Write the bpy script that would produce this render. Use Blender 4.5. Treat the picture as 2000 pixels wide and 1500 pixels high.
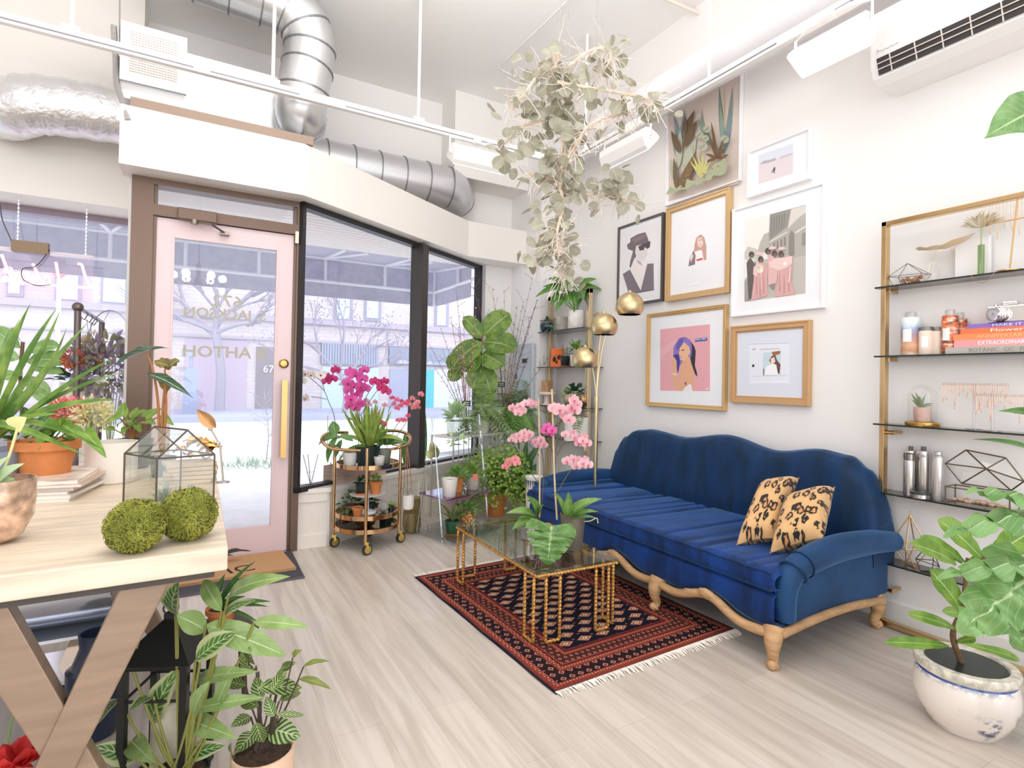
import bpy, math, random, colorsys
import numpy as np
from mathutils import Vector as V, Matrix
for _o in list(bpy.data.objects): bpy.data.objects.remove(_o)
SC = bpy.context.scene; COL = SC.collection
R = math.radians; PI = math.pi
# ---------------------------------------------------------------- camera
CH = 1.35; FPX = 1085.31; CX0, CY0 = 1000.0, 730.26
_yaw, _pit, _rol = R(29.7715), R(0.66085), R(1.11418)
FW = V((math.sin(_yaw)*math.cos(_pit), math.cos(_yaw)*math.cos(_pit), math.sin(_pit)))
_r = V((math.cos(_yaw), -math.sin(_yaw), 0)); _u = _r.cross(FW)
CR = _r*math.cos(_rol) + _u*math.sin(_rol); CU = -_r*math.sin(_rol) + _u*math.cos(_rol)
CO = V((0, 0, CH))
cam = bpy.data.cameras.new('camera'); camo = bpy.data.objects.new('camera', cam); COL.objects.link(camo)
m = Matrix.Identity(4)
for i in range(3):
    m[i][0], m[i][1], m[i][2], m[i][3] = CR[i], CU[i], -FW[i], CO[i]
camo.matrix_world = m
cam.sensor_width = 36; cam.lens = FPX/2000*36; cam.shift_y = (CY0-750)/2000; cam.clip_start = .02; cam.clip_end = 200
SC.camera = camo
# ---------------------------------------------------------------- view, world, lights
SC.view_settings.view_transform = 'Standard'; SC.view_settings.look = 'None'
SC.view_settings.gamma = 1; SC.view_settings.exposure = 0.24; SC.view_settings.use_curve_mapping = False
SC.cycles.max_bounces = 10; SC.cycles.diffuse_bounces = 6; SC.cycles.glossy_bounces = 4
SC.cycles.transmission_bounces = 6; SC.cycles.transparent_max_bounces = 16
SC.cycles.use_denoising = True; SC.cycles.sample_clamp_indirect = 6
SC.cycles.caustics_reflective = False; SC.cycles.caustics_refractive = False
W = bpy.data.worlds.new('overcast_sky'); SC.world = W; W.use_nodes = True
_bg = W.node_tree.nodes['Background']; _bg.inputs[0].default_value = (.93, .96, 1, 1); _bg.inputs[1].default_value = 2.3
def area(name, loc, target, sx, sy, power, col=(1, .975, .95)):
    l = bpy.data.lights.new(name, 'AREA'); l.shape = 'RECTANGLE'; l.size = sx; l.size_y = sy; l.energy = power; l.color = col
    o = bpy.data.objects.new(name, l); COL.objects.link(o); o.location = loc
    o.rotation_euler = (V(target)-V(loc)).to_track_quat('-Z', 'Y').to_euler()
    return o
def bulb(name, loc, r, power, col=(1, .985, .965)):
    l = bpy.data.lights.new(name, 'POINT'); l.shadow_soft_size = r; l.energy = power; l.color = col
    o = bpy.data.objects.new(name, l); COL.objects.link(o); o.location = loc; return o
CHAND = [(.02, 1.15, 2.52), (-2.5, .4, 2.75)]
area('added_ceiling_fill', (.7, 2.3, 3.62), (.7, 2.5, 4.47), 2.2, 1.6, 48, (1, .985, .97))  # added fill above the view to brighten the ceiling; no fixture hangs here
area('added_room_fill', (.3, 2.2, 4.35), (.5, 2.3, 0), 3.4, 3.2, 10)  # added soft fill from overhead, not a fixture of the shop
for _c in CHAND:
    for _i in range(6): bulb('chandelier_bulb', (_c[0]+.27*math.cos(_i*PI/3), _c[1]+.27*math.sin(_i*PI/3), _c[2]+.06), .045, 4)
# ---------------------------------------------------------------- pixel to place helpers (photograph frame, 2000 x 1500)
def ray(x, y): return FW + CR*((x-CX0)/FPX) - CU*((y-CY0)/FPX)
def fl(x, y, z=0.0):
    d = ray(x, y); return CO + d*((z-CH)/d.z)
def pX(x, y, X):
    d = ray(x, y); return CO + d*(X/d.x)
def pY(x, y, Y):
    d = ray(x, y); return CO + d*(Y/d.y)
def at(x, y, dep): return CO + ray(x, y)*dep
def dep(p): return (V(p)-CO).dot(FW)
# ---------------------------------------------------------------- materials
_M = {}
def s2l(c):
    def f(v): return v/12.92 if v <= .04045 else ((v+.055)/1.055)**2.4
    if isinstance(c, str): c = [int(c[i:i+2], 16)/255 for i in (0, 2, 4)]
    return tuple(f(v) for v in c[:3])
def M(name, col='ffffff', rough=.55, metal=0.0, alpha=None, emit=0, var=0.0, vscale=8, bump=0.0, bscale=60, spec=.5, sheen=0, coat=0, stretch=(1, 1, 1), col2=None):
    if name in _M: return _M[name]
    m = bpy.data.materials.new(name); m.use_nodes = True; nt = m.node_tree; b = nt.nodes['Principled BSDF']
    c = s2l(col); b.inputs['Base Color'].default_value = (*c, 1); b.inputs['Roughness'].default_value = rough
    b.inputs['Metallic'].default_value = metal; b.inputs['Specular IOR Level'].default_value = spec
    if sheen: b.inputs['Sheen Weight'].default_value = sheen; b.inputs['Sheen Roughness'].default_value = .4
    if coat: b.inputs['Coat Weight'].default_value = coat; b.inputs['Coat Roughness'].default_value = .08
    if emit: b.inputs['Emission Color'].default_value = (*c, 1); b.inputs['Emission Strength'].default_value = emit
    if var or bump or col2:
        tc = nt.nodes.new('ShaderNodeTexCoord'); mp = nt.nodes.new('ShaderNodeMapping'); nt.links.new(tc.outputs['Object'], mp.inputs[0])
        mp.inputs['Scale'].default_value = stretch
    if var or col2:
        n = nt.nodes.new('ShaderNodeTexNoise'); n.inputs['Scale'].default_value = vscale; n.inputs['Detail'].default_value = 5
        nt.links.new(mp.outputs[0], n.inputs[0])
        r = nt.nodes.new('ShaderNodeValToRGB'); nt.links.new(n.outputs[0], r.inputs[0]); nt.links.new(r.outputs[0], b.inputs['Base Color'])
        c2 = s2l(col2) if col2 else tuple(v*(1-var) for v in c); c1 = c if col2 else tuple(min(1, v*(1+var*.6)) for v in c)
        r.color_ramp.elements[0].position = .35; r.color_ramp.elements[1].position = .65
        r.color_ramp.elements[0].color = (*c2, 1); r.color_ramp.elements[1].color = (*c1, 1)
    if bump:
        n2 = nt.nodes.new('ShaderNodeTexNoise'); n2.inputs['Scale'].default_value = bscale; n2.inputs['Detail'].default_value = 4
        nt.links.new(mp.outputs[0], n2.inputs[0]); bp = nt.nodes.new('ShaderNodeBump'); bp.inputs['Strength'].default_value = bump; bp.inputs['Distance'].default_value = .01
        nt.links.new(n2.outputs[0], bp.inputs['Height']); nt.links.new(bp.outputs[0], b.inputs['Normal'])
    _M[name] = m; return m
def glassy(name, col='ffffff', mixf=.1, rough=.02):
    """thin clear glass or acrylic: mostly see-through, with a sharp reflection"""
    if name in _M: return _M[name]
    m = bpy.data.materials.new(name); m.use_nodes = True; nt = m.node_tree; nt.nodes.clear()
    out = nt.nodes.new('ShaderNodeOutputMaterial'); mx = nt.nodes.new('ShaderNodeMixShader'); t = nt.nodes.new('ShaderNodeBsdfTransparent'); g = nt.nodes.new('ShaderNodeBsdfGlossy')
    t.inputs[0].default_value = (*s2l(col), 1); g.inputs['Roughness'].default_value = rough
    fr = nt.nodes.new('ShaderNodeFresnel'); fr.inputs[0].default_value = 1.45
    ad = nt.nodes.new('ShaderNodeMath'); ad.operation = 'ADD'; ad.use_clamp = True; ad.inputs[1].default_value = mixf
    ge = nt.nodes.new('ShaderNodeNewGeometry'); mm = nt.nodes.new('ShaderNodeMath'); mm.operation = 'SUBTRACT'; mm.inputs[0].default_value = 1
    m3 = nt.nodes.new('ShaderNodeMath'); m3.operation = 'MULTIPLY'
    nt.links.new(ge.outputs['Backfacing'], mm.inputs[1]); nt.links.new(fr.outputs[0], m3.inputs[0]); nt.links.new(mm.outputs[0], m3.inputs[1])
    nt.links.new(m3.outputs[0], ad.inputs[0]); nt.links.new(ad.outputs[0], mx.inputs[0]); nt.links.new(t.outputs[0], mx.inputs[1]); nt.links.new(g.outputs[0], mx.inputs[2])
    nt.links.new(mx.outputs[0], out.inputs[0]); _M[name] = m; return m
def leafmat(name, c1, c2, vein=None, trans=.3, rough=.4, stripe=0, edge=None, vn=9):
    """leaf surface: u runs across the blade, v from base to tip; pale midrib, side veins or painted stripes"""
    if name in _M: return _M[name]
    m = bpy.data.materials.new(name); m.use_nodes = True; nt = m.node_tree; L = nt.links; N = nt.nodes.new; b = nt.nodes['Principled BSDF']; out = nt.nodes['Material Output']
    uv = N('ShaderNodeUVMap'); sp = N('ShaderNodeSeparateXYZ'); L.new(uv.outputs[0], sp.inputs[0])
    def mth(op, a, b2=None):
        n = N('ShaderNodeMath'); n.operation = op
        for i, v in enumerate((a, b2)):
            if v is None: continue
            if isinstance(v, (int, float)): n.inputs[i].default_value = v
            else: L.new(v, n.inputs[i])
        return n.outputs[0]
    au = mth('ABSOLUTE', mth('SUBTRACT', sp.outputs[0], .5))
    tc = N('ShaderNodeTexCoord'); ns = N('ShaderNodeTexNoise'); ns.inputs['Scale'].default_value = 14; L.new(tc.outputs['Object'], ns.inputs[0])
    def mix(f, a, b2):
        n = N('ShaderNodeMix'); n.data_type = 'RGBA'; L.new(f, n.inputs[0])
        for i, v in ((6, a), (7, b2)):
            if isinstance(v, tuple): n.inputs[i].default_value = (*v, 1)
            else: L.new(v, n.inputs[i])
        return n.outputs[2]
    def sstep(v, lo, hi):
        n = N('ShaderNodeMapRange'); n.interpolation_type = 'SMOOTHSTEP'; L.new(v, n.inputs[0]); n.inputs[1].default_value = lo; n.inputs[2].default_value = hi; return n.outputs[0]
    c = mix(sstep(ns.outputs[0], .35, .65), s2l(c1), s2l(c2))
    w = mth('FRACT', mth('MULTIPLY', mth('SUBTRACT', sp.outputs[1], mth('MULTIPLY', au, .55)), vn))
    tri = mth('ABSOLUTE', mth('SUBTRACT', w, .5))
    if stripe:
        jit = mth('ADD', au, mth('MULTIPLY', mth('SUBTRACT', ns.outputs[0], .5), .25))
        st = sstep(tri, .2, .28) if stripe == 1 else mth('MULTIPLY', sstep(tri, .06, .14), sstep(jit, .36, .24))
        c = mix(st, s2l(edge), c)
    if vein:
        c = mix(sstep(au, .035, .012), c, s2l(vein))
        if not stripe:
            vf = mth('MULTIPLY', sstep(tri, .07, .02), .35); c = mix(vf, c, s2l(vein))
    L.new(c, b.inputs['Base Color']); b.inputs['Roughness'].default_value = rough; b.inputs['Specular IOR Level'].default_value = .45
    tr = N('ShaderNodeBsdfTranslucent'); L.new(c, tr.inputs[0]); mx = N('ShaderNodeMixShader'); mx.inputs[0].default_value = trans
    L.new(b.outputs[0], mx.inputs[1]); L.new(tr.outputs[0], mx.inputs[2]); L.new(mx.outputs[0], out.inputs[0])
    _M[name] = m; return m
# ---------------------------------------------------------------- mesh builder
ORG = {}
class MB:
    def __init__(s): s.v = []; s.f = []; s.mi = []; s.uv = []; s.k = 0
    def face(s, idx, uv=None): s.f.append(tuple(idx)); s.mi.append(s.k); s.uv.append(uv)
    def poly(s, pts):
        n = len(s.v); s.v += [V(p) for p in pts]; s.face(range(n, n+len(pts))); return s
    def box(s, c, size, rz=0, mat=None):
        n = len(s.v); hx, hy, hz = [q/2 for q in size]; rm = mat or Matrix.Rotation(rz, 3, 'Z')
        for z in (-hz, hz):
            for x, y in ((-hx, -hy), (hx, -hy), (hx, hy), (-hx, hy)): s.v.append(V(c)+rm@V((x, y, z)))
        for q in ((3, 2, 1, 0), (4, 5, 6, 7), (0, 1, 5, 4), (1, 2, 6, 5), (2, 3, 7, 6), (3, 0, 4, 7)): s.face([n+i for i in q])
        return s
    def b2(s, lo, hi): return s.box([(a+b)/2 for a, b in zip(lo, hi)], [abs(b-a) for a, b in zip(lo, hi)])
    def prism(s, pts, z0, z1):
        n = len(s.v); k = len(pts)
        s.v += [V((p[0], p[1], z0)) for p in pts]+[V((p[0], p[1], z1)) for p in pts]
        s.face(range(n+k-1, n-1, -1)); s.face(range(n+k, n+2*k))
        for i in range(k): j = (i+1) % k; s.face((n+i, n+j, n+k+j, n+k+i))
        return s
    def extr(s, pts, d):
        """closed outline pushed by vector d"""
        n = len(s.v); k = len(pts); d = V(d)
        s.v += [V(p) for p in pts]+[V(p)+d for p in pts]
        s.face(range(n+k-1, n-1, -1)); s.face(range(n+k, n+2*k))
        for i in range(k): j = (i+1) % k; s.face((n+i, n+j, n+k+j, n+k+i))
        return s
    def tube(s, pts, r, n=8, cap=True, twist=0):
        pts = [V(p) for p in pts]; rs = r if isinstance(r, (list, tuple)) else [r]*len(pts); b0 = len(s.v)
        up = None
        for i, p in enumerate(pts):
            t = (pts[min(i+1, len(pts)-1)]-pts[max(i-1, 0)])
            t = t.normalized() if t.length > 1e-9 else V((0, 0, 1))
            if up is None: up = t.cross(V((0, 0, 1)) if abs(t.z) < .95 else V((1, 0, 0))).normalized()
            a = (up-t*up.dot(t)); a = a.normalized() if a.length > 1e-6 else t.orthogonal().normalized(); up = a; bb = t.cross(a)
            for j in range(n): an = 2*PI*j/n+twist*i; s.v.append(p+(a*math.cos(an)+bb*math.sin(an))*rs[i])
        for i in range(len(pts)-1):
            for j in range(n): k = (j+1) % n; s.face((b0+i*n+j, b0+i*n+k, b0+(i+1)*n+k, b0+(i+1)*n+j))
        if cap: s.face([b0+j for j in range(n-1, -1, -1)]); s.face([b0+(len(pts)-1)*n+j for j in range(n)])
        return s
    def lathe(s, prof, c, n=28, axis=None, sx=1, sy=1, rot=None):
        """profile of (radius, height) turned about the vertical through c"""
        b0 = len(s.v); c = V(c)
        for r, z in prof:
            for j in range(n):
                p = V((r*sx*math.cos(2*PI*j/n), r*sy*math.sin(2*PI*j/n), z)); s.v.append(c+(rot@p if rot else p))
        for i in range(len(prof)-1):
            for j in range(n): k = (j+1) % n; s.face((b0+i*n+j, b0+i*n+k, b0+(i+1)*n+k, b0+(i+1)*n+j), ((j/n, i/(len(prof)-1)), ((j+1)/n, i/(len(prof)-1)), ((j+1)/n, (i+1)/(len(prof)-1)), (j/n, (i+1)/(len(prof)-1))))
        if prof[0][0] > 1e-5: s.face([b0+j for j in range(n-1, -1, -1)])
        if prof[-1][0] > 1e-5: s.face([b0+(len(prof)-1)*n+j for j in range(n)])
        return s
    def ball(s, c, r, n=12, sz=1): 
        m_ = max(4, n//2); return s.lathe([(max(1e-6, r*math.sin(PI*i/m_)), -r*sz*math.cos(PI*i/m_)) for i in range(m_+1)], c, n)
    def grid(s, fn, nu, nv, closed=False):
        b0 = len(s.v)
        for i in range(nu+1):
            for j in range(nv+1): s.v.append(V(fn(i/nu, j/nv)))
        for i in range(nu):
            for j in range(nv):
                a = b0+i*(nv+1)+j; s.face((a, a+nv+1, a+nv+2, a+1), ((i/nu, j/nv), ((i+1)/nu, j/nv), ((i+1)/nu, (j+1)/nv), (i/nu, (j+1)/nv)))
        return s
    def leaf(s, base, tip, w, nrm=(0, 0, 1), arch=.15, kind='ovate', fold=.15, nseg=8, wave=0, ph=0, cup=0):
        base, tip = V(base), V(tip); ax = tip-base; L = ax.length
        if L < 1e-6: return s
        t0 = ax/L; nn = V(nrm); nn = nn-t0*nn.dot(t0); nn = nn.normalized() if nn.length > 1e-5 else t0.orthogonal().normalized(); sd = t0.cross(nn)
        ctrl = (base+tip)/2+nn*arch*L; b0 = len(s.v); cols = 4
        for i in range(nseg+1):
            t = i/nseg; p = base*(1-t)**2+ctrl*2*t*(1-t)+tip*t*t; tg = ((ctrl-base)*(1-t)+(tip-ctrl)*t).normalized(); n2 = sd.cross(tg)*-1; n2 = n2 if n2.dot(nn) > 0 else -n2
            if kind == 'ovate': q = math.sin(PI*t**.8)**.85
            elif kind == 'lance': q = math.sin(PI*min(1, t**.75))**1.1
            elif kind == 'strap': q = min(1, (t*6)**.5)*(1-max(0, (t-.55)/.45)**1.7)
            elif kind == 'round': q = max(0, 1-(2*t-1)**2)**.5
            elif kind == 'fiddle': q = max(0, (math.sin(PI*t**1.35)**.6)*(.62+.38*t)+.12*math.sin(PI*t)*(t < .3))
            elif kind == 'heart': q = max(0, (1-t)**.75*min(1, .55+t*2.4))*1.12 if t > 0 else .55
            elif kind == 'petal': q = min(1, (t*2.2)**.7)*max(0, 1-max(0, (t-.6)/.4)**2.2)**.5
            else: q = 1-t
            h = w*.5*max(q, .015)
            back = t0*(-.16*L*(1-t)**3) if kind == 'heart' else V((0, 0, 0))
            for j in range(cols+1):
                u = j/cols*2-1; wv = wave*w*math.sin(t*17+ph+u*2)*abs(u)
                s.v.append(p+sd*(h*u)+n2*(abs(u)*fold*h*2+wv-cup*h*u*u)+back*abs(u))
        for i in range(nseg):
            for j in range(cols):
                a = b0+i*(cols+1)+j
                s.face((a, a+1, a+cols+2, a+cols+1), ((j/cols, i/nseg), ((j+1)/cols, i/nseg), ((j+1)/cols, (i+1)/nseg), (j/cols, (i+1)/nseg)))
        return s
    def build(s, name, mats, parent=None, smooth=True, origin=None, kind=None, auto=None):
        me = bpy.data.meshes.new(name); mats = mats if isinstance(mats, (list, tuple)) else [mats]
        if parent is not None: o0 = ORG[parent.name]
        elif origin is not None: o0 = V(origin)
        else:
            xs = [p.x for p in s.v]; ys = [p.y for p in s.v]; zs = [p.z for p in s.v]
            o0 = V(((min(xs)+max(xs))/2, (min(ys)+max(ys))/2, min(zs)))
        me.from_pydata([tuple(p-o0) for p in s.v], [], s.f)
        for mt in mats: me.materials.append(mt)
        me.polygons.foreach_set('material_index', s.mi); me.polygons.foreach_set('use_smooth', [smooth]*len(s.f))
        if any(u is not None for u in s.uv):
            ul = me.uv_layers.new(name='UVMap'); li = 0; buf = []
            for f, u in zip(s.f, s.uv):
                for q in range(len(f)): buf += list(u[q]) if u else [0, 0]
            ul.data.foreach_set('uv', buf)
        me.update()
        if smooth:
            try: me.set_sharp_from_angle(angle=R(auto or 42))
            except Exception: pass
        o = bpy.data.objects.new(name, me); COL.objects.link(o)
        if parent is not None: o.parent = parent
        else: o.location = o0
        ORG[o.name] = o0
        if kind: o['kind'] = kind
        return o
def tag(o, label, cat, group=None, kind=None):
    o['label'] = label; o['category'] = cat
    if group: o['group'] = group
    if kind: o['kind'] = kind
    return o
def thing(name, label, cat, loc, group=None):
    o = bpy.data.objects.new(name, None); COL.objects.link(o); o.location = loc; o.empty_display_size = .05; ORG[o.name] = V(loc)
    return tag(o, label, cat, group)
def struct(name, mb, mat, parent=None, smooth=False):
    o = mb.build(name, mat, parent, smooth); o['kind'] = 'structure'; return o
def bevel(o, w=.006, seg=2):
    b = o.modifiers.new('bevel', 'BEVEL'); b.width = w; b.segments = seg; b.limit_method = 'ANGLE'; b.angle_limit = R(40); return o
def text_mesh(txt, size, mat_fn, bold=0.0):
    """glyph outlines as (verts, faces), lower-left aligned at the origin in the xy plane"""
    cu = bpy.data.curves.new('glyphs', 'FONT'); cu.body = txt; cu.size = size; cu.resolution_u = 2; cu.extrude = .0008; cu.offset = bold
    o = bpy.data.objects.new('glyphs', cu); COL.objects.link(o); dg = bpy.context.evaluated_depsgraph_get(); me = o.evaluated_get(dg).to_mesh()
    vs = [v.co.copy() for v in me.vertices]; fs = [tuple(p.vertices) for p in me.polygons]
    o.evaluated_get(dg).to_mesh_clear(); bpy.data.objects.remove(o); bpy.data.curves.remove(cu)
    return [mat_fn(v) for v in vs], fs
def add_text(mb, txt, size, org, right, up, width=None, bold=0.0):
    """writes txt from org along right/up; width rescales the line"""
    right, up = V(right).normalized(), V(up).normalized(); nrm = right.cross(up)
    vs, fs = text_mesh(txt, size, lambda v: v, bold)
    if not vs: return
    mx = max(v.x for v in vs); k = (width/mx) if width else 1
    n = len(mb.v); mb.v += [V(org)+right*(v.x*k)+up*v.y+nrm*v.z for v in vs]
    for f in fs: mb.face([n+i for i in f])
def bez(p0, p1, p2, n=10): return [V(p0)*(1-t)**2+V(p1)*2*t*(1-t)+V(p2)*t*t for t in [i/n for i in range(n+1)]]
def spline(pts, n=8):
    pts = [V(p) for p in pts]; out = []; q = [pts[0]*2-pts[1]]+pts+[pts[-1]*2-pts[-2]]
    for i in range(1, len(q)-2):
        a, b, c, d = q[i-1:i+3]
        for k in range(n):
            t = k/n; out.append(.5*((2*b)+(c-a)*t+(2*a-5*b+4*c-d)*t*t+(3*b-3*c+d-a)*t**3))
    return out+[pts[-1]]
rnd = random.Random(7)
# ================================================================ SETTING
mWall = M('wall_paint', 'f2efed', .75); mCeil = M('ceiling_paint', 'f9f7f5', .8); mTrim = M('trim_paint', 'efe6dc', .55)
mCream = M('bulkhead_paint', 'f3ede6', .7)
def floor_mat():
    m = bpy.data.materials.new('oak_planks'); m.use_nodes = True; nt = m.node_tree; L = nt.links; N = nt.nodes.new; b = nt.nodes['Principled BSDF']
    tc = N('ShaderNodeTexCoord'); mp = N('ShaderNodeMapping'); mp.inputs['Rotation'].default_value = (0, 0, R(90)); L.new(tc.outputs['Object'], mp.inputs[0])
    br = N('ShaderNodeTexBrick'); br.inputs['Scale'].default_value = 1; br.inputs['Brick Width'].default_value = 1.25; br.inputs['Row Height'].default_value = .19; br.inputs['Mortar Size'].default_value = .0012
    br.inputs['Color1'].default_value = (.60, .535, .47, 1); br.inputs['Color2'].default_value = (.655, .59, .525, 1); br.inputs['Mortar'].default_value = (.5, .43, .37, 1); br.offset = .37
    L.new(mp.outputs[0], br.inputs[0])
    m2 = N('ShaderNodeMapping'); m2.inputs['Scale'].default_value = (13, .8, 1); L.new(tc.outputs['Object'], m2.inputs[0])
    ns = N('ShaderNodeTexNoise'); ns.inputs['Scale'].default_value = 1.6; ns.inputs['Detail'].default_value = 7; ns.inputs['Distortion'].default_value = .6; L.new(m2.outputs[0], ns.inputs[0])
    rp = N('ShaderNodeValToRGB'); rp.color_ramp.elements[0].position = .34; rp.color_ramp.elements[0].color = (.84, .82, .80, 1); rp.color_ramp.elements[1].position = .6; rp.color_ramp.elements[1].color = (1.06, 1.06, 1.06, 1); L.new(ns.outputs[0], rp.inputs[0])
    mx = N('ShaderNodeMix'); mx.data_type = 'RGBA'; mx.blend_type = 'MULTIPLY'; mx.inputs[0].default_value = 1; L.new(br.outputs[0], mx.inputs[6]); L.new(rp.outputs[0], mx.inputs[7])
    L.new(mx.outputs[2], b.inputs['Base Color']); b.inputs['Roughness'].default_value = .34; b.inputs['Specular IOR Level'].default_value = .45
    bp = N('ShaderNodeBump'); bp.inputs['Strength'].default_value = .12; bp.inputs['Distance'].default_value = .004; L.new(ns.outputs[0], bp.inputs['Height']); L.new(bp.outputs[0], b.inputs['Normal'])
    return m
XR = 3.54; ZC = 4.47; YB = -2.6; XL = -4.2; YO = 5.87
DY = 4.553                                   # inner face of the door wall
BAY = [(-.42, 4.6), (.73, 4.6), (1.0, 4.62), (3.0, 5.87)]
struct('floor', MB().prism([(XL, YB), (XR+.1, YB), (XR+.1, 5.95), (2.98, 5.9), (.85, 4.62), (-.36, 4.62), (-.36, 5.95), (XL, 5.95)], -.12, 0), floor_mat())
struct('ceiling', MB().b2((XL-.1, YB-.1, ZC), (XR+.2, 6.1, ZC+.12)), mCeil)
struct('wall_right', MB().b2((XR, YB, 0), (XR+.16, 6.1, ZC)), mWall)
struct('wall_left', MB().b2((XL-.12, YB, 0), (XL, 6.0, ZC)), mWall)
struct('wall_corner', MB().b2((3.31, 5.19, 0), (XR, 6.0, ZC)), M('wall_corner_paint', 'f0eeee', .75))
struct('wall_front', MB().b2((XL, YO, 3.02), (XR, 6.0, ZC)), mWall)
struct('wall_bay', MB().extr([(2.96, 5.84, 0), (3.32, 5.84, 0), (3.32, 5.84, 2.9), (2.96, 5.84, 2.9)], (0, .12, 0)), mWall)
# header above the left window, and the sill wall under it
struct('wall_header', MB().b2((XL, 5.5, 2.69), (-.42, 6.0, ZC)), mCream)
struct('wall_sill', MB().b2((XL, 5.78, 0), (-.42, 5.98, .45)), mTrim)
struct('wall_return', MB().b2((-.42, 4.66, 0), (-.36, 6.0, 2.8)), mWall)
# white boxed bulkhead over the entrance, following the bay
def off(p): return V(p)
_b = [fl(234.7, 319, 2.70).xy, fl(590, 382, 2.70).xy, fl(918, 501, 2.70).xy]
zB, zT = 2.70, 3.085
_f = [(-.452, 4.36), (.683, 4.368), (2.575, 5.52), (3.31, 5.52)]
struct('trim_1', MB().prism([_f[0], _f[1], _f[2], _f[3], (3.31, 5.98), (2.9, 5.98), (2.9, 5.87), (.66, 4.62), (-.452, 4.62)], zB, zT), mCream)
struct('trim_2', MB().b2((-.452, 4.62, 2.76), (.66, 5.9, 3.085)), mCream)
struct('trim_3', MB().prism([(.66, 4.63), (2.9, 5.9), (.66, 5.9)], 2.80, 3.085), mCream)
# boxed duct chase high on the front wall
_c = pY(886, 214, 5.55)
struct('trim_4', MB().b2((_c.x, 5.5, 3.55), (3.31, 5.87, ZC)), M('chase_paint', 'efece8', .75))
# low panelled wall under the bay window
mKnee = M('panel_paint', 'f1e9df', .5)
a_ = R(31.65); bd = V((math.cos(a_), math.sin(a_), 0)); bn = V((-math.sin(a_), math.cos(a_), 0))
K0 = fl(642, 1064); K1 = K0+bd*2.45
k = MB(); k.prism([(.715, 4.60), (K0.x, 4.60), (K1.x, K1.y), (K1.x+bn.x*.26, K1.y+bn.y*.26), (.93, 4.80), (.715, 4.80)], 0, .43)
kw = struct('wall_knee', k, mKnee)
s_ = MB(); s_.prism([(.715, 4.575), (K0.x+.004, 4.575), (K1.x-bn.x*.02, K1.y-bn.y*.02), (K1.x+bn.x*.30, K1.y+bn.y*.30), (.93, 4.82), (.715, 4.82)], .43, .465)
struct('sill', s_, M('sill_paint', 'f4eee6', .4), kw)
pn = MB()
for q in range(4):
    c0 = K0+bd*(.06+q*.6); c1 = K0+bd*(.6+q*.6)
    for z0, z1 in ((.0, .10), (.36, .43)): pn.extr([c0+V((0, 0, z0)), c1+V((0, 0, z0)), c1+V((0, 0, z1)), c0+V((0, 0, z1))], -bn*.014)
    for cc in (c0, c1-bd*.06): pn.extr([cc+V((0, 0, .1)), cc+bd*.06+V((0, 0, .1)), cc+bd*.06+V((0, 0, .36)), cc+V((0, 0, .36))], -bn*.014)
pn.b2((.72, 4.585, 0), (.95, 4.60, .1)); pn.b2((.72, 4.585, .36), (.95, 4.60, .43))
struct('panel_moulding', pn, mKnee, kw)
struct('baseboard_right', MB().b2((XR-.015, YB, 0), (XR, 5.19, .11)), M('baseboard_paint', 'eeeae6', .5))
# ---------------------------------------------------------------- door
mBrz = M('bronze_frame', '6e5a4e', .38, .55); mBlk = M('dark_frame', '3c3a3c', .4, .4); mPink = M('pink_door_paint', 'e3cbcd', .45)
mGlass = glassy('window_glass', 'fbfdff', .02); mBrass = M('brass', 'c9a468', .28, 1); mGoldT = M('gold_lettering', 'b3a487', .5)
dr = bpy.data.objects.new('door_1', None); COL.objects.link(dr); dr.location = (.16, DY, 0); dr['kind'] = 'structure'; ORG['door_1'] = V((.16, DY, 0))
def st(name, mb, mat, par, sm=False): return struct(name, mb, mat, par, sm)
fx0, fx1, fx2, fx3 = -.395, -.268, .668, .722
f = MB(); f.b2((fx0, DY, 0), (fx1, DY+.12, 2.74)); f.b2((fx2, DY, 0), (fx3, DY+.12, 2.74)); f.b2((fx1, DY, 2.655), (fx2, DY+.12, 2.74)); f.b2((fx1, DY, 2.445), (fx2, DY+.12, 2.52))
f.b2((fx1, DY+.02, .0), (fx1+.02, DY+.1, 2.74)); f.b2((fx2-.02, DY+.02, 0), (fx2, DY+.1, 2.74))
st('door_frame', f, mBrz, dr)
lx0, lx1 = -.262, .662; gx0 = pY(338, 600, DY+.03).x; gx1 = pY(538, 600, DY+.03).x; gz0 = pY(535.6, 1024.8, DY+.03).z; gz1 = pY(535, 488, DY+.03).z
f = MB(); y0, y1 = DY+.03, DY+.075
f.b2((lx0, y0, .01), (gx0, y1, 2.44)); f.b2((gx1, y0, .01), (lx1, y1, 2.44)); f.b2((gx0, y0, .01), (gx1, y1, gz0)); f.b2((gx0, y0, gz1), (gx1, y1, 2.44))
f.b2((gx0-.012, y0-.008, gz0-.012), (gx0, y0, gz1+.012)); f.b2((gx1, y0-.008, gz0-.012), (gx1+.012, y0, gz1+.012))
leaf_ = st('door_leaf', f, mPink, dr)
st('door_glass', MB().b2((gx0, DY+.05, gz0), (gx1, DY+.056, gz1)), mGlass, leaf_)
st('transom_glass', MB().b2((fx1, DY+.05, 2.52), (fx2, DY+.056, 2.655)), mGlass, dr)
f = MB(); h0 = pY(556, 742, DY); h1 = pY(554, 893, DY)
f.b2((h0.x-.022, DY-.035, h1.z), (h0.x+.018, DY-.01, h0.z)); f.b2((h0.x-.014, DY-.01, h1.z+.04), (h0.x+.01, DY+.03, h1.z+.07)); f.b2((h0.x-.014, DY-.01, h0.z-.07), (h0.x+.01, DY+.03, h0.z-.04))
st('door_handle', f, mBrass, leaf_)
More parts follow.
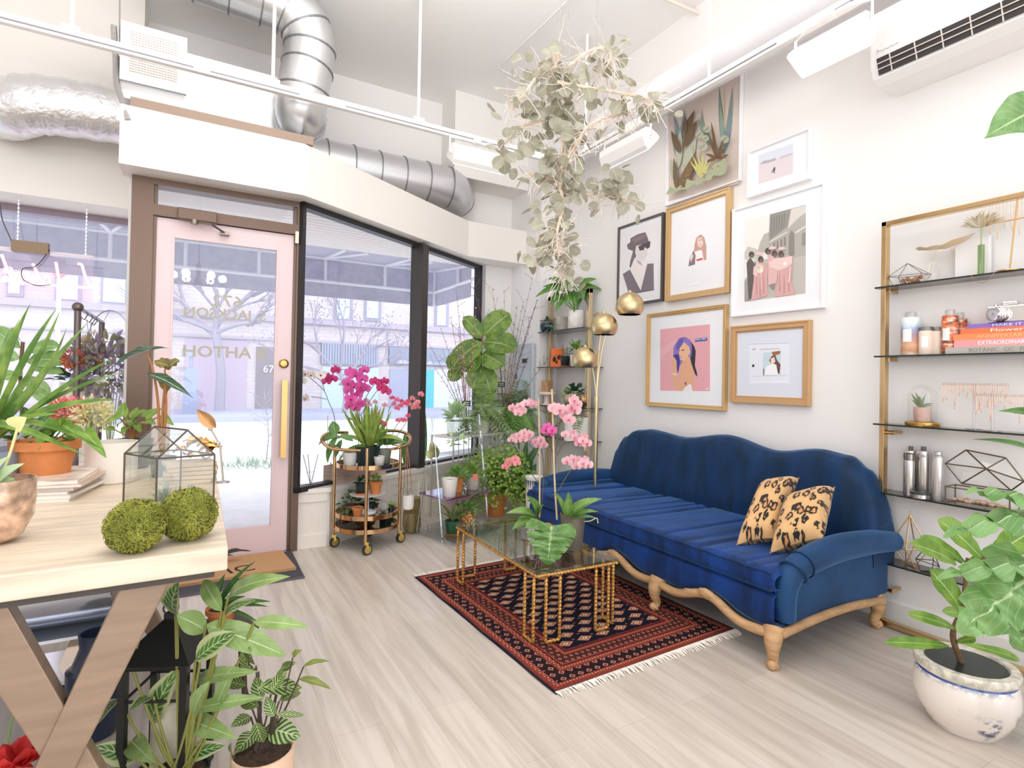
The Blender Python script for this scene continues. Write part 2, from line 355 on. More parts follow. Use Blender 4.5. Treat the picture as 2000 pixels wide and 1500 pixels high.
f = MB(); lk = pY(555, 710, DY); f.lathe([(.036, 0), (.036, .008), (.026, .014), (.024, .02), (.012, .022), (.0001, .022)], (lk.x, DY+.03, lk.z), 24, rot=Matrix.Rotation(R(90), 3, 'X'))
st('door_lock', f, mBrass, leaf_, True)
# lettering on the outside of the glass, so it reads mirrored from in here
def mirror_text(txt, xl, xr, yb, yt):
    a = pY(xl, yb, DY+.062); b = pY(xr, yb, DY+.062); t = pY((xl+xr)/2, yt, DY+.062).z
    mb = MB(); z = pY((xl+xr)/2, yb, DY+.062).z; add_text(mb, txt, (t-z)/.7, (b.x, DY+.062, z), (-1, 0, 0), (0, 0, 1), b.x-a.x, .003 if txt != '672' else .002); return mb
for nm, t, bx in (('street_number', '672', (414, 474, 599, 577)), ('street_name', 'S. JACKSON', (358, 519, 622, 604)), ('shop_name', 'B AHTOH', (357, 520, 698, 677))):
    st(nm, mirror_text(t, *bx), mGoldT, leaf_)
# hydraulic closer
f = MB(); c0 = pY(347, 416, DY-.03); c1 = pY(424, 428, DY-.03)
f.b2((c0.x, DY-.05, c1.z-.035), (c1.x, DY, c0.z+.04)); cl = st('door_closer', f, mBrz, dr); bevel(cl, .006)
f = MB(); e = pY(380, 428, DY-.03); e2 = pY(440, 451, DY-.09); f.tube([(e.x, DY-.06, e.z-.02), ((e.x+e2.x)/2+.01, DY-.12, e.z-.045), (e2.x, DY-.02, e2.z)], .008, 6); f.lathe([(.022, 0), (.022, .03)], (e.x, DY-.07, e.z-.045), 14); f.b2((e2.x-.03, DY-.03, e2.z-.012), (e2.x+.03, DY+.03, e2.z+.012))
st('closer_arm', f, M('closer_steel', '8f857d', .3, .9), dr)
f = MB(); q = pY(580, 464, DY-.01); f.b2((q.x-.012, DY-.02, q.z-.045), (q.x+.012, DY, q.z+.045)); st('door_sensor', f, M('ivory_plastic', 'f2e8c8', .5), dr)
# ---------------------------------------------------------------- bay window (right) and left window
w2 = bpy.data.objects.new('window_2', None); COL.objects.link(w2); w2.location = (1.9, 5.2, .46); w2['kind'] = 'structure'; ORG['window_2'] = V((1.9, 5.2, .46))
B0 = V((.735, 4.466, 0)); 
def bay(s, z, o=0): return B0+bd*s+bn*o+V((0, 0, z))
SB = 2.63; sm_ = (V((1.968, 5.226, 0))-B0).dot(bd)
f = MB()
def bar(s0, s1, z0, z1, o0=.06, o1=.14): f.extr([bay(s0, z0, o0), bay(s1, z0, o0), bay(s1, z1, o0), bay(s0, z1, o0)], bn*(o1-o0))
bar(0, SB, 2.655, 2.70); bar(0, SB, .45, .49); bar(0, .03, .45, 2.70); bar(SB-.05, SB, .45, 2.70)
st('window_frame', f, mBlk, w2)
f = MB(); bar(sm_-.045, sm_+.045, .45, 2.68, -.01, .14); st('mullion', f, M('mullion_bronze', '55504e', .35, .6), w2)
f = MB(); bar(.03, SB-.05, .49, 2.655, .095, .101); st('window_pane', f, mGlass, w2)
w1 = bpy.data.objects.new('window_1', None); COL.objects.link(w1); w1.location = (-2.3, YO, .45); w1['kind'] = 'structure'; ORG['window_1'] = V((-2.3, YO, .45))
f = MB(); f.b2((XL, YO, 2.635), (-.42, YO+.08, 2.69)); f.b2((XL, YO, .45), (-.42, YO+.08, .5)); f.b2((XL, YO, .45), (XL+.06, YO+.08, 2.69)); f.b2((-2.3, YO, .45), (-2.24, YO+.08, 2.69))
st('window_frame', f, M('purple_grey_frame', '8a7c86', .4, .3), w1)
st('window_pane', MB().b2((XL, YO+.04, .5), (-.42, YO+.046, 2.64)), mGlass, w1)
# ================================================================ OUTSIDE
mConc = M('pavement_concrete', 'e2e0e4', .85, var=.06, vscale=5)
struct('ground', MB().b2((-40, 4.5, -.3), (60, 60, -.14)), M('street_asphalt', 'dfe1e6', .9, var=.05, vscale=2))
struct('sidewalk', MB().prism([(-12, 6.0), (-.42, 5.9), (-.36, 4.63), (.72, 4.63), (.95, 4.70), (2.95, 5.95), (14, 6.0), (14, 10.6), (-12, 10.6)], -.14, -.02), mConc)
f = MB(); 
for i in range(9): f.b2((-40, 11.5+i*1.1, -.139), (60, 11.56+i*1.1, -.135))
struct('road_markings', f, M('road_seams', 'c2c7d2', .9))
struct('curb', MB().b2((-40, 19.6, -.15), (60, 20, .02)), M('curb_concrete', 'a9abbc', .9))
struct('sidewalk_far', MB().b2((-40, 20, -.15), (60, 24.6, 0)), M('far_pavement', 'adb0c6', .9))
# white slatted soffit over the recessed entrance
f = MB()
SF = fl(598, 478, 2.775).y; y = 4.68
while y < SF:
    xe = 1.0+(y-4.72)*1.6 if y < 6.0 else 4.2
    f.b2((-.36 if y < 6 else -6, y, 2.775), (min(xe, 4.2) if y < 6 else 4.2, min(y+.085, SF), 2.79)); y += .1
f.prism([(-.36, 4.63), (.72, 4.66), (2.96, 6.02), (4.2, 6.02), (4.2, SF), (-6, SF), (-6, 6.02), (-.36, 6.02)], 2.79, 2.82)
struct('trim_soffit', f, M('soffit_boards', 'fdf6ef', .6))
# awning: white tube frame under grey cloth
aw = thing('awning', 'grey cloth awning with white tube frame outside the shop windows', 'awning', (1, 6.1, 1.9))
YA = 7.5; u0 = pY(851.6, 528.8, YA); l0 = pY(853, 573, YA); v0 = pY(851.6, 599, YA); AX = u0.x
mCloth = leafmat('awning_cloth', 'c6c5d2', 'cfcdd6', None, .5, .8); mTube = M('white_tube', 'f8f8fc', .5)
f = MB(); xl = -7
f.extr([(xl, YA, u0.z), (AX, YA, u0.z), (AX, YA, v0.z), (xl, YA, v0.z)], (0, .012, 0))
f.extr([(AX, YA, u0.z), (AX, SF, 2.80), (AX, SF, v0.z), (AX, YA, v0.z)], (.012, 0, 0))
f.extr([(xl, YA, u0.z), (AX, YA, u0.z), (AX, SF, 2.80), (xl, SF, 2.80)], (0, 0, .012))
f.build('canopy_cloth', mCloth, aw, False)
f = MB(); tr_ = .022
f.tube([(xl, YA-.03, u0.z-.02), (AX-.03, YA-.03, u0.z-.02)], tr_, 6); f.tube([(xl, YA-.03, l0.z), (AX-.03, YA-.03, l0.z)], tr_, 6)
f.tube([(AX-.03, YA-.03, l0.z), (AX-.03, 6.1, l0.z)], tr_, 6); f.tube([(AX-.03, YA-.03, v0.z), (AX-.03, YA-.03, u0.z)], tr_, 6)
for px_ in (215, 635, 751):
    q = pY(px_, 520, YA).x
    f.tube([(q, YA-.03, l0.z), (q, YA-.03, u0.z-.02), (q, SF, 2.78)], tr_, 6); f.tube([(q, YA-.03, u0.z-.02), (q+.25, SF, 2.77)], tr_*.8, 6)
for px_ in (362, 505): q = pY(px_, 520, YA).x; f.tube([(q, YA-.03, l0.z), (q, YA-.03, u0.z-.02)], tr_, 6)
q = pX(895, 540, AX-.03); f.tube([(AX-.03, q.y, l0.z), (AX-.03, q.y, u0.z+.1)], tr_, 6); f.tube([(AX-.03, YA-.03, u0.z-.02), (AX-.03, SF, 2.78)], tr_, 6)
f.build('awning_frame', mTube, aw)
# brick building across the street
YF = 24.5
def wf(x, y): return pY(x, y, YF)
bl = thing('building', 'pale pink brick building across the street with shuttered shopfronts', 'building', (5, YF+.2, -.1))
def brick_mat():
    m = bpy.data.materials.new('pale_brick'); m.use_nodes = True; nt = m.node_tree; b = nt.nodes['Principled BSDF']; tc = nt.nodes.new('ShaderNodeTexCoord'); mp = nt.nodes.new('ShaderNodeMapping'); mp.inputs['Rotation'].default_value = (R(90), 0, 0)
    br = nt.nodes.new('ShaderNodeTexBrick'); br.inputs['Scale'].default_value = 1; br.inputs['Brick Width'].default_value = .42; br.inputs['Row Height'].default_value = .15; br.inputs['Mortar Size'].default_value = .018
    br.inputs['Color1'].default_value = (.68, .60, .60, 1); br.inputs['Color2'].default_value = (.63, .53, .52, 1); br.inputs['Mortar'].default_value = (.55, .52, .565, 1)
    nt.links.new(tc.outputs['Object'], mp.inputs[0]); nt.links.new(mp.outputs[0], br.inputs[0]); nt.links.new(br.outputs[0], b.inputs['Base Color']); b.inputs['Roughness'].default_value = .9; return m
MB().b2((-34, YF+.05, -.1), (46, YF+2, 14)).build('facade', brick_mat(), bl, False)
def panel(nm, x0, y0, x1, y1, mat, d=.08, z0=None):
    a, b = wf(x0, y0), wf(x1, y1); return MB().b2((a.x, YF+.05-d, b.z if z0 is None else z0), (b.x, YF+.06, a.z)).build(nm, mat, bl, False)
mBW = M('far_window_frame', 'a3a0b3', .6); mBG = M('far_window_glass', 'c9d3e2', .3); mShut = M('roller_shutter', 'a7acbd', .6)
for i, (x0, x1, yt, yb) in enumerate(((110, 158, 470, 592), (200, 250, 480, 598), (655, 688, 520, 630), (714, 744, 520, 628), (806, 828, 540, 640), (851, 876, 540, 642), (935, 950, 540, 650), (15, 45, 470, 580), (560, 590, 500, 620), (980, 1000, 560, 650))):
    w = panel('window', x0, yt, x1, yb, mBW, .06); a, b = wf(x0+4, yt), wf(x1-6, yb-6)
    g = MB(); zm = (a.z*.45+b.z*.55); g.b2((a.x, YF-.03, b.z), (b.x, YF-.02, zm-.06)); g.b2((a.x, YF-.03, zm+.06), (b.x, YF-.02, a.z)); g.build('pane', mBG, w, False)
f = MB(); za = wf(300, 607).z; f.b2((-34, YF-.12, za-.12), (46, YF+.06, za+.12)); zb_ = wf(300, 652).z; f.b2((-34, YF-.05, zb_-.04), (46, YF+.06, zb_+.04)); f.build('cornice', M('cornice_stone', 'b9afbc', .8), bl, False)
panel('garage_door', 362, 661, 479, 800, M('pink_garage_door', 'bfaebf', .7), .05, 0); panel('garage_door', 40, 650, 255, 800, M('pale_garage_door', 'c6b8c8', .7), .05, 0)
panel('entry_door', 501, 677, 540, 800, M('taupe_entry', '8f8289', .7), .04, 0)
f = MB(); a = wf(513, 727); add_text(f, '671', .42, (a.x, YF-.03, a.z), (1, 0, 0), (0, 0, 1)); f.build('house_number', M('white_sign_paint', 'f6f4fa', .6), bl, False)
def shutter(x0, y0, x1, y1, vert):
    f = MB(); a, b = wf(x0, y0), wf(x1, y1); n = 22
    for i in range(n):
        if vert: w_ = (b.x-a.x)/n; f.b2((a.x+i*w_, YF-.06, b.z), (a.x+i*w_+w_*.8, YF+.06, a.z))
        else: w_ = (a.z-b.z)/n; f.b2((a.x, YF-.06, b.z+i*w_), (b.x, YF+.06, b.z+i*w_+w_*.8))
    f.b2((a.x, YF-.02, b.z), (b.x, YF+.06, a.z)); f.build('shutter', mShut, bl, False)
shutter(628, 670, 738, 714, True); shutter(760, 677, 880, 716, False); panel('shop_window', 630, 716, 738, 812, M('shop_glass_blue', 'c4d4e8', .3), .05, 0)
panel('shop_window', 762, 720, 806, 812, M('shop_glass_grey', 'a7aabf', .3), .05, 0); panel('teal_door', 832, 722, 846, 812, M('teal_paint', '69bfd6', .5), .07, 0); panel('shop_door', 848, 722, 900, 812, M('pale_shop_door', 'd3d6e4', .5), .06, 0)
f = MB(); a, b = wf(773, 705), wf(872, 714); f.b2((a.x, YF-.12, b.z), (b.x, YF, a.z)); sg = f.build('shop_sign', M('shop_sign_board', 'a9adc2', .6), bl, False)
f = MB(); add_text(f, 'SEATTLE', .17, (a.x+.1, YF-.13, b.z+.05), (1, 0, 0), (0, 0, 1), 1.6); f.build('sign_lettering', M('white_sign_paint', 'f6f4fa', .6), sg, False)
for i in range(3): MB().tube([(-30, YF-2-i*.3, 6.3-i*.42), (12, YF-2.4, 5.75-i*.36), (44, YF-2, 6.2-i*.4)], .02, 4).build('overhead_wire', M('wire_grey', '8f8da6', .7), bl)
# street trees
def tree(px0, base_y, fork_y, label, seed, wd, leafy):
    rn = random.Random(seed); b = fl(px0, base_y, -.1); d = dep(b)
    t = thing('street_tree', label, 'tree', b, 'bare street trees across the road'); tr = MB(); tips = []
    top = at(px0-8, fork_y, d); tr.tube(spline([b, (b+top)/2+V((.12, 0, 0)), top], 5), [wd*(1-.03*i) for i in range(11)], 8)
    def br(p, dr_, L, r, lv):
        q = p+dr_*L; mid = (p+q)/2+V((rn.uniform(-.1, .1), rn.uniform(-.1, .1), rn.uniform(0, .15)))*L; tr.tube(bez(p, mid, q, 4), [r, r*.9, r*.8, r*.7, r*.55], 5)
        tips.append(q)
        if lv > 0:
            for _ in range(3):
                nd = (dr_+V((rn.uniform(-.75, .75), rn.uniform(-.6, .6), rn.uniform(-.2, .6)))).normalized(); br(p+(q-p)*rn.uniform(.45, 1), nd, L*rn.uniform(.55, .8), r*.55, lv-1)
    for k_ in range(5):
        an = -1.2+k_*.6; br(top-V((0, 0, rn.uniform(0, .6))), V((math.sin(an)*1.1, rn.uniform(-.5, .5), math.cos(an)*.9)).normalized(), 1.7, wd*.55, 3)
    tr.build('branches', M('street_bark', 'a39cab', .9), t)
    if leafy:
        lf = MB()
        for p in tips:
            for _ in range(leafy):
                c = p+V((rn.uniform(-.35, .35), rn.uniform(-.35, .35), rn.uniform(-.3, .3))); dd = V((rn.uniform(-1, 1), rn.uniform(-1, 1), rn.uniform(-1, 1))).normalized()*.09; lf.leaf(c, c+dd, .06, (rn.uniform(-1, 1), -1, .3), 0, 'ovate', 0, 2)
        o = lf.build('buds', M('dark_buds', '8f91a8', .8), t); o['kind'] = 'stuff'
tree(428, 808, 640, 'bare street tree with thick trunk seen through the glass door', 3, .19, 0)
tree(672, 812, 722, 'budding forked street tree seen through the bay window behind the pink orchids', 5, .10, 2)
f = MB(); q = fl(371, 808, 0); f.tube([q, q+V((0, 0, 1.95))], .05, 8); f.b2((q.x-.22, q.y-.2, 0), (q.x+.22, q.y+.2, 1.55)); f.b2((q.x-.3, q.y-.1, 1.95), (q.x+.1, q.y+.1, 2.2))
tag(f.build('parking_meter', M('meter_grey', '9aa0b8', .5)), 'grey parking post with a box on the far pavement beside the bare tree', 'parking meter')
f = MB(); q = fl(108, 812, 0); f.tube([q, q+V((0, 0, 4.2))], .06, 8); o_ = thing('street_lamp', 'white street lamp post with orange lantern beyond the left window', 'street lamp', q); f.build('post', M('white_post', 'e9e6f2', .5), o_)
f = MB(); f.lathe([(.05, 4.2), (.16, 4.3), (.27, 5.2), (.3, 5.22), (.3, 5.3), (.02, 5.5)], (q.x, q.y, 0), 8); f.build('lantern', M('orange_lantern', 'f0a596', .5), o_)
# ================================================================ OVERHEAD
mGalv = M('galvanised_steel', 'd8d9da', .3, .85, bump=.15, bscale=9); mFoil = M('crinkled_foil', 'e6e7ea', .26, .8, bump=1.0, bscale=26)
mWhite = M('white_enamel', 'f6f3f0', .4); mRib = M('duct_seam', '8f9196', .4, .8)
def duct(path, r, step, n=24):
    mb = MB(); mb.tube(path, r, n); rg = MB(); acc = 0; last = V(path[0])
    for i in range(1, len(path)):
        p = V(path[i]); acc += (p-last).length
        if acc > step: 
            t = (p-last).normalized(); rg.tube([p-t*.006, p+t*.006], r*1.035, n); acc = 0
        last = p
    return mb, rg
# heating plenum standing on the bulkhead
pl = thing('heating_plenum', 'galvanised heating plenum box with white grille standing on the bulkhead over the door', 'air duct', (.15, 4.8, 3.085))
PX0, PX1 = -.40, .74; zt_ = pY(450, 126, 4.85).z
MB().b2((PX0+.03, 4.85, 3.15), (PX1-.06, 5.5, zt_)).build('box', mGalv, pl, False)
f = MB(); f.b2((PX0, 4.37, 3.088), (PX1, 5.5, 3.15)); f.build('tray', M('brown_steel', '9b8778', .45, .4), pl, False)
f = MB(); f.extr([(PX0+.02, 4.40, 3.15), (PX1-.02, 4.40, 3.15), (PX1-.06, 4.85, 3.30), (PX0+.02, 4.85, 3.30)], (0, .02, .01)); f.build('sloped_flashing', mGalv, pl, False)
GY = 4.52; a = pY(236, 43, GY); b = pY(366, 76, GY); c = pY(366, 182, GY); e = pY(238, 208, GY)
gx0_, gx1_, gz1_, gz0_ = a.x, b.x, (a.z+b.z)/2+.01, c.z-.01
f = MB(); f.b2((gx0_+.01, GY+.02, c.z-.12), (gx1_-.01, 4.86, gz1_-.01)); f.build('grille_neck', mGalv, pl, False)
f = MB(); w = .055
f.b2((gx0_, GY, gz0_), (gx0_+w, GY+.03, gz1_)); f.b2((gx1_-w, GY, gz0_), (gx1_, GY+.03, gz1_)); f.b2((gx0_+w, GY, gz1_-w), (gx1_-w, GY+.03, gz1_)); f.b2((gx0_+w, GY, gz0_), (gx1_-w, GY+.03, gz0_+w))
g = f.build('grille_frame', mWhite, pl, False)
f = MB(); nz = 17
for i in range(nz): z = gz0_+w+(gz1_-gz0_-2*w)*(i+.5)/nz; f.b2((gx0_+w, GY+.004, z-.006), (gx1_-w, GY+.02, z+.006))
for i in range(16): x = gx0_+w+(gx1_-gx0_-2*w)*(i+.5)/16; f.b2((x-.004, GY+.008, gz0_+w), (x+.004, GY+.024, gz1_-w))
f.build('louvres', M('grille_slats', 'efe6df', .5), g, False)
MB().b2((gx0_+w, GY+.024, gz0_+w), (gx1_-w, GY+.028, gz1_-w)).build('grille_shade_sheet', M('grille_dark', '7d6c66', .8), g, False)  # dark sheet put in for the shade behind the louvres
# round elbow duct up from the plenum
DYC = 4.66
pth = spline([pY(590, 236, 4.9), pY(588, 222, DYC+.05), pY(594, 170, DYC), pY(603, 120, DYC), pY(604, 78, DYC), pY(585, 38, DYC), pY(545, 8, DYC), pY(470, -22, DYC), pY(330, -75, DYC)], 6)
t = thing('elbow_duct', 'shiny round metal elbow duct rising from the plenum above the door', 'air duct', pth[0]); d_, rg = duct(pth, .195, .16); d_.build('pipe', mGalv, t); rg.build('seams', mRib, t)
# spiral duct lying behind the bulkhead along the bay
e_ = pY(873, 366, 5.60); pth = [V((.80+(e_.x-.80)*i/12, 5.60, e_.z)) for i in range(13)]; pth += [e_+V((.07, .02, -.02)), e_+V((.13, .07, -.04)), e_+V((.16, .15, -.06))]
t = thing('spiral_duct', 'round spiral metal duct lying along the top of the bay bulkhead', 'air duct', e_); d_, rg = duct(pth, .215, .17); d_.build('pipe', M('spiral_steel', 'd6d7da', .33, .75, bump=.1, bscale=12), t); rg.build('seams', mRib, t)
# foil duct over the left window
pth = spline([pY(290, 236, 5.1), pY(235, 228, 5.1), pY(160, 215, 5.1), pY(90, 206, 5.1), pY(50, 206, 5.1), pY(26, 212, 5.15), pY(12, 216, 5.3), pY(10, 218, 5.46)], 5)
t = MB(); t.tube(pth, [.20+.006*math.sin(i*1.7) for i in range(len(pth))], 26); tag(t.build('foil_duct', mFoil), 'fat crinkled silver foil duct above the left window', 'air duct')
f = MB(); f.tube(spline([pY(222, 50, 4.6), pY(226, 120, 4.6), pY(228, 165, 4.5), pY(240, 200, 4.4), pY(250, 235, 4.36)], 6), .018, 8); f.b2(tuple(pY(224, 150, 4.62)), tuple(pY(236, 120, 4.7)))
tag(f.build('conduit', M('flex_conduit', 'b5b2b0', .4, .6, bump=.6, bscale=120)), 'grey flexible conduit beside the white grille', 'conduit')
f = MB(); f.tube([pY(234, -60, 4.6), pY(234, 85, 4.6)], .006, 6); tag(f.build('hanger_rod', M('grey_rod', 'a9a7a6', .4, .6)), 'thin grey hanger rod above the white grille', 'rod')
# lighting track
TZ, TX, TY = 3.405, 3.0, 4.29
t = thing('lighting_track', 'white lighting track hung on rods across the shop and along the picture wall', 'track', (TX, TY, TZ))
f = MB(); f.b2((-3.6, TY-.02, TZ-.03), (TX+.02, TY+.02, TZ+.03)); f.b2((TX-.02, -1.4, TZ-.03), (TX+.02, TY+.02, TZ+.03)); f.build('rail', mWhite, t, False)
f = MB()
for x0, x1 in ((-3.5, -.05), (.05, .62), (.95, 2.55)): f.b2((x0, TY-.024, TZ-.012), (x1, TY-.018, TZ-.004))
for y0, y1 in ((.9, 1.75), (2.1, 3.2), (3.45, 4.1)): f.b2((TX-.024, y0, TZ-.012), (TX-.018, y1, TZ-.004))
f.build('slot', M('track_slot', '8d8a93', .5), t, False)
for px_, py_ in ((140, 60), (533, 155), (817, 230)):
    x = pY(px_, py_, TY).x; f = MB(); f.tube([(x, TY, TZ+.02), (x, TY, ZC)], .012, 8); f.b2((x-.045, TY-.025, TZ+.02), (x+.045, TY+.025, TZ+.055)); f.build('rod', mWhite, t, False)
for py_ in (4.0, 2.62, .6): f = MB(); f.tube([(TX, py_, TZ+.02), (TX, py_, ZC)], .012, 8); f.build('rod', mWhite, t, False)
mLamp = M('lamp_diffuser', 'fffaf2', .5, emit=3.2)
def tracklight(p, ax, tilt, L, label, w=.17):
    """trough wall-washer: ax runs along the track, tilt is the way its face looks"""
    ax = V(ax); nz = V(tilt).normalized(); sd = ax.cross(nz).normalized(); p = V(p); o = thing('track_light', label, 'track light', p, 'white wall-washer track lights')
    prof = [(-.5, .0), (-.5, .22), (-.34, .62), (-.12, .8), (.12, .8), (.34, .62), (.5, .22), (.5, .0)]
    f = MB(); f.extr([p-ax*L/2+sd*(x*w)-nz*(y*w) for x, y in prof], ax*L); bevel(f.build('housing', mWhite, o, False), .004)
    f = MB(); q = p+nz*.003
    f.extr([q-ax*(L/2-.012)-sd*w*.44, q+ax*(L/2-.012)-sd*w*.44, q+ax*(L/2-.012)+sd*w*.44, q-ax*(L/2-.012)+sd*w*.44], nz*.002); f.build('diffuser', mLamp, o, False)
    f = MB()
    for e in (-1, 1):
        b0 = p+ax*(e*(L/2+.012))-nz*w*.4; f.tube([b0-V((0, 0, .0)), b0+V((0, 0, .12)), V((p.x, p.y, p.z+.2))+ax*(e*.1)], .009, 6); f.lathe([(.02, 0), (.02, .012)], b0, 10, rot=ax.to_track_quat('Z', 'Y').to_matrix())
    top = V((p.x, p.y, p.z+.2)); f.b2(top-V((.03, .03, .015)), top+V((.03, .03, .02))); f.tube([top-ax*.12, top+ax*.12], .01, 6); f.build('bracket', mWhite, o, False)
p = pY(930, 318, TY-.02); tracklight((p.x, TY-.02, TZ-.23), (1, 0, 0), (.0, .75, -1), .50, 'white track light by the end of the silver spiral duct')
p = pX(1232, 290, TX); tracklight((TX+.0, p.y, TZ-.23), (0, 1, 0), (1.0, 0, -1), .52, 'white track light left of the botanical print')
p = pX(1632, 85, TX); tracklight((TX-.02, p.y+.03, TZ-.22), (0, 1, 0), (-.55, .0, -1), .40, 'large white track light nearest the air conditioner')
# chandeliers in the back of the shop, seen as reflections in the door glass
def chandelier(c, label):
    t = thing('chandelier', label, 'chandelier', c, 'crystal chandeliers'); c = V(c); f = MB(); f.tube([c+V((0, 0, .25)), V((c.x, c.y, ZC))], .006, 6); f.lathe([(.02, -.05), (.05, 0), (.02, .06), (.03, .2), (.012, .25)], c, 14)
    for i in range(6):
        d = V((math.cos(i*PI/3), math.sin(i*PI/3), 0)); f.tube(bez(c, c+d*.18+V((0, 0, -.12)), c+d*.27-V((0, 0, .02)), 8), .007, 6); f.lathe([(.03, -.02), (.032, -.015), (.012, -.012), (.010, .0)], c+d*.27, 12)
    f.build('arms', mBrass, t); f = MB(); r2 = random.Random(3)
    for i in range(60): a = r2.uniform(0, 2*PI); q = r2.uniform(.03, .26); f.ball(c+V((q*math.cos(a), q*math.sin(a), -.06-.1*r2.random()+.3*(.26-q))), .009, 6)
    f.build('crystals', glassy('crystal', 'ffffff', .25), t)
chandelier(CHAND[0], 'crystal chandelier mirrored in the door glass behind the lettering'); chandelier(CHAND[1], 'second crystal chandelier hanging in the far left of the shop')
# white duct along the top of the right wall, sprinkler pipe
q = pX(1300, 184, 3.28)
f = MB(); f.tube([(3.28, YB+.1, q.z), (3.28, 4.9, q.z)], .15, 24); tag(f.build('ceiling_duct', M('white_painted_duct', 'efedf0', .5)), 'long white painted duct high along the picture wall', 'air duct')
f = MB(); f.tube(spline([fl(1180, -75, 4.40), fl(1110, 0, 4.40), fl(985, 122, 4.40), fl(978, 134, 4.40), fl(990, 142, 4.40), fl(1040, 162, 4.40)], 4), .011, 6); tag(f.build('sprinkler_pipe', M('white_pipe', 'e6e2e0', .5)), 'thin white pipe bending across the ceiling behind the eucalyptus', 'pipe')
f = MB(); f.tube([fl(1270, -15, 4.40), fl(1370, 28, 4.40), fl(1455, 70, 4.40)], .016, 6); tag(f.build('ceiling_pipe', M('cream_pipe', 'f1e2d6', .5)), 'short cream pipe on the ceiling above the botanical print', 'pipe')
# air conditioner
t = thing('air_conditioner', 'white wall air conditioner with open dark louvre slot', 'air conditioner', (3.4, .9, 3.05))
prof = [(3.54, 3.05), (3.33, 3.045), (3.275, 3.07), (3.245, 3.13), (3.235, 3.42), (3.30, 3.45), (3.54, 3.45)]
f = MB(); f.extr([(x, 1.70, z) for x, z in prof], (0, -1.5, 0)); f.build('casing', mWhite, t, False)
f = MB(); f.extr([(3.268, 1.665, 3.085), (3.238, 1.665, 3.16), (3.232, 1.665, 3.163), (3.262, 1.665, 3.08)], (0, -1.4, 0)); f.build('outlet', M('outlet_dark', '3a3838', .5), t, False)
f = MB()
for k_ in (.33, .68): f.box((3.268-.032*k_-.008, .965, 3.083+.078*k_), (.016, 1.4, .005), mat=Matrix.Rotation(R(-25), 3, 'Y'))
for i in range(12): f.extr([(3.262, 1.60-i*.12, 3.08), (3.232, 1.60-i*.12, 3.163), (3.228, 1.60-i*.12, 3.16), (3.258, 1.60-i*.12, 3.078)], (0, -.005, 0))
f.build('vanes', M('vane_plastic', 'eadfd6', .4), t, False)
f = MB(); pts = [V((3.236, 1.655-.009*i, 3.20+.005*math.sin(i*2.1))) for i in range(12)]; f.tube([V((3.236, 1.665, 3.19)), V((3.236, 1.66, 3.215))]+pts, .0014, 4); f.build('script_mark', M('grey_print', 'a8a2a0', .5), t)
# hanging eucalyptus
def EU(x, y, o=0): return at(x, y, 2.95+o)
eu = thing('hanging_eucalyptus', 'pale branch with dried silver eucalyptus leaves hanging on wires from the ceiling', 'hanging plant', EU(1100, 500))
f = MB()
for x0, y0, x1, y1 in ((1097, -30, 1090, 85), (1107, -30, 1108, 150), (1111, -30, 1112, 170), (1168, -30, 1166, 95)): a, b = EU(x0, y0, .0), EU(x1, y1, 0); f.tube([V((a.x, a.y, ZC)), a, b], .0022, 5)
f.build('wires', M('steel_wire', 'b4b0ae', .4, .7), eu)
rn = random.Random(11); f = MB(); lf = MB(); tw = MB()
main = [[(1085, 100), (1090, 160), (1110, 210), (1100, 280), (1090, 340), (1100, 400), (1085, 460), (1095, 500)], [(1090, 160), (1140, 170), (1200, 180), (1250, 190), (1275, 205)], [(1105, 230), (1060, 235), (1015, 250), (985, 280)], [(1095, 330), (1130, 270), (1160, 240), (1200, 225), (1235, 220)], [(1095, 400), (1130, 375), (1165, 385), (1200, 380), (1235, 400)], [(1100, 360), (1060, 345), (1030, 340)],
        [(1085, 130), (1050, 150), (1020, 190), (990, 200)], [(1110, 130), (1150, 100), (1190, 95), (1190, 120), (1170, 140)], [(1090, 440), (1060, 470), (1045, 520)], [(1095, 460), (1100, 500), (1100, 540), (1095, 520)]]
def leaf_at(p, sz):
    d = V((rn.uniform(-1, 1), rn.uniform(-1, 1), rn.uniform(-.9, .5))).normalized(); n = (-FW*1.1+V((rn.uniform(-.9, .9), rn.uniform(-.9, .9), rn.uniform(-.4, .9)))).normalized()
    lf.leaf(p, p+d*sz, sz*rn.uniform(.85, 1.05), n, rn.uniform(-.1, .15), 'round', rn.uniform(0, .2), 6)
for bi, pts in enumerate(main):
    o = 0; q = []
    for i, (x, y) in enumerate(pts): o += rn.uniform(-.06, .06); q.append(EU(x+rn.uniform(-3, 3), y, o))
    sp = spline(q, 5); r0 = .017 if bi == 0 else .010; f.tube(sp, [max(.003, r0*(1-.7*i/len(sp))) for i in range(len(sp))], 6)
    for p in sp:
        for _ in range(4):
            d = V((rn.uniform(-1, 1), rn.uniform(-1, 1), rn.uniform(-1.2, .5))).normalized(); L = rn.uniform(.05, .17); e = p+d*L; tw.tube(bez(p, (p+e)/2+V((rn.uniform(-.02, .02), 0, rn.uniform(-.02, .03))), e, 3), .0018, 4)
        if rn.random() < (.95 if bi in (0, 1, 2, 4, 6) else .6): leaf_at(p+V((rn.uniform(-.1, .1), rn.uniform(-.1, .1), rn.uniform(-.08, .08))), rn.uniform(.045, .075))
        if rn.random() < (.95 if bi == 0 else .35): leaf_at(p+V((rn.uniform(-.14, .14), rn.uniform(-.1, .1), rn.uniform(-.05, .05))), rn.uniform(.05, .075))
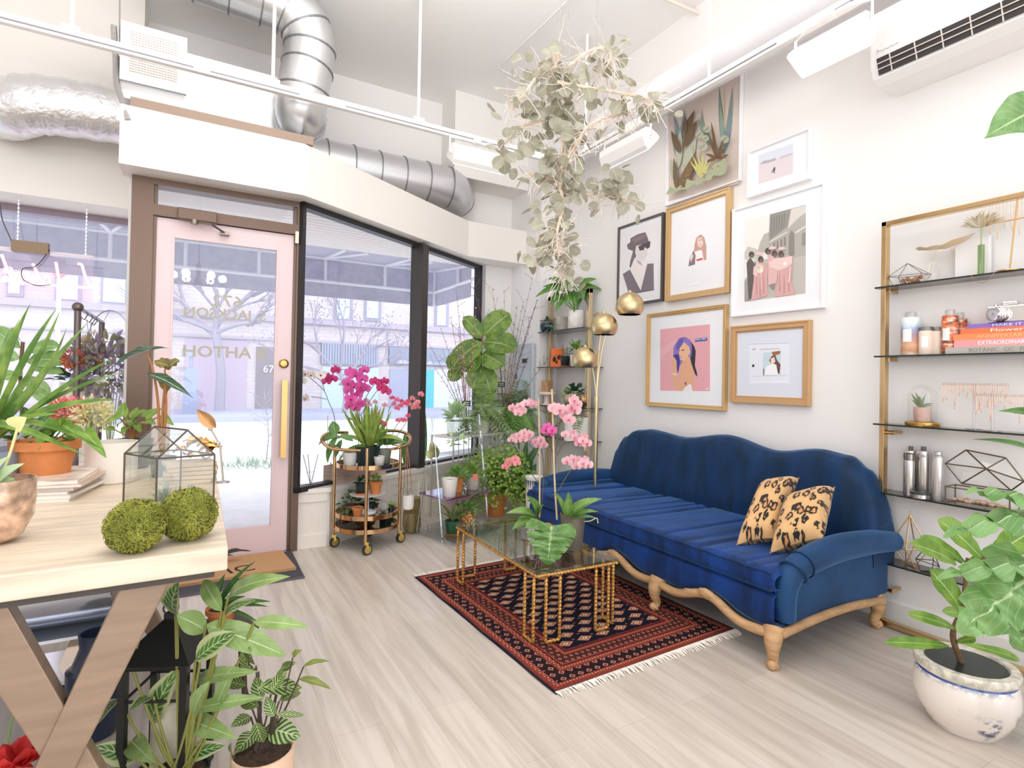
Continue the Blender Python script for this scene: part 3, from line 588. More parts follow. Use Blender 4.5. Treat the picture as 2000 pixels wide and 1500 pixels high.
for x, y, n_ in ((1000, 300, 7), (1260, 205, 9), (1215, 355, 8), (1100, 160, 8), (1090, 230, 12), (1040, 215, 7), (1230, 390, 4), (1195, 345, 5), (1110, 360, 7), (1020, 345, 4), (1140, 290, 6), (1085, 195, 8), (1060, 290, 6), (1075, 330, 5)):
    for _ in range(n_): leaf_at(EU(x+rn.uniform(-22, 22), y+rn.uniform(-18, 18), rn.uniform(-.08, .08)), rn.uniform(.05, .078))
f.build('branch', M('driftwood', 'e8d3bd', .8, var=.12, vscale=30), eu)
st_ = MB()
for x, ys in ((1047, (440, 478, 505, 522)), (1096, (455, 505, 520)), (1035, (400, 412)), (1118, (505, 522))):
    st_.tube([EU(x, ys[0]-40), EU(x+2, ys[-1])], .0012, 4)
    for y in ys: leaf_at(EU(x, y), .06)
tw.build('twigs', M('pale_twig', 'eadccf', .8), eu); st_.build('threads', M('pale_twig', 'eadccf', .8), eu)
lf.build('leaves', leafmat('eucalyptus_leaf', 'a5a28e', 'b9b6a3', 'cbc8b8', .3, .6), eu)
# ================================================================ PICTURES ON THE RIGHT WALL
XP = 3.502
mGoldF = M('gilded_wood', 'd9b584', .38, .35); mBlkF = M('black_frame_wood', '5a504c', .4); mWhF = M('white_frame_wood', 'f5f4f6', .35); mMat = M('white_mat_board', 'f3f4f7', .6)
def flat(c): return M('ink_'+c, c, .6)
def q2(x, y, X=XP): p = pX(x, y, X); return (p.y, p.z)
class Art:
    """a printed picture: flat shapes of ink lying on one sheet"""
    def __init__(s, X): s.mb = MB(); s.mats = []; s.X = X; s.n = 0
    def use(s, c):
        if c not in s.mats: s.mats.append(c)
        s.mb.k = s.mats.index(c)
    def poly(s, pts, c):
        s.use(c); s.n += 1; X = s.X-.00015*s.n; b0 = len(s.mb.v)
        P = [q2(x, y) for x, y in pts]
        ar = sum(P[i][0]*P[(i+1) % len(P)][1]-P[(i+1) % len(P)][0]*P[i][1] for i in range(len(P)))
        if ar > 0: P = P[::-1]
        s.mb.v += [V((X, y, z)) for y, z in P]; s.mb.face(range(b0, b0+len(P)))
    def disc(s, x, y, r, c, ry=None): s.poly([(x+r*math.cos(i*PI/6), y+(ry or r)*math.sin(i*PI/6)) for i in range(12)], c)
    def blade(s, x0, y0, x1, y1, w, c, bend=0, vein=None):
        dx, dy = x1-x0, y1-y0; L = math.hypot(dx, dy); nx, ny = -dy/L, dx/L; A = []; B = []; C = []
        for i in range(9):
            t = i/8; b = bend*4*t*(1-t); h = w*.5*math.sin(PI*t**.75)**.9+.2
            cx_, cy_ = x0+dx*t+nx*b, y0+dy*t+ny*b; A.append((cx_+nx*h, cy_+ny*h)); B.append((cx_-nx*h, cy_-ny*h)); C.append((cx_, cy_))
        for i in range(8): s.poly([A[i], A[i+1], B[i+1], B[i]], c)
        if vein:
            for i in range(1, 7):
                (a, b2), (e, g), (h_, k) = C[i], A[i+1], B[i+1]
                s.poly([(a, b2), (a+.5, b2+.5), (e, g)], vein); s.poly([(a, b2), (a+.5, b2+.5), (h_, k)], vein)
    def build(s, par): return s.mb.build('print', [flat(c) for c in s.mats], par, False)
def picture(label, corners, fw, mat_frame, group=None, inner=None, depth=.036):
    P = [q2(*c) for c in corners]; y1 = (P[0][0]+P[3][0])/2; y0 = (P[1][0]+P[2][0])/2; z1 = (P[0][1]+P[1][1])/2; z0 = (P[2][1]+P[3][1])/2
    t = thing('framed_picture', label, 'picture', (XR-.005, (y0+y1)/2, z0), 'framed pictures on the gallery wall')
    xb = XR-.002; f = MB()
    def ring(a0, a1, b0_, b1_, w, x0, x1):
        f.b2((x0, a0, b0_), (x1, a0+w, b1_)); f.b2((x0, a1-w, b0_), (x1, a1, b1_)); f.b2((x0, a0+w, b0_), (x1, a1-w, b0_+w)); f.b2((x0, a0+w, b1_-w), (x1, a1-w, b1_))
    ring(y0, y1, z0, z1, fw, XP, xb)
    if inner: ring(y0+fw, y1-fw, z0+fw, z1-fw, inner, XP+.008, xb)
    if fw > .02: ring(y0, y1, z0, z1, fw*.3, XP-.006, XP)
    bevel(f.build('frame', mat_frame, t, False), .002)
    g = fw+(inner or 0); MB().b2((XP+.0155, y0+g, z0+g), (XP+.02, y1-g, z1-g)).build('mat_board', mMat, t, False)
    return t
XA = XP+.0152
t = picture('black framed grey portrait of a person in hat and sunglasses', ((1203, 444), (1294, 416), (1293, 588), (1207, 600)), .02, mBlkF)
A = Art(XA); A.poly([(1211, 453), (1285, 430), (1285, 580), (1212, 590)], 'eceaec')
A.poly([(1229, 465), (1243, 457), (1258, 453), (1262, 462), (1266, 475), (1256, 478), (1243, 480), (1240, 496), (1238, 515), (1233, 527), (1227, 520), (1229, 508), (1234, 490), (1224, 486), (1222, 478), (1229, 472)], '7b6c72')
A.poly([(1240, 480), (1257, 476), (1263, 484), (1261, 492), (1263, 497), (1258, 502), (1256, 509), (1248, 512), (1241, 503), (1238, 492)], 'e4dcdc'); A.poly([(1244, 481), (1268, 470), (1267, 482), (1262, 486), (1257, 482), (1255, 488), (1247, 489)], '594d54')
A.poly([(1237, 503), (1250, 512), (1254, 519), (1263, 516), (1249, 567), (1228, 527)], 'efe6e4'); A.poly([(1240, 505), (1250, 513), (1253, 519), (1244, 514)], 'b9aeb2')
A.poly([(1214, 535), (1228, 526), (1249, 567), (1262, 515), (1274, 514), (1275, 566), (1226, 575), (1222, 560)], '80757f'); A.poly([(1216, 575), (1275, 565), (1275, 566.5), (1216, 577)], '5d545c')
A.poly([(1232, 467), (1258, 456), (1261, 462), (1236, 474)], '8d7d82'); A.build(t)
t = picture('gold framed small portrait of a person with long blond hair on a wide white mat', ((1300, 406), (1426, 368), (1424, 568), (1300, 592)), .04, mGoldF, inner=.01)
A = Art(XA); A.poly([(1341, 464), (1377, 455), (1377, 511), (1342, 521)], 'f6f3f6'); A.poly([(1357, 464), (1366, 457), (1373, 463), (1377, 480), (1377, 507), (1372, 508), (1369, 490), (1352, 494), (1354, 478)], 'cba395')
A.poly([(1359, 465), (1369, 463), (1371, 476), (1366, 484), (1360, 479)], 'f2d8cf'); A.poly([(1352, 492), (1368, 487), (1370, 506), (1355, 512)], 'faf2f2')
A.poly([(1342, 520), (1345, 502), (1352, 489), (1356, 498), (1355, 516)], '85787e'); A.poly([(1345, 503), (1350, 494), (1352, 500), (1347, 512)], 'e8d9d8'); A.poly([(1358, 506), (1370, 503), (1370, 507), (1358, 510)], 'e0604f')
A.poly([(1362, 468), (1364, 467), (1364, 469), (1362, 470)], '7a5b55'); A.poly([(1367, 467), (1369, 466), (1369, 468), (1367, 469)], '7a5b55'); A.poly([(1364, 477), (1367, 476), (1367, 478), (1364, 479)], 'd98a86'); A.poly([(1343, 553), (1365, 549), (1365, 553), (1343, 557)], 'f9f9fc'); A.build(t)
t = picture('tall beige botanical print of layered leaves in a thin pale frame', ((1300, 218), (1448, 134), (1443, 360), (1300, 396)), .010, mWhF)
A = Art(XA); A.poly([(1303, 219), (1445, 138), (1440, 358), (1303, 393)], 'd9cac1')
for x, y, b, w, c in ((1402, 168, 0, 10, '7d9289'), (1428, 169, 3, 11, '94a090'), (1424, 204, 4, 10, '7f9097'), (1369, 214, -14, 11, '889a90'), (1362, 229, -9, 9, '93a297'), (1406, 200, 0, 9, '8aa198')): A.blade(1411, 300, x, y, w, c, b)
A.blade(1413, 250, 1413, 172, 2, 'd9b57c')
for x, y, x0, y0 in ((1315, 226, 1325, 290), (1336, 214, 1325, 285), (1310, 257, 1324, 320)): A.blade(x0, y0, x, y, 9, '84979a', 2)
for x0, y0, x1, y1, w in ((1335, 330, 1360, 268, 18), (1322, 360, 1310, 310, 14), (1345, 350, 1352, 285, 16), (1325, 330, 1330, 250, 13)): A.blade(x0, y0, x1, y1, w, 'b7bba6', 0, 'd8d4c4')
for x, y, x0, y0, w in ((1358, 216, 1338, 262, 11), (1365, 235, 1338, 275, 11), (1341, 228, 1340, 264, 9), (1361, 250, 1336, 290, 10), (1315, 257, 1332, 300, 13)): A.blade(x0, y0, x, y, w, '6d583f', 0, '8d7558')
A.blade(1327, 374, 1365, 296, 17, '75603f', 2, 'b3a17c'); A.blade(1326, 372, 1321, 310, 9, '6d583f', 0, 'b3a17c')
for x, y, r in ((1371, 265, 8), (1386, 254, 8), (1378, 288, 10), (1421, 274, 9), (1384, 272, 7)): A.disc(x, y, r, 'b0b09a', r*.9); A.blade(x-r*.7, y+r*.6, x+r*.7, y-r*.6, 2, '8b8f76')
for x, y in ((1395, 240), (1391, 268), (1419, 276), (1385, 303), (1430, 304), (1386, 320), (1422, 292)): A.blade(1406, 312, x, y, 6, '6b5133', 1)
for x, y in ((1355, 316), (1361, 306), (1371, 302), (1381, 300), (1391, 308), (1396, 318)): A.blade(1377, 350, x, y, 5, 'c3bf78', 1)
A.poly([(1309, 382), (1318, 366), (1326, 372), (1338, 364), (1346, 370), (1350, 352), (1362, 356), (1375, 350), (1386, 352), (1388, 338), (1398, 330), (1404, 322), (1416, 318), (1424, 311), (1430, 322), (1427, 340), (1416, 346), (1402, 345), (1398, 354), (1382, 356), (1374, 364), (1362, 362), (1352, 372), (1336, 374), (1322, 380)], 'a5ad8b')
for x, y in ((1340, 368), (1354, 352), (1366, 354), (1400, 332), (1412, 328), (1382, 342), (1421, 309), (1352, 344), (1388, 360)): A.disc(x, y, 1.7, 'c4624c')
A.build(t)
t = picture('small white framed photo of a tiny figure on a pale beach', ((1459, 294), (1583, 249), (1581, 349), (1458, 387)), .016, mWhF)
A = Art(XA); A.poly([(1479, 303), (1546, 279), (1546, 338), (1479, 359)], 'e5d8dc'); A.poly([(1479, 303), (1546, 279), (1546, 300), (1479, 320)], 'dfe2ee'); A.poly([(1480, 320), (1490, 313), (1503, 311), (1512, 307), (1513, 312), (1495, 318)], 'b4afb9'); A.poly([(1520, 306), (1535, 300), (1546, 297), (1546, 301), (1521, 309)], 'cfc6cb')
A.poly([(1508, 328), (1511, 324), (1512, 330), (1510, 334), (1512, 337), (1509, 337), (1508, 333), (1506, 337), (1504, 337)], '5d5a6e'); A.build(t)
t = picture('large white framed photo of bridesmaids in pink dresses outside an old building', ((1428, 409), (1612, 354), (1606, 600), (1428, 620)), .016, mWhF)
A = Art(XA); A.poly([(1452, 431), (1571, 399), (1570.5, 572.5), (1452.5, 589)], 'f3efe8')
A.poly([(1452, 512), (1571, 494), (1570.5, 572.5), (1452.5, 589)], 'c4beb5'); A.poly([(1501, 418), (1571, 399), (1571, 498), (1500, 512), (1499, 455)], 'b5b1aa'); A.poly([(1501, 418), (1542, 407), (1536, 442), (1500, 470)], '99968f'); A.poly([(1543, 408), (1571, 400), (1571, 415), (1560, 422), (1536, 446)], 'dbd6cf')
for i in range(6): A.poly([(1504+i*5, 424-i*1.3), (1506+i*5, 423.5-i*1.3), (1504+i*5, 462-i*3.4), (1502.5+i*5, 463-i*3.4)], '84817b')
A.poly([(1500, 471), (1536, 451), (1536, 453.5), (1500, 474)], 'e2ddd5'); A.poly([(1538, 500), (1538, 460), (1543, 449), (1549, 455), (1549, 498)], '8f8b84'); A.poly([(1551, 452), (1571, 440), (1571, 444), (1551, 456)], 'e0dbd2'); A.poly([(1564, 455), (1571, 452), (1571, 478), (1564, 480)], '98948d')
for i in range(4): A.poly([(1508+i*7, 474-i*3.6), (1511+i*7, 472.5-i*3.6), (1511+i*7, 488-i*3), (1508+i*7, 489-i*3)], '8d8982')
A.poly([(1478, 490), (1482, 474), (1490, 457), (1499, 453), (1500, 494)], 'b9b8ae'); A.poly([(1452, 492), (1459, 481), (1470, 484), (1479, 488), (1480, 514), (1452, 516)], 'ccccc0'); A.poly([(1452, 505), (1459, 510), (1459, 540), (1452, 545)], 'f0ede7'); A.poly([(1452, 548), (1462, 544), (1463, 586), (1452, 588)], 'a5a29a')
A.poly([(1456, 513), (1463, 503), (1474, 512), (1472, 560), (1467, 582), (1460, 586)], '685f5e'); A.poly([(1464, 503), (1470, 507), (1473, 516)], 'f2eeea')
DR = 'dbacaa'; A.poly([(1497, 496), (1509, 500), (1518, 516), (1515, 552), (1499, 557), (1498, 530)], 'e2b9b6'); A.poly([(1472, 520), (1479, 511), (1492, 514), (1499, 526), (1496, 545), (1498, 576), (1465, 588), (1470, 548)], DR); A.poly([(1515, 513), (1528, 505), (1540, 497), (1546, 508), (1546, 528), (1543, 550), (1552, 574), (1511, 580), (1518, 545)], DR)
for x, y in ((1475, 560), (1482, 565), (1489, 560), (1520, 555), (1529, 558), (1538, 555)): A.poly([(x, y-22), (x+1.2, y-22), (x+2.6, y+14), (x-.6, y+15)], 'c79593')
A.poly([(1470, 522), (1478, 512), (1483, 522), (1476, 540), (1469, 536)], 'ebc9c6'); A.poly([(1500, 512), (1514, 504), (1546, 500), (1545, 514), (1536, 522), (1520, 528), (1502, 522)], 'efcfcb')
for x, y in ((1466, 497), (1484, 506), (1498, 490), (1511, 495), (1524, 496)): A.disc(x, y, 5.4, '5d4d49', 6.4); A.disc(x+1, y+3, 3, '876d64', 3.2)
for x, y in ((1481, 496), (1507, 485), (1525, 486)): A.poly([(x-8, y+2), (x-4, y-4), (x+5, y-4), (x+8, y), (x+2, y+2)], 'ebcac7')
A.disc(1483, 525, 7.5, 'e8dccb', 9); A.disc(1480, 522, 3, 'd5c2ae'); A.disc(1486, 528, 3, 'f3ebde'); A.disc(1532, 515, 4, 'f4ece4'); A.poly([(1484, 533), (1486, 533), (1487, 565), (1485, 565)], 'ecc9c5'); A.poly([(1500, 556), (1512, 553), (1510, 564), (1506, 565)], '9b8b88'); A.poly([(1541, 522), (1544, 521), (1541, 551), (1538, 552)], 'ecd3cc'); A.build(t)
t = picture('gold framed pink illustration of a person with purple hair', ((1262, 614), (1418, 594), (1415, 803), (1263, 792)), .022, M('bright_gilding', 'dfba80', .3, .6), inner=.012)
A = Art(XA); cv = lambda L: [(1180+x/4.167, 460+y/4.167) for x, y in L]
A.poly([(1287, 643), (1384, 633), (1384, 764), (1287, 763)], 'eaadb4')
A.poly(cv([(450, 930), (560, 850), (640, 845), (650, 870), (560, 900), (455, 1000)]), 'edb9bf')
A.poly(cv([(690, 855), (722, 900), (735, 940), (728, 1060), (746, 1120), (748, 1148), (730, 1130), (712, 1080), (690, 1010)]), '30333a'); A.poly(cv([(552, 1000), (556, 900), (600, 835), (650, 824), (690, 848), (704, 900), (700, 980), (640, 1010), (606, 1060), (590, 1125), (570, 1060)]), '8f7cc6'); A.poly(cv([(552, 975), (598, 960), (606, 1030), (592, 1120), (570, 1060)]), '4a3f92'); A.poly(cv([(610, 835), (640, 828), (628, 872), (600, 925), (572, 930), (580, 880)]), '6f5fae')
A.poly(cv([(640, 1000), (676, 985), (692, 1010), (722, 1120), (716, 1265), (588, 1265), (600, 1140), (615, 1050)]), 'e8b08e'); A.poly(cv([(600, 925), (640, 866), (682, 905), (692, 950), (668, 990), (636, 1022), (612, 1012), (598, 965)]), 'efbd9b'); A.poly(cv([(536, 985), (560, 988), (580, 1020), (584, 1150), (592, 1262), (560, 1235), (538, 1180), (548, 1050)]), 'e8b391')
A.poly(cv([(632, 1265), (640, 1242), (690, 1204), (702, 1225), (710, 1266)]), 'f4eef2'); A.poly(cv([(548, 1120), (582, 1128), (582, 1138), (548, 1130)]), 'f4ece0'); A.poly(cv([(606, 985), (622, 982), (622, 992), (608, 996)]), 'd98f9f'); A.poly(cv([(620, 930), (642, 926), (642, 934), (622, 938)]), '4c3f57'); A.poly(cv([(598, 935), (608, 930), (608, 938), (598, 942)]), '4c3f57'); A.poly(cv([(645, 1200), (662, 1190), (655, 1225)]), '6c5762')
A.poly(cv([(740, 838), (825, 829), (832, 838), (830, 850), (822, 856), (745, 862), (726, 868), (733, 858), (733, 846)]), '4a66b4'); A.poly(cv([(822, 1240), (832, 1235), (846, 1252), (818, 1254)]), 'f4d9dc')
mb_ = A.mb; A.use('f6f4fa'); p = pX(1180+742/4.167, 460+856/4.167, XP); p2 = pX(1180+822/4.167, 460+845/4.167, XP); b0 = len(mb_.f); add_text(mb_, 'who is this?', .022, (XA-.006, p.y, p.z+.004), (0, -1, 0), (0, 0, 1), abs(p.y-p2.y)); A.build(t)
t = picture('gold framed web page print with a small photo of a person in white', ((1426, 638), (1581, 624), (1580, 794), (1426, 785)), .042, M('satin_gilding', 'd2a878', .42, .3), inner=.01)
A = Art(XA); A.poly([(1437, 649), (1567, 637), (1564, 779), (1437, 774)], 'e0e4ee'); A.poly([(1461, 671), (1539, 668.5), (1539, 749), (1461, 748)], 'e9ecf4')
for y0, y1, x0, x1, c in ((671, 672, 1461, 1539, 'b9bfcc'), (681, 683.5, 1467, 1473, 'a9a3ab'), (681, 683, 1481, 1520, 'c9c6cf'), (734, 735, 1466, 1535, 'cfd3de'), (746, 748, 1461, 1538, 'f7f8fb')): A.poly([(x0, y0+.5), (x1, y0-1.5), (x1, y1-1.5), (x0, y1+.5)], c)
A.poly([(1488, 689), (1522, 685), (1522, 732), (1488, 733)], 'ccdde4'); A.poly([(1505, 687), (1522, 685), (1521, 691), (1514, 693), (1508, 699)], 'a5694b'); A.poly([(1500, 704), (1504, 696), (1512, 694), (1515, 703), (1522, 712), (1520, 730), (1517, 729), (1514, 712), (1502, 708)], '6b4a3f'); A.poly([(1503, 700), (1510, 697), (1512, 706), (1508, 711), (1503, 708)], 'f1d9cb'); A.poly([(1490, 732), (1494, 716), (1503, 711), (1513, 712), (1517, 732)], 'f6f6f8'); A.poly([(1488, 720), (1490, 720), (1490, 733), (1488, 733)], '6a6a70'); A.poly([(1466.5, 712), (1471, 711.7), (1471, 716.5), (1466.5, 717)], '3f4048'); A.build(t)
# ================================================================ BRASS WALL SHELF ON THE RIGHT
mBr2 = M('polished_brass', 'd8b98a', .16, 1); mSmoke = glassy('smoked_glass', 'b9b2ac', .08); mEdge = M('glass_edge', '1f2b28', .2)
SX0, SX1 = 3.405, 3.45; SY1 = 1.715; SY0 = .25
sh = thing('wall_shelf', 'brass framed wall shelf with five smoked glass shelves right of the blue sofa', 'shelf', (3.45, 1.0, 0))
zt_ = pX(1728, 433, SX0).z
f = MB(); f.b2((SX0, SY1-.026, .01), (SX1, SY1, zt_)); f.b2((SX0, SY0, .01), (SX1, SY0+.026, zt_)); f.b2((SX0, SY0, zt_-.026), (SX1, SY1, zt_)); f.b2((SX0, SY0, .012), (SX1, SY1, .038)); bevel(f.build('frame', mBr2, sh, False), .002)
SZ = [pX(x, y, 3.385).z for x, y in ((1718, 560), (1716.4, 694.7), (1714.7, 827.2), (1714.2, 960.2), (1710, 1094.1))]
for z in SZ:
    g = MB(); g.b2((3.39, SY0, z-.009), (3.535, SY1+.02, z)); sf = g.build('glass_shelf', mSmoke, sh, False)
    g = MB(); g.b2((3.385, SY0, z-.009), (3.39, SY1+.02, z)); g.b2((3.385, SY1+.02, z-.009), (3.535, SY1+.023, z)); g.build('polished_edge', mEdge, sf, False)
for z in (SZ[2]-.05, .2): g = MB(); g.tube([(3.45, SY1-.05, z), (3.54, SY1-.05, z)], .012, 10); g.tube([(3.45, SY1-.013, z), (3.45, SY1-.06, z)], .012, 10); g.build('wall_standoff', mBr2, sh)
for z in SZ[:2]: g = MB(); g.b2((SX1, SY1-.03, z-.03), (3.535, SY1-.005, z-.01)); g.build('bracket', mBr2, sh, False)
def on(x, y, z, X=3.465): p = pX(x, y, X); return V((X, p.y, z))
def lt(name, prof, c, mat, label, cat, group=None, extra=None, n=24):
    """a turned thing; extra = list of (part name, profile, material)"""
    if not extra: 
        o = MB().lathe(prof, c, n).build(name, mat, origin=c); return tag(o, label, cat, group)
    t = thing(name, label, cat, c, group); MB().lathe(prof, c, n).build(extra[0], mat, t)
    for nm, pr, mt in extra[1]: MB().lathe(pr, c, n).build(nm, mt, t)
    return t
z1, z2, z3, z4, z5 = SZ
mClear = glassy('clear_glass', 'ffffff', .03); mGeo = M('blackened_brass', '6b5c4c', .4, .7); mGoldW = M('gold_wire', 'd0a56a', .3, .8)
def wire(pts, edges, r, name, mat, t, n=5):
    f = MB()
    for a, b in edges: f.tube([pts[a], pts[b]], r, n)
    return f.build(name, mat, t)
# top shelf
c = on(1776, 545, z1); t = thing('geometric_terrarium', 'small wire geometric terrarium with brown dried blooms at the left end of the top shelf', 'terrarium', c)
pts = [c+V((x*.05, y, z)) for x, y, z in ((-1, .06, .0), (1, .06, .0), (1, -.05, 0), (-1, -.05, 0), (-1, .085, .055), (1, .08, .06), (1, -.085, .055), (-1, -.085, .05), (0, .01, .125), (.3, .04, .1))]
wire(pts, ((0, 1), (1, 2), (2, 3), (3, 0), (0, 4), (1, 5), (2, 6), (3, 7), (4, 5), (5, 6), (6, 7), (7, 4), (4, 8), (5, 8), (6, 8), (7, 8)), .0016, 'wire_frame', mGeo, t)
f = MB()
for i in range(10): f.ball(c+V((rnd.uniform(-.02, .02), rnd.uniform(-.05, .04), .012+rnd.uniform(0, .035))), rnd.uniform(.010, .017), 8)
f.build('dried_blooms', M('russet_bloom', 'a97a5c', .8, var=.3, vscale=60), t)
c = on(1819, 540, z1); t = thing('glass_bottle', 'clear glass bottle holding one dried lily leaf on the top shelf', 'bottle', c); MB().lathe([(.036, 0), (.038, .01), (.038, .055), (.026, .075), (.022, .08), (.022, .105), (.027, .107), (.027, .112)], c, 20).build('bottle', mClear, t)
f = MB(); a = c+V((0, .02, .01)); b = on(1829, 480, 0); b.z = pX(1829, 487, 3.465).z; f.tube([a, b], .0022, 6); f.build('stem', M('straw_stem', 'd8c49a', .7), t)
f = MB(); f.leaf(b+V((0, .09, .015)), b+V((0, -.17, .05)), .11, (0, 0, 1), -.25, 'round', .1, 10, .04); f.leaf(b+V((0, .02, 0)), b+V((0, .10, .02)), .07, (0, 0, 1), .1, 'round', .1, 6, .05); f.build('dried_leaf', leafmat('dried_leaf', 'e3cdaa', 'eedcc0', None, .3, .7), t)
f = MB(); p0 = on(1866, 530, z1, 3.50); p1 = on(1934, 520, z1, 3.50); h_ = pX(1866, 470, 3.5).z-z1; f.b2((3.49, p1.y, z1), (3.52, p0.y, z1+h_)); o = f.build('jewellery_board', M('white_board', 'f1edee', .5), smooth=False); tag(bevel(o, .004), 'white upright display board on the top shelf', 'display board')
c = on(1916, 522, z1, 3.44); t = thing('dried_seed_head', 'dried fan-shaped seed head in a green glass tube in front of the white board', 'dried flower', c)
MB().lathe([(.014, 0), (.014, .15), (.0145, .155)], c, 14).build('glass_tube', glassy('green_glass', 'c6d8ae', .05), t); f = MB(); hh = V((c.x, c.y, pX(1914, 445, 3.44).z)); f.tube([c+V((0, 0, .01)), hh], .004, 6); f.build('stem', M('sage_stem', 'a9b58c', .7), t)
f = MB()
for i in range(17): an = R(-75+i*9.4); e = hh+V((.02*math.sin(i*1.3), -math.sin(an)*.095, math.cos(an)*.07+.008)); f.leaf(hh, e, .022, (-1, 0, .2), .1, 'lance', .3, 4); f.tube([hh, e], .0015, 4)
f.build('fan', leafmat('papery_fan', 'c9bda0', 'ddd4bf', 'b0a482', .3, .7), t)
t = thing('jewellery_tree', 'thin gold jewellery stand hung with fine chains at the right end of the top shelf', 'jewellery stand', on(1972, 515, z1, 3.42)); c = on(1972, 515, z1, 3.42); f = MB()
zt2 = pX(1995, 375, 3.42).z; ya, yb = on(1914, 400, 0, 3.42).y, on(2040, 400, 0, 3.42).y
f.tube([c, V((3.42, c.y-.03, zt2))], .0035, 8); f.tube([(3.42, ya, zt2-.02), (3.42, yb, zt2-.02)], .0035, 8); f.tube([(3.42, ya-.04, zt2-.125), (3.42, yb, zt2-.125)], .003, 8); f.lathe([(.05, 0), (.05, .006), (.004, .01)], c, 20); f.build('stand', mGoldW, t)
f = MB()
for i in range(7): y = ya-.01-i*.028; f.tube(bez((3.418, y, zt2-.02), (3.416, y-.006, zt2-.3-.05*(i % 3)), (3.418, y-.014, zt2-.02), 8), .0009, 4)
f.tube(bez((3.38, c.y+.14, z1), (3.378, c.y+.09, z1-.10), (3.38, c.y+.04, z1+.01), 10), .001, 4); f.build('chains', mGoldW, t)
# second shelf
def bottle_print(name, kind):
    m = bpy.data.materials.new(name); m.use_nodes = True; nt = m.node_tree; L = nt.links; N = nt.nodes.new; b = nt.nodes['Principled BSDF']; b.inputs['Roughness'].default_value = .3
    tc = N('ShaderNodeTexCoord'); sp = N('ShaderNodeSeparateXYZ'); L.new(tc.outputs['Object'], sp.inputs[0]); ns = N('ShaderNodeTexNoise'); ns.inputs['Scale'].default_value = 28; ns.inputs['Detail'].default_value = 4; L.new(tc.outputs['Object'], ns.inputs[0])
    ad = N('ShaderNodeMath'); ad.operation = 'MULTIPLY_ADD'; ad.inputs[1].default_value = .05 if kind == 0 else .0; ad.inputs[2].default_value = -.025; L.new(ns.outputs[0], ad.inputs[0]); sm = N('ShaderNodeMath'); L.new(sp.outputs[2], sm.inputs[0]); L.new(ad.outputs[0], sm.inputs[1])
    mr = N('ShaderNodeMapRange'); mr.inputs[1].default_value = 0; mr.inputs[2].default_value = .19; r = N('ShaderNodeValToRGB'); L.new(mr.outputs[0], r.inputs[0]); e = r.color_ramp.elements
    if kind == 0:
        L.new(sm.outputs[0], mr.inputs[0]); cols = [(0, 'f3e2d2'), (.12, 'd29c76'), (.3, 'e6b690'), (.42, 'c99a86'), (.6, 'a58a98'), (.78, '9aa5c6'), (.86, 'cfe0ee'), (1, 'eef3f6')]
    else:
        mp = N('ShaderNodeMapping'); mp.inputs['Scale'].default_value = (12, 12, 36); L.new(tc.outputs['Object'], mp.inputs[0]); ns.inputs['Scale'].default_value = 1.2; L.new(mp.outputs[0], ns.inputs[0]); mr.inputs[2].default_value = 1; L.new(ns.outputs[0], mr.inputs[0])
        cols = [(0, '55463f'), (.42, '6b584e'), (.5, 'd96a3c'), (.56, 'f08a5c'), (.6, 'f7e6da'), (.64, '6b584e'), (1, '4d403a')]
    while len(e) < len(cols): e.new(.5)
    for i, (p, c) in enumerate(cols): e[i].position = p; e[i].color = (*s2l(c), 1)
    L.new(r.outputs[0], b.inputs['Base Color']); return m
def can(name, x, yb, yt, wpx, z, mat, label, cat, cap=None, capmat=None, lab=None, X=3.46, group=None):
    c = on(x, yb, z, X); d = dep(c); h = (yb-yt)*d/FPX; r = wpx*d/FPX/2; t = thing(name, label, cat, c, group)
    MB().lathe([(r*.92, 0), (r, .006), (r, h*.93), (r*.93, h*.985), (r*.5, h)], c, 26).build('body', mat, t)
    if cap: MB().lathe([(r*cap[0], h), (r*cap[0], h+cap[1]*.9), (r*cap[0]*.85, h+cap[1]), (.0001, h+cap[1])], c, 22).build('cap', capmat, t)
    if lab:
        x0, x1, y0, y1, cm = lab; f = MB()
        f.grid(lambda u, v: c+V((r*1.012*math.cos(PI+R(x0+(x1-x0)*u)), r*1.012*math.sin(PI+R(x0+(x1-x0)*u)), h*(y0+(y1-y0)*v))), 8, 1); f.build('label', cm, t)
    return t
mLab = M('white_label', 'f6f4f2', .5); mDes = bottle_print('desert_print', 0); mFlo = bottle_print('poppy_print', 1); mClearCap = glassy('clear_cap', 'f2efee', .1)
can('shampoo_bottle', 1778, 690, 615, 32, z2, mDes, 'bottle printed with a desert landscape at the left of the second shelf', 'bottle', (.62, .028), mClearCap, (-25, 30, .35, .68, mLab))
mCrm = M('cream_tube', 'efdccd', .4); mGryCap = M('grey_leaf_cap', '8e8a86', .4, .3)
can('cosmetic_tube', 1810, 688, 640, 27, z2, mCrm, 'cream tube with grey shoulder beside the desert bottle', 'tube', (.8, .02), mGryCap, (-20, 30, .3, .75, mLab)); can('cosmetic_tube', 1832, 687, 640, 19, z2, mCrm, 'narrow cream tube between the white-labelled tube and the poppy bottle', 'tube', (.85, .02), mGryCap)
can('shampoo_bottle', 1855, 688, 612, 27, z2, mFlo, 'brown bottle with orange poppies and white label on the second shelf', 'bottle', (.6, .03), mClearCap, (-35, 20, .35, .66, mLab), X=3.44); can('shampoo_bottle', 1875, 685, 614, 22, z2, mFlo, 'second brown poppy bottle half hidden behind the labelled one', 'bottle', (.6, .03), mClearCap, X=3.50)
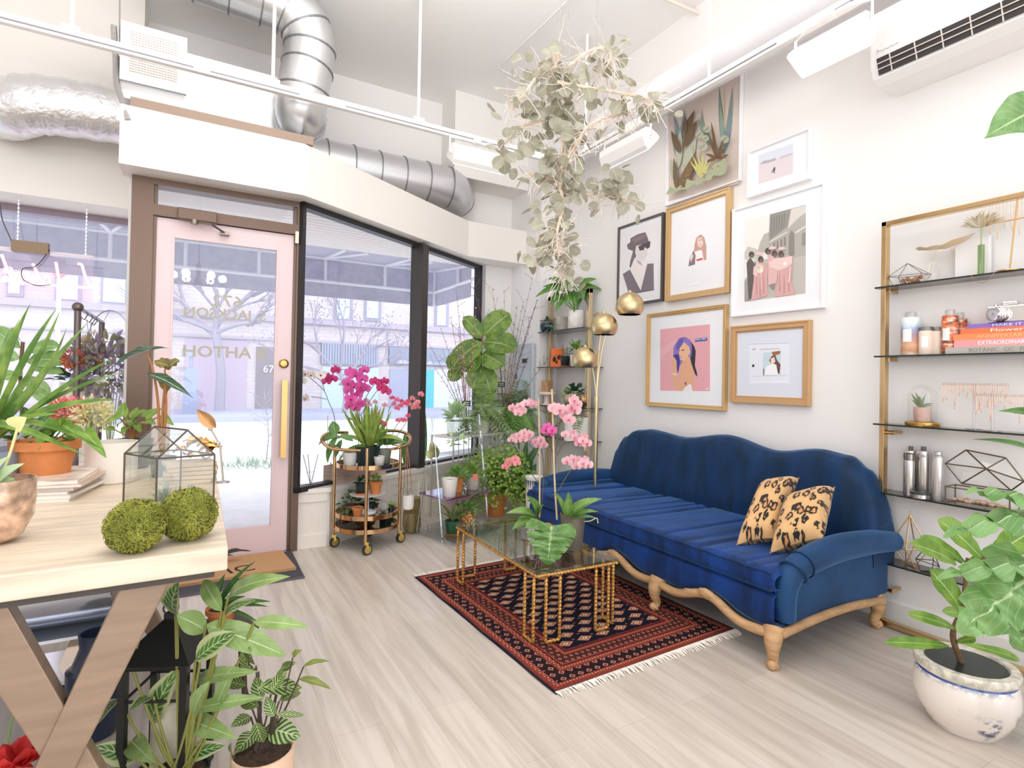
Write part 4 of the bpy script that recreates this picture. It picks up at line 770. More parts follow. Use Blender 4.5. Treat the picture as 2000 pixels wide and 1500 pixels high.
bk = [('grey book at the bottom of the stack on the second shelf', 1846, 'b9b3aa', 'b3aaa2', 'BOTANIC  OC  FLORAL', '8f8a84', .0), ('pink book titled EXTRAORDINARY WEDDINGS in the shelf stack', 1863, 'f0a0a4', 'ef9a9f', 'EXTRAORDINARY WEDDINGS', 'fff6f4', .0), ('orange anniversary book between the pink one and the flower one', 1861, 'f0925c', 'ef8d55', 'ANNIVERSARY ALBUM', 'f8c08c', 0), ('orange red book titled Flower in the shelf stack', 1876, 'ef7a4e', 'ee7448', 'Flower', 'fff2ea', 0), ('purple book on top of the shelf stack under the silver camera', 1889, '8f6fc0', '8a67bd', 'MAKE IT A BOUQUET', 'f2ecfa', 0)]
yb_ = [(687.5, 675), (675, 662), (662, 651), (651, 641), (641, 633)]; zc = z2
for (lb, x0, c1, c2, tx, tc_, _), (a, b) in zip(bk, yb_):
    p = on(x0, a, zc, 3.40); h = (a-b)*dep(p)/FPX*1.02; t = thing('book', lb, 'book', V((3.46, p.y-.2, zc)), 'coffee-table books stacked on the second shelf')
    f = MB(); f.b2((3.405, p.y-.44, zc), (3.525, p.y, zc+.003)); f.b2((3.405, p.y-.44, zc+h-.003), (3.525, p.y, zc+h)); f.b2((3.402, p.y-.44, zc), (3.407, p.y, zc+h)); f.build('cover', M('cover_'+c1, c1, .45), t, False)
    f = MB(); f.b2((3.407, p.y-.437, zc+.003), (3.522, p.y-.003, zc+h-.003)); f.build('pages', M('page_block', 'f2ece2', .8), t, False)
    f = MB(); L_ = {'Flower': .155, 'EXTRAORDINARY WEDDINGS': .33}.get(tx, .3); o_ = .12 if tx == 'Flower' else .1
    add_text(f, tx, h*.85, (3.4015, p.y-o_, zc+h*.2), (0, -1, 0), (0, 0, 1), L_ if tx != 'Flower' else .13); f.build('spine_title', M('title_'+tc_, tc_, .5), t, False); zc += h
# silver camera
c = on(1975, 634, zc, 3.46); t = thing('camera', 'silver toy camera standing on the book stack', 'camera', c); mSil = M('chrome_silver', 'e4e1de', .16, .95)
f = MB(); f.b2((3.43, c.y-.10, zc+.001), (3.49, c.y+.085, zc+.085)); f.b2((3.435, c.y-.03, zc+.085), (3.485, c.y+.03, zc+.105)); bevel(f.build('body', mSil, t, False), .006)
f = MB(); rm = V((-1, .55, -.05)).normalized().to_track_quat('Z', 'Y').to_matrix(); f.lathe([(.034, 0), (.036, .012), (.033, .014), (.037, .026), (.033, .029), (.036, .04), (.032, .043), (.034, .058), (.025, .06), (.0001, .056)], V((3.43, c.y+.02, zc+.042)), 24, rot=rm); f.build('lens', mSil, t)
f = MB(); f.lathe([(.012, .085), (.012, .098), (.0001, .099)], c+V((0, -.07, 0)), 14); f.lathe([(.009, .085), (.009, .095), (.0001, .096)], c+V((0, .06, 0)), 14); f.build('dials', mSil, t)
# third shelf: glass cloche, jewellery racks
c = on(1801, 830, z3, 3.455); d = dep(c)/FPX; t = thing('glass_cloche', 'round glass cloche on a gold base over a succulent in pink pot', 'cloche', c); MB().lathe([(.078, 0), (.08, .004), (.08, .02), (.074, .024), (.0001, .024)], c, 32).build('base', M('gold_base', 'cfa458', .2, .9), t)
R_ = .067; MB().lathe([(R_, .024), (R_, .16)]+[(R_*math.cos(a*PI/16), .16+R_*math.sin(a*PI/16)) for a in range(1, 8)]+[(.0001, .16+R_)], c, 32).build('dome', mClear, t)
p = c+V((0, 0, .0245)); t = thing('potted_succulent', 'spiky succulent in a glittering rose pink pot under the cloche', 'potted plant', p); MB().lathe([(.036, 0), (.039, .004), (.041, .078), (.037, .078), (.036, .07), (.0001, .07)], p, 26).build('pot', M('rose_glitter', 'e6bfae', .3, .5, bump=.8, bscale=260), t)
f = MB()
for dy, dz, dx, ar in ((.055, .085, -.01, -.15), (.035, .09, 0, -.2), (.045, .05, -.02, -.3), (-.02, .085, 0, .25), (-.06, .02, -.01, .6), (-.05, .03, .01, .6), (.02, .07, .015, .1)): f.leaf(p+V((0, 0, .07)), p+V((dx, dy, .07+dz)), .016, (-1, .0, .3), ar, 'lance', .5, 6)
f.build('leaves', leafmat('succulent_leaf', '7f9268', '95a57c', 'b9c49c', .15, .5), t)
for nm, x0, x1, yt, yp, yb, lb in (('a', 1840, 1970, 745, 825, 838, 'left clear acrylic jewellery rack hung with necklaces on the third shelf'), ('b', 1905, 2060, 767, 840, 845, 'lower clear acrylic jewellery rack with bracelets at the right end of the third shelf')):
    X = 3.45 if nm == 'a' else 3.41; ya, yb_2 = pX(x0, yt, X).y, pX(x1, yt, X).y; zt3 = pX((x0+x1)/2, yt+6, X).z; ym = pX((x0+x1)/2-3 if nm == 'a' else 1938, yb, X).y
    t = thing('jewellery_rack', lb, 'jewellery rack', V((X, ym, z3)), 'acrylic jewellery racks on the third shelf'); f = MB(); f.tube([(X, ya, zt3), (X, yb_2, zt3)], .006, 10); f.tube([(X, ym, z3), (X, ym, zt3)], .006, 10); f.lathe([(.035, 0), (.035, .006), (.006, .008)], (X, ym, z3), 20); f.build('stand', glassy('acrylic', 'f4f1f0', .12), t)
    f = MB(); rn = random.Random(5)
    for i in range(16):
        y = ya+(yb_2-ya)*(i+.5)/16; L = rn.choice((.04, .06, .09, .12)); f.tube(bez((X-.007, y+.006, zt3+.004), (X-.008, y, zt3-2*L), (X-.007, y-.006, zt3+.004), 8), .0012, 4)
        if i % 3 == 0: f.ball((X-.009, y, zt3-L-.004), .004, 6)
    f.build('necklaces', M('rose_gold_chain', 'd9a88e', .3, .8), t)
# fourth shelf
mAlu = M('brushed_aluminium', 'c9c4c1', .25, .85); mDk = M('dark_cap', '5f5a57', .4)
can('spray_can', 1778, 958, 872, 23, z4, mAlu, 'tall silver spray can behind the pump bottle on the fourth shelf', 'spray can', (.35, .02), mDk, X=3.49); can('spray_can', 1803, 962, 872, 25, z4, mAlu, 'tall silver spray can in the middle of the three on the fourth shelf', 'spray can', (.35, .02), mDk, X=3.48, group=None)
c = can('spray_can', 1831, 965, 878, 20, z4, M('satin_silver', 'd3cfcd', .3, .7), 'round-topped silver spray can nearest the geometric glass box', 'spray can', (.7, .018), M('satin_silver', 'd3cfcd', .3, .7), X=3.46); 
for nm, x in (('a', 1803), ('b', 1831)):
    q = on(x-8, 890, pX(x, 893, 3.44).z, 3.44)
    f = MB(); add_text(f, 'NIMA', .02, q+V((-.014, 0, 0)), (0, -1, 0), (0, 0, 1)); par = [o for o in bpy.data.objects if o.get('category') == 'spray can'][1 if nm == 'a' else 2]; f.build('lettering', M('grey_print', 'a8a2a0', .5), par, False)
can('pump_bottle', 1775, 966, 895, 19, z4, mAlu, 'short silver bottle with striped chrome collar at the front left of the fourth shelf', 'bottle', (1.0, .035), M('striped_chrome', '8d8985', .15, .95), X=3.42)
c = on(1797, 966, z4, 3.41); t = thing('tin', 'low round silver tin with dark lid in front of the spray cans', 'tin', c); MB().lathe([(.040, 0), (.043, .003), (.043, .022), (.0001, .022)], c, 28).build('body', mAlu, t); MB().lathe([(.0445, .022), (.0445, .034), (.04, .037), (.0001, .037)], c, 28).build('lid', M('dark_lid', '3c423e', .3), t)
# geometric glass jewel box, lid open
t = thing('glass_box', 'brass edged geometric glass box with its lid propped open on the fourth shelf', 'box', on(1900, 985, z4, 3.45)); ya, yb_3 = on(1846, 975, 0, 3.40).y, on(1972, 990, 0, 3.40).y; h_ = .085
B = [V((x, y, z)) for z in (z4, z4+h_) for x, y in ((3.40, ya), (3.40, yb_3), (3.51, yb_3), (3.51, ya))]; wire(B, ((0, 1), (1, 2), (2, 3), (3, 0), (4, 5), (5, 6), (6, 7), (7, 4), (0, 4), (1, 5), (2, 6), (3, 7)), .0035, 'box_edges', mGeo, t)
zl = z4+h_; w_ = ya-yb_3
Lp = [V((3.505, ya-.03, zl+.012)), V((3.505, yb_3+.03, zl+.012)), V((3.47, ya+.03, zl+.11)), V((3.47, yb_3-.03, zl+.07)), V((3.50, ya-.05, zl+.19)), V((3.50, yb_3+.05, zl+.17)), V((3.455, (ya+yb_3)/2-.02, zl+.11))]
wire(Lp, ((0, 1), (0, 2), (2, 4), (4, 5), (5, 3), (3, 1), (6, 0), (6, 1), (6, 2), (6, 3), (6, 4), (6, 5)), .0035, 'lid_edges', mGeo, t)
f = MB(); f.poly([B[0], B[1], B[5], B[4]]); f.poly([B[3], B[0], B[4], B[7]]); f.poly([Lp[0], Lp[1], Lp[6]]); f.poly([Lp[4], Lp[2], Lp[6]]); f.poly([Lp[5], Lp[4], Lp[6]]); f.poly([Lp[2], Lp[0], Lp[6]]); f.poly([Lp[1], Lp[3], Lp[6]]); f.poly([Lp[3], Lp[5], Lp[6]]); f.build('panes', mClear, t, False)
f = MB()
for i in range(14): f.ball(V((3.455+rnd.uniform(-.03, .03), yb_3+.02+rnd.uniform(0, w_-.04), z4+.02)), rnd.uniform(.012, .02), 8, .7)
f.build('petals', M('dried_petals', 'c9a88c', .8, var=.3, vscale=50), t)
# bottom shelf
c = on(1778, 1085, z5, 3.45); t = thing('himmeli_ornament', 'tall gold wire pyramid ornament on the bottom shelf', 'ornament', c); top = V((3.45, on(1777, 1000, 0, 3.45).y, pX(1777, 1006, 3.45).z)); ze = pX(1760, 1065, 3.45).z; yl, yr = on(1742, 1065, 0, 3.45).y, on(1812, 1070, 0, 3.45).y; ym = (yl+yr)/2
P = [top, V((3.43, yl, ze)), V((3.41, ym, ze-.01)), V((3.47, yr, ze+.01)), V((3.51, ym, ze+.01)), V((3.46, ym+.02, z5+.003)), V((3.44, ym-.03, z5+.003))]
wire(P, ((0, 1), (0, 2), (0, 3), (0, 4), (1, 2), (2, 3), (3, 4), (4, 1), (1, 5), (2, 5), (2, 6), (3, 6), (4, 5), (5, 6)), .003, 'wire_frame', mGoldW, t)
f = MB(); f.tube([top+V((.012*math.cos(a*PI/6), 0, .012+.012*math.sin(a*PI/6))) for a in range(13)], .0012, 4, False); f.build('hanging_ring', mGoldW, t)
c = on(1812, 1108, z5, 3.41); t = thing('geometric_terrarium', 'small black wire terrarium at the front of the bottom shelf', 'terrarium', c)
P = [c+V((x, y, z)) for x, y, z in ((-.0, .035, .002), (.05, .0, .002), (0, -.045, .002), (-.005, .055, .06), (.06, .0, .06), (-.005, -.055, .05), (.02, .0, .16))]
wire(P, ((0, 1), (1, 2), (2, 0), (0, 3), (1, 4), (2, 5), (3, 4), (4, 5), (3, 5), (3, 6), (4, 6), (5, 6)), .0022, 'wire_frame', M('black_wire', '332e2c', .4, .5), t)
# ================================================================ SOFA
def velvet(name, c, c2):
    m = M(name, c, .62, sheen=.55, col2=c2, vscale=3.2, stretch=(1, 3.5, 1.2), bump=.25, bscale=9, spec=.3)
    m.node_tree.nodes['Principled BSDF'].inputs['Sheen Tint'].default_value = (.25, .5, .95, 1); return m
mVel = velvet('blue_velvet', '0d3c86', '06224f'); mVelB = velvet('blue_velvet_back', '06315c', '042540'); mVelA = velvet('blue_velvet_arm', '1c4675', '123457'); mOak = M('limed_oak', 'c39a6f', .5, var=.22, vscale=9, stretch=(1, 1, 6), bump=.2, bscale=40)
sf = thing('sofa', 'blue velvet camelback sofa with carved pale wood legs against the picture wall', 'sofa', (2.95, 2.75, 0))
YR, YL = 1.66, 3.93; YM = (YR+YL)/2; FX = 2.43
def lerp(tab, x):
    for (a, b), (c, d) in zip(tab, tab[1:]):
        if a <= x <= c: t = (x-a)/(c-a); t = t*t*(3-2*t); return b+(d-b)*t
    return tab[0][1] if x < tab[0][0] else tab[-1][1]
topz = lambda y: lerp([(1.655, .60), (1.69, .77), (1.76, .875), (1.87, .945), (2.03, .962), (2.34, .918), (2.73, .985), (3.15, .928), (3.50, .958), (3.66, .94), (3.80, .875), (3.895, .77), (3.93, .60)], y)
scal = lambda y: .165+.028*math.cos((y-1.69)/(.76)*2*PI)*(-1)+.012*math.cos((y-1.69)/.76*4*PI)
# padded base with scalloped lower edge
f = MB()
def basef(u, v):
    y = YR+.02+(YL-YR-.04)*u; zb = scal(y)+.03; pr = [(3.38, zb), (FX+.02, zb), (FX, zb+.03), (FX-.004, .27), (FX, .33), (FX+.03, .352), (3.38, .352)]
    i = min(int(v*6), 5); t = v*6-i; a, b = pr[i], pr[i+1]; return (a[0]+(b[0]-a[0])*t, y, a[1]+(b[1]-a[1])*t)
f.grid(basef, 90, 12); f.b2((FX+.03, YR+.02, .22), (3.4, YR+.05, .35)); f.b2((FX+.03, YL-.05, .22), (3.4, YL-.02, .35)); f.build('seat_base', mVel, sf, auto=60)
# one long cushion, T shaped at the arms, with drag wrinkles
f = MB(); y0c, y1c = YR+.005, YL-.005
prof = []
def rr(x0, x1, z0, z1, r, n=5):
    out = []
    for cx_, cz_, a0 in ((x1-r, z1-r, 0), (x0+r, z1-r, 90), (x0+r, z0+r, 180), (x1-r, z0+r, 270)):
        for i in range(n+1): a = R(a0+90*i/n); out.append((cx_+r*math.cos(a), cz_+r*math.sin(a)))
    return out
base_pr = rr(FX-.02, 3.30, .352, .468, .042)
rnw = random.Random(2); wr = [(rnw.uniform(y0c, y1c), rnw.uniform(.012, .028), rnw.uniform(-.45, .45), rnw.uniform(.007, .014), rnw.uniform(2.5, 3.3)) for _ in range(34)]
def cush(u, v):
    k_ = int(round(v*len(base_pr))) % len(base_pr); x, z = base_pr[k_]; y = y0c+(y1c-y0c)*u; e = min(u, 1-u)*(y1c-y0c); sq = min(1, (e/.05))**.5 if e < .05 else 1
    zc_, xc_ = .41, 2.86; x2 = x; z2 = zc_+(z-zc_)*(.55+.45*sq)
    if z > .43:
        bump_ = .02*math.sin(PI*min(1, max(0, (x-FX)/.8)))
        for yy, w_, sl, h_, xm in wr:
            d = y-(yy+sl*(x-2.8)); fade = max(0, 1-abs(x-xm)/.55); bump_ -= h_*fade*math.exp(-(d/w_)**2)*1.3
        z2 += bump_*sq
    if e < .11 and x > 2.62: y = (y0c+.11) if u < .5 else (y1c-.11)
    return (x2, y, z2)
f.grid(cush, 260, len(base_pr)); f.build('seat_cushion', mVel, sf, auto=70)
f = MB(); sp = [(FX-.022, y0c+.02+(y1c-y0c-.04)*i/80, .452+.002*math.sin(i)) for i in range(81)]; f.tube(sp, .004, 5); f.tube([(x, y, .366) for x, y, z in sp], .004, 5); f.build('cushion_piping', mVelB, sf)
# camel back
def back(u, v):
    y = 1.655+(3.93-1.655)*u; zt = topz(y); 
    hh = zt-.36; pr = [(3.46, .36), (3.47, .36+hh*.5), (3.46, zt-.05), (3.43, zt-.008), (3.39, zt), (3.34, zt-.012), (3.305, zt-.05), (3.275, .36+hh*.62), (3.245, .36+hh*.3), (3.25, .36)]
    i = min(int(v*9), 8); t = v*9-i; a, b = pr[i], pr[i+1]; x = a[0]+(b[0]-a[0])*t; z = a[1]+(b[1]-a[1])*t
    if .45 < v < .98: x += .008*math.sin(y*21+z*3)*math.sin(PI*(v-.45)/.53)
    return (x, y, z)
f = MB(); f.grid(back, 110, 27)
for u in (0, 1): f.poly([back(u, i/27) for i in (range(28) if u else range(27, -1, -1))])
f.build('backrest', mVelB, sf, auto=65)
# scroll arms
for s_, Y0 in ((1, YR), (-1, YL)):
    inn = lambda d: Y0+s_*d
    f = MB()
    pth = spline([(3.44, inn(-.008), .485), (3.2, inn(-.005), .51), (2.9, inn(-.002), .515), (2.66, inn(0), .488), (2.555, inn(0), .455), (2.505, inn(.005), .40), (2.50, inn(.012), .33), (2.515, inn(.02), .22)], 7)
    f.tube(pth, [.055+.014*math.sin(PI*min(1, i/30)) - (.0 if i < 34 else (i-34)*.0006) for i in range(len(pth))], 18); f.build('arm_roll', mVelA, sf, auto=70)
    f = MB(); ol = [(3.42, .19), (2.51, .19), (2.505, .34), (2.53, .45), (2.62, .49), (3.42, .49)]; f.extr([(x, inn(.0), z) for x, z in ol], (0, s_*.10, 0)); bevel(f.build('arm_panel', mVelA, sf, False), .02, 3)
    f = MB()
    for k_ in (24, 29): p = V(pth[k_]); t_ = (V(pth[k_+1])-p).normalized(); f.tube([p-t_*.003, p+t_*.003], .0705, 18)
    f.build('arm_seam', mVelB, sf)
# carved rail and legs
f = MB(); rl = []
for i in range(121): y = YR+.03+(YL-YR-.06)*i/120; rl.append((FX-.008-.012*math.sin((y-1.69)/.76*2*PI)**2, y, scal(y)+.012))
f.tube(rl, .024, 10)
for k_ in range(3):
    yc = 1.69+.38+.76*k_; f.lathe([(.0001, -.03), (.03, -.02), (.042, 0), (.03, .02), (.0001, .03)], (FX-.02, yc, scal(yc)+.02), 12, sy=1.5, sx=.5); 
    for d_ in (-.11, .11): f.lathe([(.0001, -.018), (.022, -.008), (.022, .008), (.0001, .018)], (FX-.022, yc+d_, scal(yc+d_)+.02), 10, sy=1.9, sx=.45)
f.build('carved_rail', mOak, sf)
for s_, Y0 in ((1, YR), (-1, YL)):
    f = MB(); f.tube([(FX+.02+.9*i/30, Y0+s_*(.0-.012*math.sin(PI*i/30)), .165+.035*math.sin(PI*i/30)) for i in range(31)], .022, 10); f.build('side_rail', mOak, sf)
def leg(x, y, ox, oy):
    f = MB(); p = [(x, y, .185), (x+ox*.030, y+oy*.03, .13), (x+ox*.030, y+oy*.03, .085), (x+ox*.012, y+oy*.012, .045), (x+ox*.028, y+oy*.028, .02), (x+ox*.04, y+oy*.04, .012)]
    sp = spline(p, 5); n_ = len(sp)-1; f.tube(sp, [.050-.020*min(1, i/10)-.008*max(0, (i-8)/10)+(.010 if i > n_-6 else 0) for i in range(n_+1)], 12); e = V(sp[-1]); f.ball(V((e.x, e.y, .024)), .024, 10); f.lathe([(.0001, -.05), (.024, -.02), (.03, .02), (.015, .06), (.0001, .065)], (x+ox*.034, y+oy*.034, .14), 10, sx=.8, sy=.8); f.build('leg', mOak, sf)
leg(FX+.02, YR+.035, -1, -.5); leg(FX+.01, 2.45, -1, 0); leg(FX+.01, 3.21, -1, 0); leg(FX+.02, YL-.035, -1, .5); leg(3.34, YR+.05, .6, -.6); leg(3.34, YL-.05, .6, .6)
# leopard cushions
def leopard():
    m = bpy.data.materials.new('leopard_print'); m.use_nodes = True; nt = m.node_tree; L = nt.links; N = nt.nodes.new; b = nt.nodes['Principled BSDF']; b.inputs['Roughness'].default_value = .8; b.inputs['Sheen Weight'].default_value = .2
    uv = N('ShaderNodeUVMap'); ns = N('ShaderNodeTexNoise'); ns.inputs['Scale'].default_value = 13; L.new(uv.outputs[0], ns.inputs[0])
    mx = N('ShaderNodeMix'); mx.data_type = 'VECTOR'; mx.inputs[0].default_value = .10; L.new(uv.outputs[0], mx.inputs[4]); L.new(ns.outputs[1], mx.inputs[5])
    vo = N('ShaderNodeTexVoronoi'); vo.inputs['Scale'].default_value = 6.5; vo.inputs['Randomness'].default_value = .8; L.new(mx.outputs[1], vo.inputs[0])
    r = N('ShaderNodeValToRGB'); L.new(vo.outputs['Distance'], r.inputs[0]); e = r.color_ramp.elements; e[0].position = 0; e[0].color = (*s2l('d99a62'), 1); e[1].position = .2; e[1].color = (*s2l('cf8d55'), 1)
    for p, c in ((.24, '17130f'), (.40, '17130f'), (.45, 'd9ab74'), (1, 'e0b680')): x = e.new(p); x.color = (*s2l(c), 1)
    n2 = N('ShaderNodeTexNoise'); n2.inputs['Scale'].default_value = 17; L.new(uv.outputs[0], n2.inputs[0]); mr = N('ShaderNodeMapRange'); mr.inputs[1].default_value = .64; mr.inputs[2].default_value = .68; L.new(n2.outputs[0], mr.inputs[0])
    m3 = N('ShaderNodeMix'); m3.data_type = 'RGBA'; L.new(mr.outputs[0], m3.inputs[0]); L.new(r.outputs[0], m3.inputs[6]); m3.inputs[7].default_value = (*s2l('dcb07a'), 1); L.new(m3.outputs[2], b.inputs['Base Color']); return m
mLeo = leopard()
def cushion(corners, thick, label):
    """corners: lower-left, lower-right, upper-right, upper-left of the pillow's middle plane"""
    a, b, c, d = [V(p) for p in corners]; nn = (b-a).cross(d-a).normalized(); f = MB()
    def s(side):
        def g(u, v):
            uu = u-.5; vv = v-.5; pin = 1-.10*(1-(2*uu)**2)*0; x = uu*(1-.12*(2*vv)**2*0); P = (a*(1-u)+b*u)*(1-v)+(d*(1-u)+c*u)*v; ctr = (a+b+c+d)/4
            sag = .09*((1-(2*uu)**2)*(2*vv)**4+(1-(2*vv)**2)*(2*uu)**4); P = P+(ctr-P)*sag
            h_ = max(0, (1-(2*uu)**4))**.6*max(0, (1-(2*vv)**4))**.6; return P+nn*(side*thick*.5*h_)
        return g
    f.grid(s(1), 18, 18); n0 = len(f.f); f.grid(s(-1), 18, 18)
    for i in range(n0, len(f.f)): f.f[i] = f.f[i][::-1]; f.uv[i] = f.uv[i][::-1]
    o = f.build('cushion', mLeo, smooth=True, auto=80); tag(o, label, 'cushion', 'leopard print cushions on the sofa'); return o
def P3(x, y, d): return at(x, y, d)
cushion([P3(1436, 1066, 3.05), P3(1515, 1052, 3.00), P3(1562, 932, 3.34), P3(1486, 942, 3.38)], .19, 'leopard print cushion leaning left of the other on the blue sofa')
cushion([P3(1502, 1082, 2.92), P3(1610, 1050, 2.86), P3(1632, 950, 3.13), P3(1532, 975, 3.20)], .19, 'leopard print cushion nearest the right arm of the blue sofa')
# ================================================================ RUG
r1, r2, r3 = V((1.382, 1.984, 0)), V((1.33, 3.60, 0)), V((2.613, 2.036, 0)); r4 = r2+r3-r1; RW, RL = (r3-r1).length, (r2-r1).length
def rug_mat():
    m = bpy.data.materials.new('bokhara_weave'); m.use_nodes = True; nt = m.node_tree; L = nt.links; N = nt.nodes.new; b = nt.nodes['Principled BSDF']; b.inputs['Roughness'].default_value = .95; b.inputs['Specular IOR Level'].default_value = .1
    uv = N('ShaderNodeUVMap'); sp = N('ShaderNodeSeparateXYZ'); L.new(uv.outputs[0], sp.inputs[0])
    def m_(op, a, b2=None, c=None):
        n = N('ShaderNodeMath'); n.operation = op
        for i, v in enumerate((a, b2, c)):
            if v is None: continue
            if isinstance(v, (int, float)): n.inputs[i].default_value = v
            else: L.new(v, n.inputs[i])
        return n.outputs[0]
    def mix(f, a, b2):
        n = N('ShaderNodeMix'); n.data_type = 'RGBA'
        if isinstance(f, float): n.inputs[0].default_value = f
        else: L.new(f, n.inputs[0])
        for i, v in ((6, a), (7, b2)):
            if isinstance(v, str): n.inputs[i].default_value = (*s2l(v), 1)
            else: L.new(v, n.inputs[i])
        return n.outputs[2]
    X = m_('MULTIPLY', sp.outputs[0], RW); Y = m_('MULTIPLY', sp.outputs[1], RL)
    ex = m_('MINIMUM', X, m_('SUBTRACT', RW, X)); ey = m_('MINIMUM', Y, m_('SUBTRACT', RL, Y)); ey2 = m_('MULTIPLY', ey, .95); E = m_('MINIMUM', ex, ey2)
    def tile(px_, py_, off=True):
        r = m_('DIVIDE', Y, py_); row = m_('FLOOR', r); sh = m_('MULTIPLY', m_('MODULO', row, 2.0), .5) if off else 0.0
        fx = m_('ABSOLUTE', m_('SUBTRACT', m_('FRACT', m_('ADD', m_('DIVIDE', X, px_), sh)), .5)); fy = m_('ABSOLUTE', m_('SUBTRACT', m_('FRACT', r), .5)); return fx, fy, m_('ADD', fx, fy)
    lt_ = lambda a, k_: m_('LESS_THAN', a, k_)
    fx, fy, dd = tile(.125, .075); c = mix(lt_(dd, .42), '1a1826', '8d5a4e'); c = mix(lt_(dd, .36), c, 'c98f74'); c = mix(lt_(dd, .25), c, '5e2a26'); c = mix(lt_(dd, .17), c, 'e8cba8'); c = mix(lt_(dd, .07), c, '3a1c22')
    f2, g2, d2 = tile(.125, .0375); c = mix(m_('MULTIPLY', lt_(d2, .10), m_('GREATER_THAN', dd, .5)), c, 'b5735f')
    # borders from the field outwards
    a, b_, dz = tile(.035, .035); band = mix(lt_(dz, .3), '4a2422', 'b5806a'); band = mix(lt_(dz, .14), band, '241820')
    a2, b3, dw = tile(.05, .05); band2 = mix(lt_(dw, .34), '2a1a20', 'b98d76'); band2 = mix(lt_(dw, .22), band2, '77352f')
    a4, b4, d4 = tile(.018, .018); dots = mix(lt_(d4, .28), '8b3f33', 'd59a7d')
    for th, col in ((.275, '6a2e28'), (.262, '201620'), (.255, '9b4a3a'), (.235, band), (.175, '8b3f33'), (.165, '201620'), (.158, dots), (.135, '7d382e'), (.125, band2), (.060, '201620'), (.054, dots), (.030, '7d382e'), (.012, '2a2530')): c = mix(lt_(E, th), c, col)
    ns = N('ShaderNodeTexNoise'); ns.inputs['Scale'].default_value = 160; L.new(uv.outputs[0], ns.inputs[0]); n2 = N('ShaderNodeTexNoise'); n2.inputs['Scale'].default_value = 5; L.new(uv.outputs[0], n2.inputs[0])
    k_ = m_('MULTIPLY_ADD', ns.outputs[0], .7, m_('MULTIPLY_ADD', n2.outputs[0], .5, .42)); mu = N('ShaderNodeMix'); mu.data_type = 'RGBA'; mu.blend_type = 'MULTIPLY'; mu.inputs[0].default_value = 1; L.new(c, mu.inputs[6]); L.new(k_, mu.inputs[7]); L.new(mu.outputs[2], b.inputs['Base Color'])
    bp = N('ShaderNodeBump'); bp.inputs['Strength'].default_value = .5; bp.inputs['Distance'].default_value = .003; L.new(ns.outputs[0], bp.inputs['Height']); L.new(bp.outputs[0], b.inputs['Normal']); return m
t = thing('rug', 'dark red patterned wool rug with white fringe under the coffee table and sofa', 'rug', (r1+r4)/2)
f = MB()
def rg_(u, v): p = r1+(r3-r1)*u+(r2-r1)*v; w_ = .006*math.sin(v*19)*(1 if u < .02 else 0); return (p.x-w_, p.y, .007+.003*max(0, math.sin(v*23))*(u < .02)+.002*max(0, math.sin(u*17))*(v < .03))
f.grid(rg_, 40, 50); n = len(f.v); f.extr([rg_(0, 0)[:2]+(.0005,), rg_(1, 0)[:2]+(.0005,), rg_(1, 1)[:2]+(.0005,), rg_(0, 1)[:2]+(.0005,)], (0, 0, .005)); f.build('weave', rug_mat(), t)
rn = random.Random(8)
for v, s_ in ((0, -1), (1, 1)):
    f = MB()
    for i in range(150):
        u = (i+.5)/150; p = V(rg_(u, v)); e = p+(r2-r1).normalized()*s_*rn.uniform(.03, .055)+(r3-r1).normalized()*rn.uniform(-.012, .012); e.z = .003; p.z = .008; f.tube([p-(r2-r1).normalized()*s_*.006, (p+e)/2+V((0, 0, .004)), e], [.0035, .003, .002], 4)
    o = f.build('fringe', M('cotton_fringe', 'efe6dc', .9), t); o['kind'] = 'stuff'
# ================================================================ COFFEE TABLE
TZ0 = .385; tx0, tx1, ty0, ty1 = 1.525, 2.035, 2.37, 3.41
mRope = M('gold_rope', 'd9a55c', .34, .75, var=.25, vscale=40); ct = thing('coffee_table', 'gold rope-legged coffee table with glass top on the patterned rug', 'coffee table', ((tx0+tx1)/2, (ty0+ty1)/2, .01))
def rope(f, p0, p1, r=.0105):
    p0, p1 = V(p0), V(p1); n = max(3, int((p1-p0).length/.010)); f.tube([p0+(p1-p0)*(i/n) for i in range(n+1)], [r*(1.0 if i % 2 else .70) for i in range(n+1)], 7, True, .5)
def tt(x, y, z): a = R(-1.2); cx_, cy_ = tx0, ty0; dx, dy = x-cx_, y-cy_; return (cx_+dx*math.cos(a)-dy*math.sin(a), cy_+dx*math.sin(a)+dy*math.cos(a)+0, z)
f = MB(); zz = TZ0-.012
for a, b in (((tx0, ty0), (tx1, ty0)), ((tx1, ty0), (tx1, ty1)), ((tx1, ty1), (tx0, ty1)), ((tx0, ty1), (tx0, ty0))): rope(f, tt(*a, zz-.012), tt(*b, zz-.012), .010)
f.build('rim', mRope, ct)
f = MB(); f.prism([tt(tx0-.005, ty0-.005, 0), tt(tx1+.005, ty0-.005, 0), tt(tx1+.005, ty1+.005, 0), tt(tx0-.005, ty1+.005, 0)], zz, TZ0); f.build('glass_top', glassy('table_glass', 'e4ece6', .10), ct, False)
for cx_, sx_ in ((tx0, 1), (tx1, -1)):
    for cy_, sy_ in ((ty0, 1), (ty1, -1)):
        for k_ in (0, 1):
            a = (cx_, cy_+sy_*.03) if k_ == 0 else (cx_+sx_*.055, cy_); b = (cx_, cy_+sy_*.12) if k_ == 0 else (cx_+sx_*.14, cy_); f = MB(); rope(f, tt(*a, .022), tt(*a, zz-.02)); rope(f, tt(*b, .022), tt(*b, zz-.02)); rope(f, tt(*a, .020), tt(*b, .020)); f.build('leg', mRope, ct)
